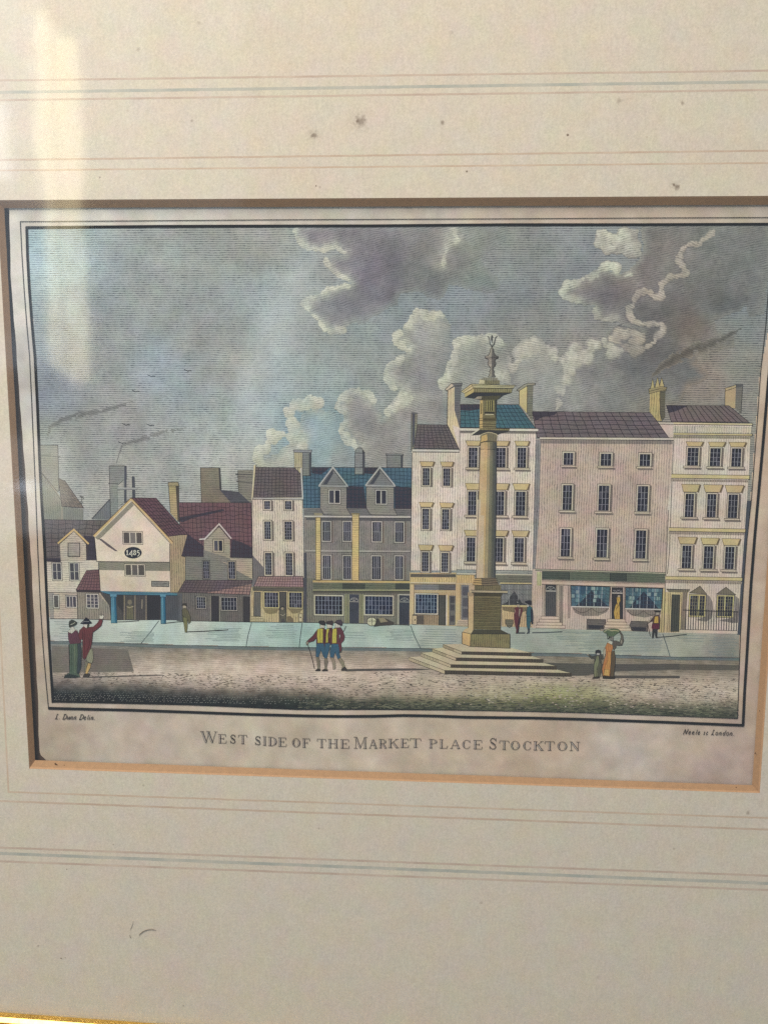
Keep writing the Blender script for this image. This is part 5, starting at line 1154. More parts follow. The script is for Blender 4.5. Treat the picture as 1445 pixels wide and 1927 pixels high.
a.done()
a = Art('pillar', 13.2, ho); a.poly(Z('G2', [(385, 300), (440, 300), (438, 598), (385, 598)]), art((206, 180, 164), V4s), 0); a.line(Z('G2', [(428, 302), (428, 596)]), .9, INK2, 3); a.line(Z('G2', [(443, 302), (441, 596)]), 1.2, INK2, 3); a.done()
for (g, mound) in ((Z('G2', [(453, 300), (808, 312), (798, 492), (456, 486)]), Z('G2', [(495, 484), (545, 445), (600, 385), (640, 345), (655, 360), (690, 395), (740, 440), (790, 488)])), (Z('G2', [(948, 318), (1285, 326), (1272, 512), (945, 504)]), Z('G2', [(985, 504), (1030, 440), (1085, 385), (1115, 350), (1150, 395), (1200, 445), (1245, 508)]))):
    a = Art('shop_window', 13.2, ho, 'blue glazed shop window with dark pyramid of goods'); a.poly(g, art((80, 112, 122), (30, 5, .3, .5), mottle=.2), 0); a.poly(mound, art((52, 56, 70)), 1)
    G_ = [np.array(p) for p in g]
    def BB(u, v): return tuple((G_[0]*(1-u)+G_[1]*u)*(1-v)+(G_[3]*(1-u)+G_[2]*u)*v)
    for i in range(26):
        u = rng.uniform(0, .9); v_ = rng.choice([0, .2, .4, .6]); a.poly([BB(u, v_), BB(u+.08, v_), BB(u+.08, v_+.18), BB(u, v_+.18)], art(rng.choice([(110, 144, 148), (58, 86, 104), (138, 160, 156), (70, 104, 118)])), .1+i*.03)
    for i in range(1, 10): a.line([BB(i/10, 0), BB(i/10, 1)], 1.0, (66, 84, 100) if i % 2 else (168, 176, 176), 4)
    for i in range(1, 5): a.line([BB(0, i/5), BB(1, i/5)], .9, (60, 78, 94), 5)
    outline(a, g, 1.2, INK2, 6); a.line([(g[3][0], g[3][1]+.8), (g[2][0], g[2][1]+.8)], 2.0, (204, 200, 190), 7); a.done()
a = Art('door', 13.2, ho, 'open shop doorway with fanlight'); a.poly(Z('G2', [(808, 312), (948, 316), (945, 606), (806, 600)]), art((206, 184, 168)), 0); a.poly(Z('G2', [(824, 314), (924, 316), (922, 604), (822, 600)]), art((64, 60, 62), V4s), 1)
a.line(Z('G2', [(824, 366), (924, 368)]), 1.8, (206, 200, 188), 4)
for (x, y) in ((845, 345), (865, 350), (885, 342), (905, 350)): a.line(Z('G2', [(x-9, y-6), (x, y+6), (x+9, y-6)]), .9, (150, 148, 150), 5)
for x in (812, 824, 924, 936, 946): a.line(Z('G2', [(x, 314), (x, 602)]), .9, INK2, 6)
a.done()
a = Art('doorstep', 13.5, ho)
for j, (l, r_) in enumerate(((782, 945), (770, 960), (750, 985), (720, 1015))): a.poly(Z('G2', [(l, 602+j*27), (r_, 604+j*27), (r_, 630+j*27), (l, 628+j*27)]), art((214, 194, 166)), 0); outline(a, Z('G2', [(l, 602+j*27), (r_, 604+j*27), (r_, 630+j*27), (l, 628+j*27)]), .8, (96, 80, 66), 2+j*.5)
a.done()
for p in (Z('G2', [(600, 603), (770, 608), (765, 640), (752, 700), (598, 697)]), Z('G2', [(1000, 622), (1145, 626), (1150, 716), (1015, 712), (985, 660)])):
    a = Art('cellar_hatch', 13.4, ho); a.poly(p, art((112, 102, 96), H4), 0); c = [np.array(q) for q in p]; m0 = tuple((c[0]+c[-1])/2); 
    xs = [q[0] for q in p]; ys = [q[1] for q in p]; a.poly([(min(xs)+2, (min(ys)+max(ys))/2+1), (max(xs)-3, (min(ys)+max(ys))/2+2), (max(xs)-4, max(ys)-1), (min(xs)+3, max(ys)-2)], art((62, 60, 66), V4s), 2); outline(a, p, .9, INK2, 4); a.done()

# -- house H
h = Art('printed_house', 12.2, eng, 'right hand cream house with yellow bands, railings and pedimented lower windows')
h.poly(Z('H', [(395, 560), (1268, 595), (1250, 720), (1232, 1150), (1205, 1533), (330, 1533), (370, 1180), (390, 720)]), art((214, 200, 182), V4s), 0)
h.poly(Z('H2', [(342, -20), (1203, -5), (1145, 820), (1105, 1375), (285, 1362), (310, 740)]), art((214, 198, 178), V4s), .7)
h.poly(Z('H', [(395, 595), (1262, 612), (1258, 690), (395, 680)]), art((190, 184, 162), V4d), 1); h.poly(Z('H', [(650, 610), (1256, 625), (1254, 672), (650, 662)]), art((206, 196, 170), V4s), 2)
h.poly(Z('H', [(392, 705), (1250, 715), (1249, 742), (392, 735)]), art((150, 142, 120), V4d), 2)
h.poly(Z('H', [(370, 1188), (1225, 1200), (1223, 1225), (370, 1215)]), art((160, 146, 130), V4d), 2); h.poly(Z('H2', [(342, 240), (1185, 254), (1183, 280), (342, 268)]), art((160, 146, 130), V4d), 2); h.poly(Z('H2', [(308, 780), (1155, 795), (1152, 825), (306, 810)]), art((160, 146, 130), V4d), 2)
h.poly(Z('H2', [(755, 930), (800, 960), (830, 1020), (838, 1100), (820, 1200), (760, 1240), (640, 1220), (755, 1185)]), art((142, 132, 124), V4), 3); h.poly(Z('H2', [(1072, 940), (1125, 985), (1120, 1250), (1050, 1255), (900, 1225), (1070, 1190)]), art((142, 132, 124), V4), 3)
h.line(Z('H2', [(340, 0), (322, 400), (310, 740), (300, 880)]), 1.0, INK2, 5)
ho = h.done()
a = Art('neighbour_wall', 12.2, eng, 'narrow dark strip of wall at the right edge'); a.poly([(1405.5, 942), (1413.5, 942), (1404.5, 1020), (1393, 1195), (1386.5, 1194.5), (1398, 1020)], art((78, 82, 90), V4s), 0); a.done()
roof(ho, 12.4, *Z('H', [(318, 370), (1012, 373), (1235, 558), (372, 552)]), (120, 106, 104), 1, 13, grid=(58, 48, 50), gw=1.5, label='brown grey roof', hs=((0, 4.2, .25, .5),), dark=[Z('H', [(318, 370), (560, 372), (430, 430), (345, 455)])])
for nm, pts, c in (('cornice', [(395, 556), (1275, 570), (1274, 592), (397, 580)], (212, 200, 156)), ('cornice', [(395, 675), (1272, 688), (1270, 708), (395, 698)], (208, 194, 142)), ('string_course', [(374, 1133), (1243, 1148), (1240, 1190), (372, 1178)], (212, 196, 142))):
    a = Art(nm, 12.9, ho); a.poly(Z('H', pts), art(c), 0); a.line(Z('H', pts[:2]), .9, INK2, 2); a.line(Z('H', [pts[3], pts[2], pts[1]]), 1.2, INK2, 2); a.done()
for pts in ([(345, 193), (1197, 210), (1194, 250), (345, 234)], [(308, 734), (1163, 750), (1160, 788), (306, 774)]):
    a = Art('string_course', 12.9, ho); a.poly(Z('H2', pts), art((208, 192, 138)), 0); a.line(Z('H2', pts[:2]), .9, INK2, 2); a.line(Z('H2', [pts[3], pts[2], pts[1]]), 1.2, INK2, 2); a.done()
a = Art('chimney', 12.8, ho, 'yellow chimney stack with three pointed pots'); a.poly(Z('H', [(135, 210), (250, 205), (246, 455), (268, 545), (215, 540), (130, 440)]), art((184, 166, 112), V4), 0); a.poly(Z('H', [(250, 185), (308, 190), (300, 360), (302, 500), (270, 540), (246, 455)]), art((102, 98, 82), H4), 1)
a.poly(Z('H', [(122, 185), (235, 158), (325, 170), (310, 205), (250, 208), (125, 240)]), art((164, 148, 106)), 2); outline(a, Z('H', [(122, 185), (235, 158), (325, 170), (310, 205), (250, 208), (125, 240)]), .9, INK2, 4); a.line(Z('H', [(122, 215), (245, 185), (318, 190)]), .9, INK2, 5)
for p in ([(142, 182), (165, 72), (184, 170)], [(190, 168), (220, 55), (244, 160)], [(240, 158), (265, 60), (294, 160)]): a.poly(Z('H', p), art((190, 174, 120)), 6); a.line(Z('H', [p[0], p[1], p[2]]), .9, INK2, 7)
a.line(Z('H', [(250, 205), (246, 455), (268, 545)]), .9, INK2, 8); a.done()
a = Art('chimney', 12.35, ho, 'tan and grey chimney at the right end'); a.poly(Z('H', [(972, 200), (1090, 165), (1080, 405), (968, 375)]), art((196, 172, 130)), 0); a.poly(Z('H', [(1090, 140), (1165, 145), (1145, 458), (1080, 402)]), art((124, 122, 112), H4), 1); a.poly(Z('H', [(968, 180), (1092, 140), (1092, 170), (972, 210)]), art((190, 172, 128)), 2); a.poly(Z('H', [(1090, 130), (1168, 130), (1166, 165), (1092, 168)]), art((98, 98, 96)), 2)
outline(a, Z('H', [(968, 180), (1092, 140), (1092, 170), (972, 210)]), .9, INK2, 4); a.line(Z('H', [(968, 210), (966, 375)]), .9, INK2, 5); a.line(Z('H', [(1162, 165), (1145, 458)]), .9, INK2, 5); a.done()
for w_, l_, s_ in (((1291.6, 839.9, 1317.2, 877), (1290.7, 831, 1323, 839.5), (1285.6, 876.8, 1317, 880.4)), ((1334.2, 840.7, 1358.7, 878), (1332.6, 831.6, 1364.8, 840.4), (1329.2, 877.8, 1360.3, 881.4)), ((1374.8, 841, 1397.7, 878.9), (1371.6, 832, 1403.8, 840.7), (1368.7, 878.7, 1400.4, 882.3)),
                   ((1287.6, 926.5, 1308.7, 973.6), (1282.2, 911.2, 1317, 925.6), (1280.5, 972.9, 1312, 976.2)), ((1328.8, 927, 1350.8, 974.4), (1323.4, 912, 1359.4, 926), (1322.4, 974, 1352.8, 977.6)), ((1368.6, 928, 1391.2, 975.8), (1364, 913, 1399.6, 926.6), (1362.4, 975.6, 1391.6, 979)),
                   ((1281.6, 1024, 1303.8, 1070.2), (1275.4, 1010.6, 1311.2, 1023.4), (1275.4, 1070, 1307, 1073.8)), ((1322.6, 1025.3, 1345, 1071.2), (1318.2, 1012.4, 1352.8, 1024.6), (1316.4, 1071, 1349.4, 1075)), ((1362.6, 1026.4, 1384.8, 1072), (1358, 1013.6, 1392.8, 1026), (1356, 1072, 1385, 1076))):
    window(ho, 12.6, *w_, 3, 4, lintel=l_, sill=s_, fw=2.6, bars=(170, 170, 176))
a = Art('door', 12.9, ho, 'dark green door in yellow surround with flat hood'); a.poly(Z('H2', [(300, 910), (560, 915), (500, 1355), (255, 1362), (290, 1000)]), art((206, 186, 136), V4s), 0); a.poly(Z('H2', [(318, 880), (578, 886), (560, 915), (345, 912)]), art((128, 118, 96), V4s), 1); a.line(Z('H2', [(315, 878), (580, 884)]), 1.3, INK2, 4)
a.poly(Z('H2', [(375, 936), (470, 938), (455, 1352), (360, 1352)]), art((78, 78, 68), V4d), 2); a.poly(Z('H2', [(500, 915), (550, 915), (525, 1345), (470, 1350)]), art((136, 122, 104), V4), 1)
for x in (345, 362, 470, 488): a.line(Z('H2', [(x, 925), (x-14, 1352)]), .9, (92, 80, 60), 5)
a.line(Z('H2', [(370, 930), (475, 934)]), 1.2, (214, 198, 150), 6); a.done()
a = Art('pilaster', 13.1, ho, 'yellow pilaster beside the door'); a.poly(Z('H2', [(270, 870), (305, 872), (290, 1360), (228, 1358), (262, 1100)]), art((204, 186, 130)), 0); a.line(Z('H2', [(278, 870), (262, 1358)]), .9, INK2, 3); a.line(Z('H2', [(303, 872), (288, 1358)]), 1.1, INK2, 3); a.done()
for (x0, y0, x1, y1, pk, bl_, br_) in ((1296.6, 1118.5, 1328.6, 1161, (1317, 1103), (1296.8, 1116), (1329.4, 1118)), (1348.9, 1119.8, 1381.6, 1162, (1366, 1105), (1348, 1118), (1384.6, 1119.6))):
    window(ho, 13, x0, y0, x1, y1, 6, 6, frame=(208, 194, 132), shadow=False, fw=2.4, bars=(160, 152, 116), barw=.8)
    a = Art('pediment', 13.5, ho); a.poly([pk, br_, bl_], art((128, 118, 98), V4s), 0); outline(a, [pk, br_, bl_], .9, INK2, 2); xm = pk[0]-1.5; a.line([(xm, 1120), (xm-2, 1160)], 2, (208, 194, 132), 4); a.done()
a = Art('railings', 14, ho, 'black spiked railings on a cream kerb')
a.poly(Z('H2', [(465, 1325), (1102, 1340), (1100, 1374), (460, 1358)]), art((214, 196, 172)), 0); a.line(Z('H2', [(465, 1325), (1102, 1340)]), .9, INK2, 2)
for i in range(21):
    t = i/20; x = 535+t*565; a.line(Z('H2', [(x, 1095+t*25+rng.uniform(-3, 3)), (x-6, 1330+t*10)]), 1.5, (58, 56, 58), 3)
a.line(Z('H2', [(500, 1110), (1115, 1132)]), 1.5, (56, 54, 58), 5); a.done()

# ================================================================= monument
h = Art('printed_monument', 18, eng, 'tall market column with urn finial on a stepped base')
OL = (104, 98, 74); TANL = (206, 176, 126)
# shaft, drawn in strips from the lit left to the hatched right
xs_t = [904, 911, 917, 922, 927, 931, 934.4]; xs_b = [896, 904, 911, 917.5, 923.5, 928, 931.6]
cs = [(206, 176, 130), (202, 172, 122), (164, 148, 112), (120, 116, 94), (92, 92, 82), (80, 82, 82)]
for i in range(6):
    h.poly([(xs_t[i], 845), (xs_t[i+1], 845), (xs_b[i+1], 1090), (xs_b[i], 1090)], art(cs[i], (VH, 4.1, .05+.07*i, .5)), 0)
    h.poly([(xs_t[i]-.3, 824), (xs_t[i+1]-.3, 824), (xs_t[i+1], 846), (xs_t[i], 846)], art(tuple(c*.96 for c in cs[i]), (VH, 4.1, .05+.06*i, .5)), 0)
for i in range(3): h.poly([(897+i*.01+[0, 7, 14][i], 940+i*30), (904+[0, 7, 14][i], 940+i*30), (902+[0, 7, 14][i], 1088), (895.5+[0, 7, 14][i], 1088)], art(((206, 186, 158), (204, 184, 152), (176, 160, 132))[i]), .5) if i < 2 else None
h.line([(904, 830), (900, 960), (896, 1090)], .9, INK2, 3); h.line([(934.4, 830), (933.5, 960), (931.6, 1090)], 1.0, INK, 3)
ho = h.done()
a = Art('capital', 18.6, ho, 'round capital under the lantern'); 
a.poly(Z('P6', [(362, 1690), (380, 1655), (440, 1632), (500, 1618), (560, 1630), (620, 1650), (634, 1685), (625, 1790), (600, 1775), (430, 1775), (360, 1800)]), art((126, 116, 92), V4s), 0); a.poly(Z('P6', [(385, 1680), (470, 1650), (480, 1740), (425, 1770), (372, 1790)]), art((204, 170, 112)), 1)
a.line(Z('P6', [(355, 1700), (380, 1655), (440, 1632), (500, 1618), (560, 1630), (620, 1650), (640, 1680)]), 1.3, (190, 176, 140), 4); a.line(Z('P6', [(358, 1790), (420, 1765), (520, 1760), (600, 1768), (630, 1775)]), 1.2, (66, 60, 48), 4); a.done()
a = Art('abacus', 18.8, ho, 'spreading slab below the lantern'); a.poly(Z('P6', [(215, 1645), (350, 1560), (820, 1575), (820, 1605), (690, 1640), (640, 1660), (560, 1630), (500, 1618), (440, 1632), (380, 1655), (300, 1665), (225, 1668)]), art((66, 64, 62), V4s), 0)
a.poly(Z('P6', [(215, 1645), (350, 1560), (352, 1580), (225, 1668)]), art((206, 200, 176)), 1); a.poly(Z('P6', [(350, 1552), (830, 1562), (822, 1592), (355, 1582)]), art((132, 122, 84), V4d), 2); a.line(Z('P6', [(350, 1552), (830, 1562)]), 1, INK2, 4); a.done()
a = Art('lantern_block', 19.2, ho, 'square block with niche panels'); a.poly(Z('P6', [(362, 1110), (628, 1100), (618, 1400), (610, 1555), (352, 1555), (360, 1400)]), art((122, 116, 82), H4), 0)
a.poly(Z('P6', [(362, 1115), (405, 1115), (402, 1555), (352, 1555)]), art((196, 174, 112)), 1); a.poly(Z('P6', [(378, 1160), (392, 1160), (388, 1330), (375, 1330)]), art((62, 58, 44)), 2)
a.poly(Z('P6', [(468, 1118), (578, 1118), (578, 1280), (470, 1280)]), art((70, 68, 54), V4s), 2)
for x in (475, 505, 535, 572): a.line(Z('P6', [(x, 1120), (x, 1280)]), 1.3, (176, 164, 104), 4)
a.poly(Z('P6', [(595, 1105), (628, 1102), (618, 1400), (600, 1400)]), art((64, 64, 60), V4s), 3)
a.poly(Z('P6', [(430, 1295), (590, 1298), (590, 1345), (430, 1345)]), art((62, 58, 48)), 3); a.line(Z('P6', [(440, 1335), (580, 1338)]), 1.8, (196, 190, 156), 5)
for j, y in enumerate((1395, 1430, 1490, 1530)): a.line(Z('P6', [(348, y+8), (400, y), (618, y+4)]), 1.0, (72, 64, 44), 5+j*.2)
a.poly(Z('P6', [(405, 1405), (615, 1408), (612, 1432), (405, 1430)]), art((86, 80, 56)), 4)
a.done()
a = Art('cornice', 19.6, ho, 'wide projecting cornice'); a.poly(Z('P6', [(130, 1010), (255, 925), (870, 945), (855, 995), (720, 1040), (680, 1075), (640, 1105), (390, 1110), (330, 1105), (250, 1080), (125, 1068)]), art((60, 60, 62), V4s), 0)
a.poly(Z('P6', [(340, 1050), (690, 1040), (640, 1105), (385, 1110)]), art((84, 80, 60), V4s), 1)
a.poly(Z('P6', [(65, 975), (225, 855), (262, 935), (125, 1010)]), art((196, 182, 136)), 1); a.poly(Z('P6', [(118, 1010), (265, 930), (262, 985), (125, 1066)]), art((188, 172, 112)), 2)
a.poly(Z('P6', [(225, 855), (915, 880), (885, 920), (262, 915)]), art((186, 178, 138)), 2); a.poly(Z('P6', [(262, 925), (870, 938), (860, 990), (265, 985)]), art((138, 130, 92), V4d), 3)
for p, w in (([(65, 975), (225, 857), (930, 882)], 1.0), ([(90, 985), (245, 880), (900, 902)], .8), ([(118, 1008), (262, 922), (885, 925)], 1.1), ([(265, 990), (860, 994)], .9), ([(225, 857), (262, 925)], .8)): a.line(Z('P6', p), w, (84, 74, 50), 6)
for i in range(8): a.line(Z('P6', [(275+i*14, 1095+i*1), (330+i*8, 1055)]), .8, (176, 168, 140), 5+i*.2)
a.done()
a = Art('urn', 19.8, ho, 'stone urn with tulip flame finial'); 
a.poly(Z('P6', [(345, 855), (355, 785), (435, 760), (430, 855)]), art((196, 186, 150)), 0); a.poly(Z('P6', [(430, 858), (435, 795), (668, 800), (668, 858)]), art((128, 120, 92), V4d), 0); a.poly(Z('P6', [(355, 785), (440, 755), (640, 758), (642, 800), (435, 800)]), art((140, 136, 118), V4d), 1)
prof = [(745, 62), (715, 45), (690, 34), (668, 34), (655, 42), (648, 28), (620, 24), (595, 26), (580, 48), (555, 58), (535, 66), (515, 62), (490, 50), (462, 62), (455, 90), (438, 106), (420, 100), (408, 60), (385, 48), (362, 36), (345, 24), (332, 32), (318, 30), (300, 22), (285, 10), (262, 6)]
L_ = [(552-w*1.05+(538-552)*0, y) for y, w in prof]; R_ = [(545+w*1.0, y) for y, w in prof]
a.poly(Z('P6', L_+R_[::-1]), art((156, 152, 136), (20, 4, .2, .5)), 2)
a.poly(Z('P6', [(552-w*.1, y) for y, w in prof]+R_[::-1]), art((104, 102, 96), V4s), 3)
a.line(Z('P6', L_), .9, INK2, 5); a.line(Z('P6', R_), .9, INK2, 5); a.line(Z('P6', [(440, 448), (650, 440)]), .9, INK2, 6)
a.poly(Z('P6', [(505, 560), (530, 535), (545, 545), (540, 580), (515, 585)]), art((176, 172, 154)), 4.5)
for p in ([(485, 105), (505, 130), (515, 180), (520, 230), (545, 262)], [(630, 100), (605, 125), (592, 180), (582, 230), (548, 262)], [(548, 90), (535, 140), (545, 200), (552, 160), (560, 110), (548, 90)]): a.line(Z('P6', p), 1.5, (74, 76, 76), 6)
a.poly(Z('P6', [(520, 130), (545, 190), (550, 240), (528, 220)]), art((196, 198, 192)), 5); a.done()
a = Art('column_base', 18.7, ho, 'rounded moulding at the foot of the shaft'); a.poly(Z('F', [(655, 518), (828, 518), (840, 545), (862, 575), (860, 585), (625, 585), (622, 560), (640, 540)]), art((122, 108, 86), H4), 0); a.poly(Z('F', [(650, 520), (700, 520), (705, 583), (628, 583), (622, 560)]), art((192, 160, 108)), 1)
for y in (522, 540, 560, 582): a.line(Z('F', [(640-(y-520)*.3, y), (740, y+8), (845+(y-520)*.2, y)]), 1.0, (60, 54, 48), 4)
a.done()
a = Art('pedestal', 18.5, ho, 'square olive pedestal with lit left side')
a.poly(Z('F', [(640, 582), (880, 584), (880, 632), (638, 630)]), art((118, 108, 78), V4d), 0); a.poly(Z('F', [(590, 588), (640, 584), (638, 632), (588, 628)]), art((206, 180, 140)), 0)
a.poly(Z('F', [(610, 630), (940, 636), (938, 655), (615, 650)]), art((176, 162, 128)), 1); a.line(Z('F', [(608, 629), (942, 635)]), .9, INK2, 3); a.line(Z('F', [(612, 652), (940, 658)]), 1.1, INK2, 3)
a.poly(Z('F', [(625, 655), (895, 660), (882, 686), (632, 684)]), art((76, 70, 52), V4s), 1); a.poly(Z('F', [(578, 650), (640, 655), (632, 686), (578, 686)]), art((176, 152, 116)), 1)
a.poly(Z('F', [(634, 684), (882, 686), (876, 990), (630, 985)]), art((122, 112, 78), (0, 4.4, .5, .55)), 0); a.poly(Z('F', [(582, 684), (634, 684), (630, 988), (582, 972)]), art((206, 178, 132)), 0)
for i in range(24): a.line(Z('F', [(640, 700+i*12), (874, 702+i*12)]), .9, (74, 66, 42), 2)
a.line(Z('F', [(634, 684), (630, 988)]), 1.1, INK2, 5); a.line(Z('F', [(582, 684), (582, 972)]), .9, INK2, 5); a.line(Z('F', [(880, 686), (876, 990)]), 1.1, INK2, 5)
a.poly(Z('F', [(630, 988), (880, 990), (950, 1025), (605, 1025)]), art((78, 74, 58), V4s), 2); a.poly(Z('F', [(582, 972), (630, 988), (605, 1030), (530, 1012), (552, 985)]), art((200, 176, 134)), 2)
a.poly(Z('F', [(605, 1025), (962, 1028), (962, 1158), (600, 1142)]), art((134, 124, 84), V4d), 3); a.poly(Z('F', [(527, 1010), (606, 1028), (600, 1142), (527, 1115)]), art((212, 178, 118)), 3)
a.line(Z('F', [(527, 1010), (527, 1115), (600, 1142), (962, 1158), (962, 1028)]), 1.0, INK2, 6); a.line(Z('F', [(530, 1010), (606, 1027), (962, 1028)]), 1.0, INK2, 7); a.line(Z('F', [(605, 1028), (600, 1142)]), 1.0, INK2, 7); a.done()
a = Art('steps', 18.2, ho, 'four stone steps round the column')
TR = (206, 192, 156)
pl = [(Z('F', [(355, 1122), (530, 1118), (965, 1152), (1155, 1200), (522, 1188)]), Z('F', [(522, 1187), (1155, 1200), (1155, 1228), (522, 1212)]), Z('F', [(355, 1122), (522, 1187), (522, 1212), (355, 1150)])),
      (Z('F', [(257, 1163), (360, 1150), (522, 1212), (1155, 1228), (1262, 1260), (470, 1245)]), Z('F', [(470, 1243), (1262, 1258), (1262, 1288), (470, 1270)]), Z('F', [(257, 1163), (470, 1243), (470, 1270), (257, 1190)])),
      (Z('F', [(153, 1200), (258, 1190), (470, 1270), (1262, 1288), (1385, 1322), (423, 1306)]), Z('F', [(423, 1305), (1385, 1320), (1385, 1350), (423, 1332)]), Z('F', [(153, 1200), (423, 1305), (423, 1332), (153, 1230)])),
      (Z('F', [(43, 1238), (154, 1230), (423, 1332), (1385, 1350), (1520, 1385), (368, 1360)]), Z('F', [(368, 1358), (1520, 1384), (1520, 1412), (368, 1390)]), Z('F', [(43, 1238), (368, 1358), (368, 1390), (43, 1268)]))]
for j, (tread, rise, side) in enumerate(pl):
    a.poly(tread, art(TR), 4-j); a.poly(rise, art((82, 73, 62), (VH, 4.8, .6, .5)), 4-j+.5); a.poly(side, art((200, 184, 148)), 4-j+.5)
    a.line([tread[0], rise[0], rise[1]], .9, (82, 72, 56), 7); a.line([rise[3], rise[2]], 1.0, (70, 62, 50), 7.5); a.line([side[3], side[2]], .9, (82, 72, 56), 7.5)
    sx0, sy0 = side[0]; sx1, sy1 = side[1]
    for t in range(12): u = t/12*.62; a.line([(sx0+(sx1-sx0)*u, sy0+(sy1-sy0)*u+.5), (sx0+(sx1-sx0)*u, sy0+(sy1-sy0)*u+5)], .8, (96, 86, 68), 8)
a.done()

# ================================================================= printed people
def person(label, r, polys, lines=(), lv=23):
    a = Art('printed_person', lv, eng, label)
    for i, (pts, c) in enumerate(polys):
        mu = sum(c)/3; c = tuple(q*.86+mu*.14 for q in c)
        a.poly(Z(r, pts), art(c, (VH-12, 4.0, .28, .5)), i*.45)
        a.line(Z(r, pts), .45, art(tuple(q*.5 for q in c)), i*.45+.2, closed=True)
    for i, (pts, w, c) in enumerate(lines): a.line(Z(r, pts), w, art(c), 8+i*.2)
    return a.done()
person('woman in green skirt and plum bodice with dark hat, at left', 'P1', [
    ([(300, 390), (375, 390), (395, 440), (470, 480), (470, 600), (280, 600), (235, 500), (290, 450)], (196, 190, 172)),
    ([(235, 520), (330, 560), (430, 470), (480, 520), (560, 750), (545, 790), (480, 830), (290, 830), (245, 700)], (104, 60, 72)),
    ([(265, 820), (545, 800), (575, 1000), (560, 1400), (500, 1560), (540, 1640), (140, 1650), (150, 1600), (270, 1530), (285, 1200)], (84, 104, 84)),
    ([(470, 820), (545, 800), (575, 1000), (560, 1400), (500, 1560), (460, 1540), (480, 1100)], (64, 74, 78)),
    ([(140, 1650), (150, 1605), (270, 1560), (450, 1600), (540, 1640), (400, 1655)], (56, 64, 62)),
    ([(265, 400), (255, 330), (270, 250), (330, 215), (385, 235), (440, 265), (465, 300), (430, 350), (330, 390), (290, 410)], (64, 66, 60))],
    [([(300, 340), (370, 310), (410, 280)], 1.2, (170, 170, 150)), ([(330, 840), (320, 1500)], .9, (60, 76, 62)), ([(400, 840), (410, 1540)], .9, (118, 132, 104)), ([(255, 830), (275, 1500)], .9, INK), ([(570, 1000), (555, 1400)], .9, INK)])
person('man in crimson coat and black tricorn hat waving one arm', 'P1', [
    ([(620, 330), (720, 330), (730, 430), (620, 420)], (200, 194, 178)),
    ([(520, 480), (620, 380), (690, 430), (760, 400), (860, 390), (960, 300), (1020, 200), (1095, 230), (1060, 360), (960, 450), (850, 530), (825, 800), (780, 960), (700, 1140), (640, 1200), (600, 1150), (595, 700), (530, 720), (490, 600)], (118, 58, 60)),
    ([(720, 330), (760, 330), (740, 420), (700, 420)], (78, 78, 64)),
    ([(780, 950), (840, 930), (860, 1100), (850, 1240), (820, 1300), (720, 1260), (690, 1200), (700, 1130)], (150, 152, 120)),
    ([(660, 1240), (740, 1260), (690, 1400), (680, 1500), (650, 1500)], (132, 126, 100)),
    ([(735, 1290), (800, 1300), (790, 1390), (740, 1490), (720, 1560), (665, 1560), (690, 1420)], (206, 168, 96)),
    ([(640, 1550), (780, 1550), (780, 1580), (740, 1640), (600, 1640)], (72, 66, 60)),
    ([(540, 310), (600, 250), (650, 200), (680, 158), (740, 200), (830, 300), (760, 322), (640, 325)], (44, 44, 58)),
    ([(1015, 190), (1020, 90), (1060, 130), (1095, 90), (1125, 130), (1100, 190), (1060, 200)], (206, 204, 180))],
    [([(580, 285), (640, 258), (760, 262)], 1.0, (140, 142, 140)), ([(640, 440), (650, 1150)], 1.0, (88, 34, 44)), ([(600, 520), (600, 1150), (640, 1200)], .9, (66, 30, 36)), ([(1095, 230), (1060, 360), (960, 450), (850, 530), (825, 800)], 1.0, (62, 34, 38)), ([(700, 1000), (760, 850), (780, 700)], 1.0, (84, 34, 42))], 23.5)
YE = (196, 184, 62); BLU = (56, 98, 126); MAR = (108, 54, 62); STK = (132, 122, 98)
person('left man of three in yellow waistcoat and blue breeches leaning on a stick', 'P2', [
    ([(480, 280), (600, 280), (600, 360), (490, 370)], (190, 188, 168)),
    ([(400, 420), (470, 370), (560, 350), (640, 400), (640, 760), (560, 900), (400, 800), (395, 600), (330, 680), (210, 710), (150, 780), (145, 700), (190, 660), (300, 560)], MAR),
    ([(420, 390), (470, 370), (560, 370), (560, 720), (430, 725), (415, 560)], YE),
    ([(410, 740), (580, 735), (610, 900), (600, 1080), (570, 1060), (510, 900), (460, 1050), (455, 1090), (385, 1070), (385, 900)], BLU),
    ([(390, 1070), (460, 1080), (490, 1180), (485, 1340), (500, 1410), (375, 1415), (430, 1350), (410, 1200)], STK),
    ([(375, 1400), (440, 1360), (500, 1385), (498, 1420), (375, 1420)], (60, 52, 46)),
    ([(450, 200), (490, 175), (590, 175), (630, 240), (620, 290), (560, 290), (470, 250)], (58, 54, 54)),
    ([(145, 700), (200, 690), (205, 740), (170, 775), (145, 740)], (146, 136, 118))],
    [([(185, 770), (250, 960), (310, 1180), (350, 1360)], 1.3, (54, 46, 40)), ([(490, 380), (495, 720)], 1.0, (128, 120, 44)), ([(395, 600), (330, 680), (210, 710)], .9, (60, 34, 40)), ([(400, 440), (300, 560), (190, 660)], .9, (60, 34, 40))])
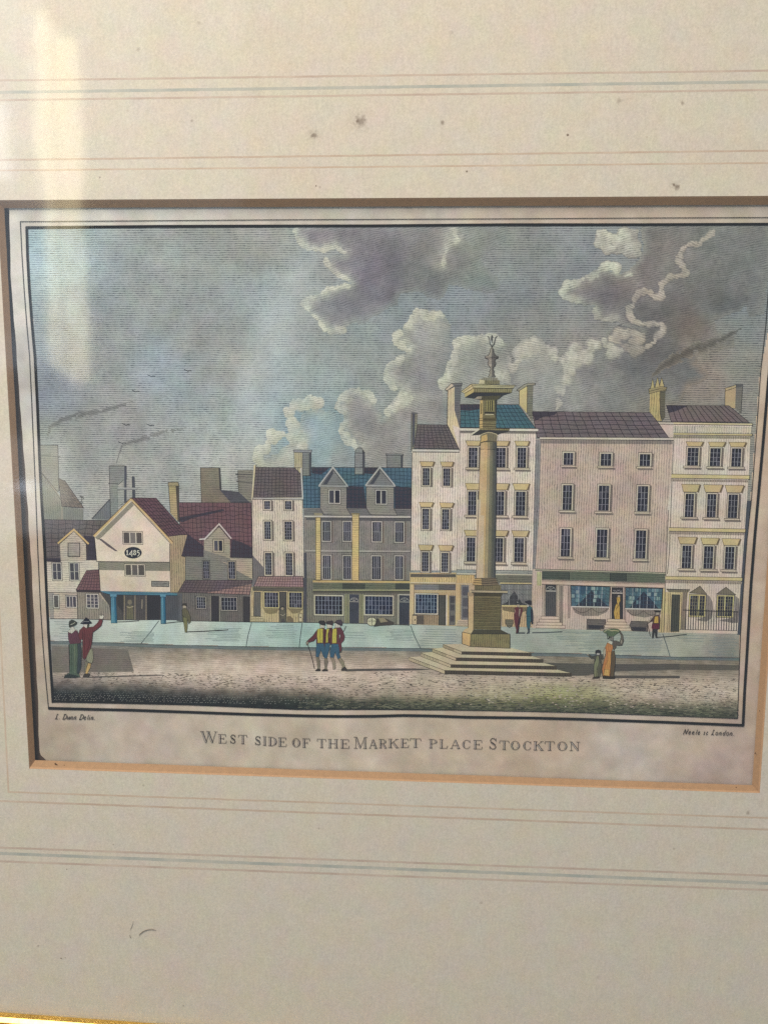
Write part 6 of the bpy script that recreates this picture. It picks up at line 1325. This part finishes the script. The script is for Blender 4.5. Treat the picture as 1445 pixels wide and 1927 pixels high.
person('middle man of three in yellow waistcoat, blue breeches and dark hat', 'P2', [
    ([(650, 270), (790, 270), (790, 350), (660, 360)], (190, 188, 168)),
    ([(600, 400), (780, 350), (810, 420), (780, 760), (700, 780), (600, 760), (570, 600)], (92, 46, 50)),
    ([(650, 380), (720, 370), (690, 480), (690, 715), (630, 715), (640, 520)], YE),
    ([(610, 740), (740, 730), (720, 880), (660, 1080), (660, 1120), (590, 1100), (600, 900)], BLU),
    ([(600, 1100), (665, 1110), (685, 1200), (650, 1340), (680, 1400), (540, 1420), (610, 1350), (590, 1200)], STK),
    ([(535, 1405), (600, 1370), (680, 1390), (680, 1418), (540, 1425)], (64, 56, 50)),
    ([(640, 200), (700, 185), (800, 170), (815, 230), (805, 290), (700, 265), (645, 250)], (66, 56, 58))],
    [([(690, 480), (690, 715)], 1.0, (66, 38, 44)), ([(730, 420), (740, 500), (720, 600)], 1.4, (132, 84, 60))], 23.4)
person('right man of three in crimson coat with tail, yellow waistcoat and blue breeches', 'P2', [
    ([(850, 230), (1000, 260), (980, 350), (860, 350)], (190, 188, 172)),
    ([(780, 420), (850, 350), (1000, 340), (1050, 420), (1100, 560), (1080, 660), (1010, 740), (1025, 860), (1020, 955), (970, 950), (940, 800), (780, 780), (740, 700)], MAR),
    ([(800, 380), (905, 365), (900, 730), (790, 735), (790, 560)], YE),
    ([(770, 750), (940, 750), (960, 850), (970, 1000), (1000, 1100), (930, 1130), (860, 950), (820, 1100), (740, 1090), (730, 950)], BLU),
    ([(750, 1080), (830, 1100), (870, 1220), (870, 1370), (810, 1380), (790, 1200)], (150, 138, 112)),
    ([(940, 1120), (1000, 1090), (1070, 1180), (1110, 1330), (1140, 1380), (1020, 1400), (1040, 1300), (980, 1200)], (146, 134, 108)),
    ([(1020, 1370), (1100, 1310), (1150, 1370), (1140, 1410), (1010, 1410)], (70, 62, 58)),
    ([(965, 520), (990, 530), (985, 640), (968, 640)], (190, 196, 180)),
    ([(850, 210), (910, 160), (1000, 150), (1040, 200), (1040, 290), (1000, 300), (900, 250)], (78, 66, 74)),
    ([(950, 960), (1025, 900), (1020, 955)], (84, 76, 72))],
    [([(905, 365), (900, 730)], 1.0, (62, 34, 40)), ([(1065, 450), (1130, 310)], 1.0, (70, 62, 56)), ([(1000, 520), (980, 600), (970, 700)], .9, (60, 34, 42)), ([(850, 215), (930, 235), (1030, 290)], 1.0, INK)], 23.8)
person('woman in long orange dress carrying a green basket on her head', 'P3', [
    ([(690, 560), (760, 520), (860, 560), (860, 640), (700, 620)], (196, 192, 172)),
    ([(840, 520), (940, 520), (1020, 560), (1050, 480), (1060, 370), (1010, 290), (1040, 260), (1110, 360), (1140, 520), (1090, 650), (1000, 660), (940, 640), (930, 700), (860, 780), (820, 640)], (96, 88, 78)),
    ([(1060, 330), (1090, 400), (1095, 560), (1060, 620), (1040, 560), (1075, 480)], (150, 142, 122)),
    ([(760, 400), (850, 400), (860, 500), (790, 520), (740, 470)], (130, 124, 112)),
    ([(690, 570), (830, 640), (840, 720), (800, 830), (790, 1100), (760, 1500), (560, 1470), (545, 1300), (600, 1050), (640, 900), (620, 720)], (198, 122, 62)),
    ([(700, 820), (790, 830), (785, 1100), (750, 1490), (600, 1470), (620, 1250), (700, 1050)], (210, 142, 66)),
    ([(620, 1300), (740, 1300), (735, 1480), (580, 1455)], (212, 162, 80)),
    ([(800, 820), (880, 790), (910, 960), (900, 1200), (860, 1540), (770, 1540), (780, 1200)], (102, 84, 60)),
    ([(580, 780), (640, 720), (650, 880), (620, 1010), (580, 1000)], (172, 164, 142)),
    ([(570, 260), (620, 220), (720, 195), (850, 190), (980, 200), (1040, 250), (1000, 300), (930, 340), (860, 400), (720, 410), (670, 310), (610, 310)], (92, 112, 78)),
    ([(560, 1480), (900, 1500), (890, 1560), (570, 1550)], (64, 56, 46))],
    [([(600, 290), (660, 230), (730, 215), (800, 250), (900, 240), (1000, 260)], 1.6, (176, 172, 130)), ([(690, 480), (760, 420), (800, 440)], 1.6, (60, 60, 52)), ([(640, 880), (600, 1000)], 1.0, INK), ([(905, 960), (900, 1200), (860, 1530)], 1.0, INK), ([(545, 1300), (560, 1480)], .9, INK), ([(670, 320), (700, 460)], 1, (60, 70, 50))], 23)
person('small child in olive suit holding out one hand beside the woman', 'P3', [
    ([(380, 860), (500, 860), (490, 920), (400, 920)], (176, 170, 158)),
    ([(380, 920), (520, 900), (590, 960), (560, 1050), (520, 1000), (530, 1200), (330, 1200), (340, 1000), (260, 1010), (160, 920), (190, 890), (290, 950)], (80, 78, 68)),
    ([(400, 930), (450, 930), (470, 1150), (490, 1480), (380, 1520), (330, 1500), (320, 1200), (370, 1050)], (128, 130, 92)),
    ([(470, 1100), (540, 1150), (490, 1500), (430, 1510), (420, 1250)], (96, 94, 74)),
    ([(280, 1550), (310, 1510), (470, 1490), (480, 1540), (340, 1550)], (68, 58, 48)),
    ([(360, 850), (370, 790), (440, 765), (510, 790), (520, 860), (490, 900), (480, 850), (410, 840), (385, 890)], (56, 54, 58))],
    [([(320, 1200), (325, 1500)], .9, INK), ([(400, 1230), (400, 1500)], .9, (70, 70, 52)), ([(130, 890), (190, 910)], 1.3, (180, 172, 150))], 23.2)
person('man in maroon coat and black hat facing his companion right of the pedestal', 'P4', [
    ([(460, 370), (560, 360), (570, 480), (470, 470)], (180, 166, 140)),
    ([(380, 500), (480, 460), (560, 490), (660, 480), (690, 600), (640, 760), (600, 900), (590, 1080), (540, 1200), (530, 1440), (490, 1450), (430, 1500), (440, 1350), (400, 1200), (360, 950), (350, 700)], (112, 56, 62)),
    ([(550, 540), (600, 520), (590, 720), (550, 860), (530, 780)], (172, 150, 128)),
    ([(550, 900), (610, 900), (560, 1150), (530, 1440), (480, 1440), (500, 1150)], (70, 44, 54)),
    ([(430, 330), (480, 240), (560, 190), (620, 240), (640, 350), (560, 370)], (64, 66, 68))],
    [([(370, 560), (400, 620), (360, 720)], 1.1, (170, 140, 122)), ([(480, 260), (500, 300)], 1.2, (190, 190, 182))], 23)
person('man in teal suit and black hat right of the pedestal', 'P4', [
    ([(850, 380), (940, 380), (930, 460), (860, 470)], (200, 194, 180)),
    ([(860, 500), (960, 420), (1050, 480), (1085, 620), (1100, 850), (1090, 1130), (1040, 1130), (1000, 1000), (980, 1200), (950, 1320), (880, 1320), (840, 1150), (830, 800), (850, 620)], (56, 104, 114)),
    ([(1000, 520), (1060, 560), (1100, 850), (1090, 1130), (1030, 1120), (1010, 900)], (52, 56, 72)),
    ([(880, 1310), (960, 1310), (950, 1480), (840, 1500), (900, 1420)], (70, 80, 88)),
    ([(750, 260), (860, 220), (960, 210), (1030, 240), (1035, 370), (990, 380), (860, 330)], (54, 50, 58))],
    [([(840, 820), (980, 830)], 1.0, (36, 66, 80)), ([(1020, 1150), (1010, 1200)], 2, (200, 190, 176)), ([(810, 560), (830, 650), (820, 740)], 1.0, (70, 70, 64))], 23)
person('woman in yellow dress standing in the shop doorway', 'P5', [
    ([(350, 300), (370, 275), (405, 285), (410, 320), (360, 330)], (196, 176, 140)),
    ([(335, 330), (405, 320), (410, 400), (385, 450), (400, 560), (400, 780), (300, 780), (275, 640), (310, 500), (345, 440)], (214, 170, 70))],
    [([(340, 440), (370, 500), (330, 570)], 1.2, (120, 88, 40)), ([(345, 640), (330, 770)], .9, (150, 108, 46)), ([(350, 350), (380, 400)], .9, (130, 92, 40))], 22.5)
person('man in yellow waistcoat and maroon breeches with walking stick by the right shop', 'P5', [
    ([(1150, 640), (1230, 640), (1220, 700), (1160, 710)], (168, 158, 136)),
    ([(1110, 720), (1170, 700), (1230, 690), (1245, 800), (1235, 990), (1190, 990), (1100, 960), (1070, 930), (1100, 820), (1040, 840), (975, 880), (970, 850), (1060, 780)], (90, 62, 62)),
    ([(1135, 730), (1205, 720), (1210, 865), (1110, 865)], (212, 172, 66)),
    ([(1080, 880), (1225, 870), (1220, 990), (1190, 1000), (1140, 980), (1100, 1010), (1065, 960)], (110, 44, 62)),
    ([(1085, 1000), (1190, 990), (1180, 1150), (1200, 1170), (1150, 1165), (1130, 1040), (1105, 1175), (1075, 1175)], (60, 58, 60)),
    ([(1110, 600), (1260, 605), (1230, 640), (1150, 640)], (58, 52, 50)),
    ([(965, 870), (1020, 840), (1100, 740), (1120, 700), (1060, 760), (1000, 830)], (186, 172, 146))],
    [([(985, 890), (1010, 1000), (1038, 1140)], 1.1, (60, 52, 46))], 22.5)
person('lone man in olive coat seen walking on the pavement at left', 'C2', [
    ([(115, 478), (145, 470), (150, 505), (118, 510)], (176, 164, 136)),
    ([(110, 520), (130, 500), (160, 520), (185, 580), (188, 630), (168, 648), (160, 600), (158, 680), (150, 725), (135, 722), (125, 650), (108, 570)], (104, 98, 72)),
    ([(118, 585), (155, 590), (158, 680), (150, 725), (135, 722), (125, 650)], (122, 118, 76)),
    ([(105, 480), (120, 462), (145, 460), (152, 485), (130, 480)], (70, 66, 58))],
    [([(108, 520), (112, 570), (132, 585)], .9, (60, 56, 46))], 22.5)

# ================================================================= borders and lettering
BORD = 26
a = Art('border_line', BORD, eng, 'thick dark border line')
bi = art((34, 34, 46), grain=.2)
top = [(48.5, 427.6), (150, 426.6), (300, 425.2), (500, 424.6), (700, 424.2), (960, 422), (1200, 422), (1464, 421)]
lft = [(50, 426), (51.5, 480), (55, 543), (60, 610), (65.5, 671), (70, 760), (74, 860), (78.5, 950), (84, 1040), (87.5, 1120), (91, 1190), (95.5, 1260), (99.5, 1323)]
a.line(top, 5.0, bi, 0); a.line(lft, 4.8, bi, 2)
a.done()
a = Art('border_line', BORD, eng, 'thin dark border line')
a.line([(1443+13, 427), (1447, 528), (1441, 610), (1431, 700), (1422, 830), (1413.5, 942), (1405.5, 1014), (1399, 1100), (1393, 1197), (1390, 1280), (1387.7, 1352.5)], 1.3, bi, 0)
a.line([(99, 1322), (230, 1324.5), (360, 1327.5), (560, 1336), (700, 1335.5), (860, 1337), (1000, 1339.5), (1100, 1342.2), (1250, 1347.5), (1388, 1353)], 1.2, bi, 2); a.done()
a = Art('border_line', BORD, eng, 'thin dark border line')
a.line([(38, 416.4), (300, 414.6), (500, 413), (760, 411.8), (960, 411), (1200, 409.5), (1476, 408.5)], 1.3, bi, 0)
a.line([(38, 416), (41, 480), (45, 543), (50, 610), (55.4, 671), (59.5, 760), (62.5, 830), (66.5, 920), (71, 1040), (76, 1144), (81, 1220), (86, 1280), (91, 1333)], 1.3, bi, 2); a.done()
a = Art('border_line', BORD, eng, 'thick dark border line')
a.line([(90.5, 1333.2), (160, 1335), (250, 1337), (360, 1340.8), (470, 1344.8), (581, 1347.8), (640, 1348.6), (700, 1348.4), (760, 1346.8), (820, 1348), (880, 1350.2), (1000, 1351.6), (1100, 1354.2), (1250, 1359.6), (1399.5, 1365.6)], 5.2, bi, 0)
a.line([(1464, 500), (1457, 600), (1445.5, 717), (1436, 830), (1426, 942), (1420, 1010), (1413, 1100), (1404.5, 1245), (1401, 1300), (1398, 1366)], 5.2, bi, 2); a.done()

# letterforms ---------------------------------------------------------------------------------------
def arc(cx, cy, rx, ry, a0, a1, n=10):
    return [(cx+rx*math.cos(math.radians(a0+(a1-a0)*i/n)), cy+ry*math.sin(math.radians(a0+(a1-a0)*i/n))) for i in range(n+1)]
K, N_, M_ = 'k', 'n', 'm'
GLY = {
 'W': [(K, [(.12, 1), (.33, .02)]), (N_, [(.33, 0), (.52, .95)]), (K, [(.46, 1), (.68, .02)]), (N_, [(.68, 0), (.9, 1)]), (N_, [(0, 1), (.24, 1)]), (N_, [(.36, 1), (.58, 1)]), (N_, [(.8, 1), (1, 1)])],
 'E': [(K, [(.24, 0), (.24, 1)]), (N_, [(.05, 1), (.9, 1), (.92, .74)]), (N_, [(.24, .52), (.66, .52)]), (N_, [(.66, .38), (.66, .66)]), (N_, [(.05, 0), (.92, 0), (.98, .28)])],
 'S': [(M_, [(.8, .8), (.62, .97), (.36, .97), (.18, .8), (.24, .62), (.5, .5), (.76, .38), (.84, .2), (.68, .03), (.38, .02), (.16, .2)]), (K, [(.28, .62), (.72, .38)]), (N_, [(.84, .7), (.84, 1)]), (N_, [(.12, 0), (.12, .32)])],
 'T': [(K, [(.5, 0), (.5, 1)]), (N_, [(0, .72), (.04, 1), (.96, 1), (1, .72)]), (N_, [(.3, 0), (.7, 0)])],
 'I': [(K, [(.5, 0), (.5, 1)]), (N_, [(.1, 1), (.9, 1)]), (N_, [(.1, 0), (.9, 0)])],
 'D': [(K, [(.25, 0), (.25, 1)]), (N_, [(.05, 1), (.55, 1), (.78, .88)]), (K, arc(.55, .5, .35, .42, 60, -60, 6)), (N_, [(.78, .12), (.55, 0), (.05, 0)])],
 'O': [(N_, arc(.5, .5, .44, .5, 0, 360, 20)), (K, arc(.5, .5, .38, .42, 130, 230, 6)), (K, arc(.5, .5, .38, .42, 50, -50, 6))],
 'F': [(K, [(.26, 0), (.26, 1)]), (N_, [(.05, 1), (.92, 1), (.95, .72)]), (N_, [(.26, .52), (.66, .52)]), (N_, [(.66, .38), (.66, .66)]), (N_, [(.06, 0), (.46, 0)])],
 'H': [(K, [(.22, 0), (.22, 1)]), (K, [(.78, 0), (.78, 1)]), (N_, [(.22, .5), (.78, .5)])]+[(N_, [(x, y), (x+.36, y)]) for x in (.04, .6) for y in (0, 1)],
 'M': [(N_, [(.16, 0), (.16, 1)]), (K, [(.18, 1), (.48, .05)]), (N_, [(.48, 0), (.82, 1)]), (K, [(.82, 1), (.84, 0)]), (N_, [(0, 1), (.2, 1)]), (N_, [(.82, 1), (1, 1)]), (N_, [(.02, 0), (.3, 0)]), (N_, [(.68, 0), (1, 0)])],
 'A': [(N_, [(.14, 0), (.48, 1)]), (K, [(.48, 1), (.84, 0)]), (N_, [(.24, .34), (.72, .34)]), (N_, [(0, 0), (.28, 0)]), (N_, [(.66, 0), (1, 0)])],
 'R': [(K, [(.24, 0), (.24, 1)]), (N_, [(.04, 1), (.6, 1), (.76, .9)]), (K, [(.76, .9), (.8, .74), (.7, .6)]), (N_, [(.7, .58), (.56, .52), (.24, .52)]), (K, [(.52, .5), (.84, .02)]), (N_, [(.06, 0), (.42, 0)]), (N_, [(.8, 0), (1, 0)])],
 'K': [(K, [(.22, 0), (.22, 1)]), (N_, [(.24, .42), (.8, 1)]), (K, [(.44, .62), (.82, 0)]), (N_, [(.04, 0), (.4, 0)]), (N_, [(.04, 1), (.4, 1)]), (N_, [(.66, 1), (.96, 1)]), (N_, [(.66, 0), (1, 0)])],
 'P': [(K, [(.26, 0), (.26, 1)]), (N_, [(.04, 1), (.6, 1), (.78, .9)]), (K, [(.78, .9), (.84, .74), (.74, .58)]), (N_, [(.74, .56), (.56, .48), (.26, .48)]), (N_, [(.06, 0), (.46, 0)])],
 'L': [(K, [(.28, 0), (.28, 1)]), (N_, [(.06, 1), (.5, 1)]), (N_, [(.06, 0), (.9, 0), (.98, .34)])],
 'C': [(N_, arc(.54, .5, .44, .5, 40, 320, 16)), (K, arc(.54, .5, .38, .42, 135, 225, 6)), (N_, [(.9, .68), (.9, .98)]), (N_, [(.9, .3), (.88, .18)])],
 'N': [(N_, [(.18, 0), (.18, 1)]), (K, [(.16, 1), (.82, .02)]), (N_, [(.82, 0), (.82, 1)]), (N_, [(.02, 0), (.34, 0)]), (N_, [(0, 1), (.2, 1)]), (N_, [(.66, 1), (1, 1)])],
}
cap = Art('caption', 27, eng, 'engraved title reading West side of the Market Place Stockton')
inkc = art((54, 50, 50), grain=.2); inkm = art((178, 166, 154), grain=.2)
def base_y(x):
    xs = [377, 450, 480, 530, 560, 650, 690, 740, 780, 815, 900, 1000, 1091]; ys = [1398, 1399.6, 1402, 1405, 1406.6, 1408.6, 1409, 1407.6, 1406.8, 1408.2, 1410, 1412, 1413.2]
    return float(np.interp(x, xs, ys))
def letter(ch, x0, x1, hgt):
    def T(p):
        x = x0+(x1-x0)*p[0]; return (x+lean(x)*(-p[1]*hgt), base_y(x0+(x1-x0)*.5)+(x-(x0+x1)/2)*.02-p[1]*hgt)
    for kind, pts in GLY[ch]:
        P = [T(p) for p in pts]
        if kind == K:
            d = np.array(P[-1])-np.array(P[0]); d = d/np.linalg.norm(d); nn = np.array([-d[1], d[0]])
            if nn[0] < 0: nn = -nn
            cap.line(P, 2.9, inkm, 0)
            cap.line([tuple(np.array(p)+nn*1.2) for p in P], 1.15, inkc, 3); cap.line([tuple(np.array(p)-nn*1.5) for p in P], .5, inkc, 4)
        elif kind == M_: cap.line(P, 1.25, inkc, 5)
        else: cap.line(P, 0.8, inkc, 6)
for ch, x0, x1 in (('W', 376.6, 409.8), ('E', 410, 426.4), ('S', 432.5, 444.4), ('T', 448.6, 465), ('S', 479, 491.5), ('I', 494, 502), ('D', 504, 520.6), ('E', 522.8, 539.4), ('O', 549.6, 565), ('F', 568, 583.7), ('T', 596.7, 613.3), ('H', 616, 637), ('E', 639.6, 657.6),
                   ('M', 665.3, 690.8), ('A', 693.6, 710), ('R', 712, 727.6), ('K', 729.5, 751), ('E', 753, 769), ('T', 771, 792), ('P', 806, 823), ('L', 825.3, 842.4), ('A', 846.6, 866), ('C', 868.7, 885.3), ('E', 889.5, 907.5), ('S', 919.4, 935.2), ('T', 939.3, 957.3), ('O', 960, 978), ('C', 983, 999.7), ('K', 1002.4, 1023), ('T', 1024.6, 1043), ('O', 1047.8, 1067.2), ('N', 1070.8, 1091)):
    letter(ch, x0, x1, 21 if (ch == 'W' or x0 in (665.3, 919.4)) else 16.2)
cap.done()
SCR = {'L': [[(.75, .95), (.45, 1), (.3, .1), (0, 0)], [(0, .05), (.4, .1), (.85, 0)]], '.': [[(.2, 0), (.45, .08)]], 'D': [[(.35, .95), (.15, .05)], [(.1, .95), (.6, 1), (1, .7), (.85, .25), (.5, 0), (0, 0)]], 'u': [[(.1, .55), (0, .1), (.3, 0), (.75, .5)], [(.8, .58), (.7, .05), (.95, .1)]],
       'n': [[(.1, .55), (0, 0)], [(.05, .35), (.45, .6), (.65, .5), (.55, .05), (.85, .1)]], 'e': [[(.1, .3), (.6, .4), (.5, .6), (.15, .5), (.05, .15), (.35, 0), (.75, .15)]], 'l': [[(.6, .98), (.2, .1), (.55, .02)]], 'i': [[(.35, .58), (.15, .05), (.5, .05)], [(.45, .8), (.55, .85)]],
       'N': [[(.05, 0), (.3, .95)], [(.3, .98), (.65, .02)], [(.65, 0), (.95, 1)], [(0, 0), (.2, 0)]], 's': [[(.6, .5), (.3, .58), (.35, .3), (.4, .05), (.05, .05)]], 'c': [[(.65, .48), (.35, .6), (.08, .3), (.25, 0), (.7, .12)]], 'o': [arc(.4, .3, .34, .3, 0, 360, 9)], 'd': [arc(.35, .28, .3, .28, 0, 360, 8), [(.85, 1), (.6, .1), (.9, .05)]]}
def script(name, label, text, x0, x1, y0, y1, hgt):
    a = Art(name, 27, eng, label)
    wd_ = {'L': 1.15, 'D': 1.35, 'N': 1.4, '.': .5, ' ': .6, 'l': .55, 'i': .6, 's': .75, 'c': .8}
    tot = sum(wd_.get(c, 1.0) for c in text); x = x0; u = (x1-x0)/tot; k = 0
    for c in text:
        w = wd_.get(c, 1.0)*u
        if c != ' ':
            for st in SCR[c]:
                k += 1
                P = [(x+p[0]*w*.88+p[1]*hgt*.22, y0+(y1-y0)*(x-x0)/(x1-x0)-p[1]*hgt) for p in st]
                a.line(P, 1.25 if c in 'LDN' else 1.1, art((58, 54, 54)), 1+(k % 8)*.7)
        x += w
    a.done()
script('signature', 'italic lettering L. Dunn Delin. below the left corner', 'L. Dunn Delin.', 103, 180, 1353.8, 1355.2, 9.5)
script('signature', 'italic lettering Neele sc London. below the right corner', 'Neele sc London.', 1285, 1383, 1382.2, 1385, 9.5)
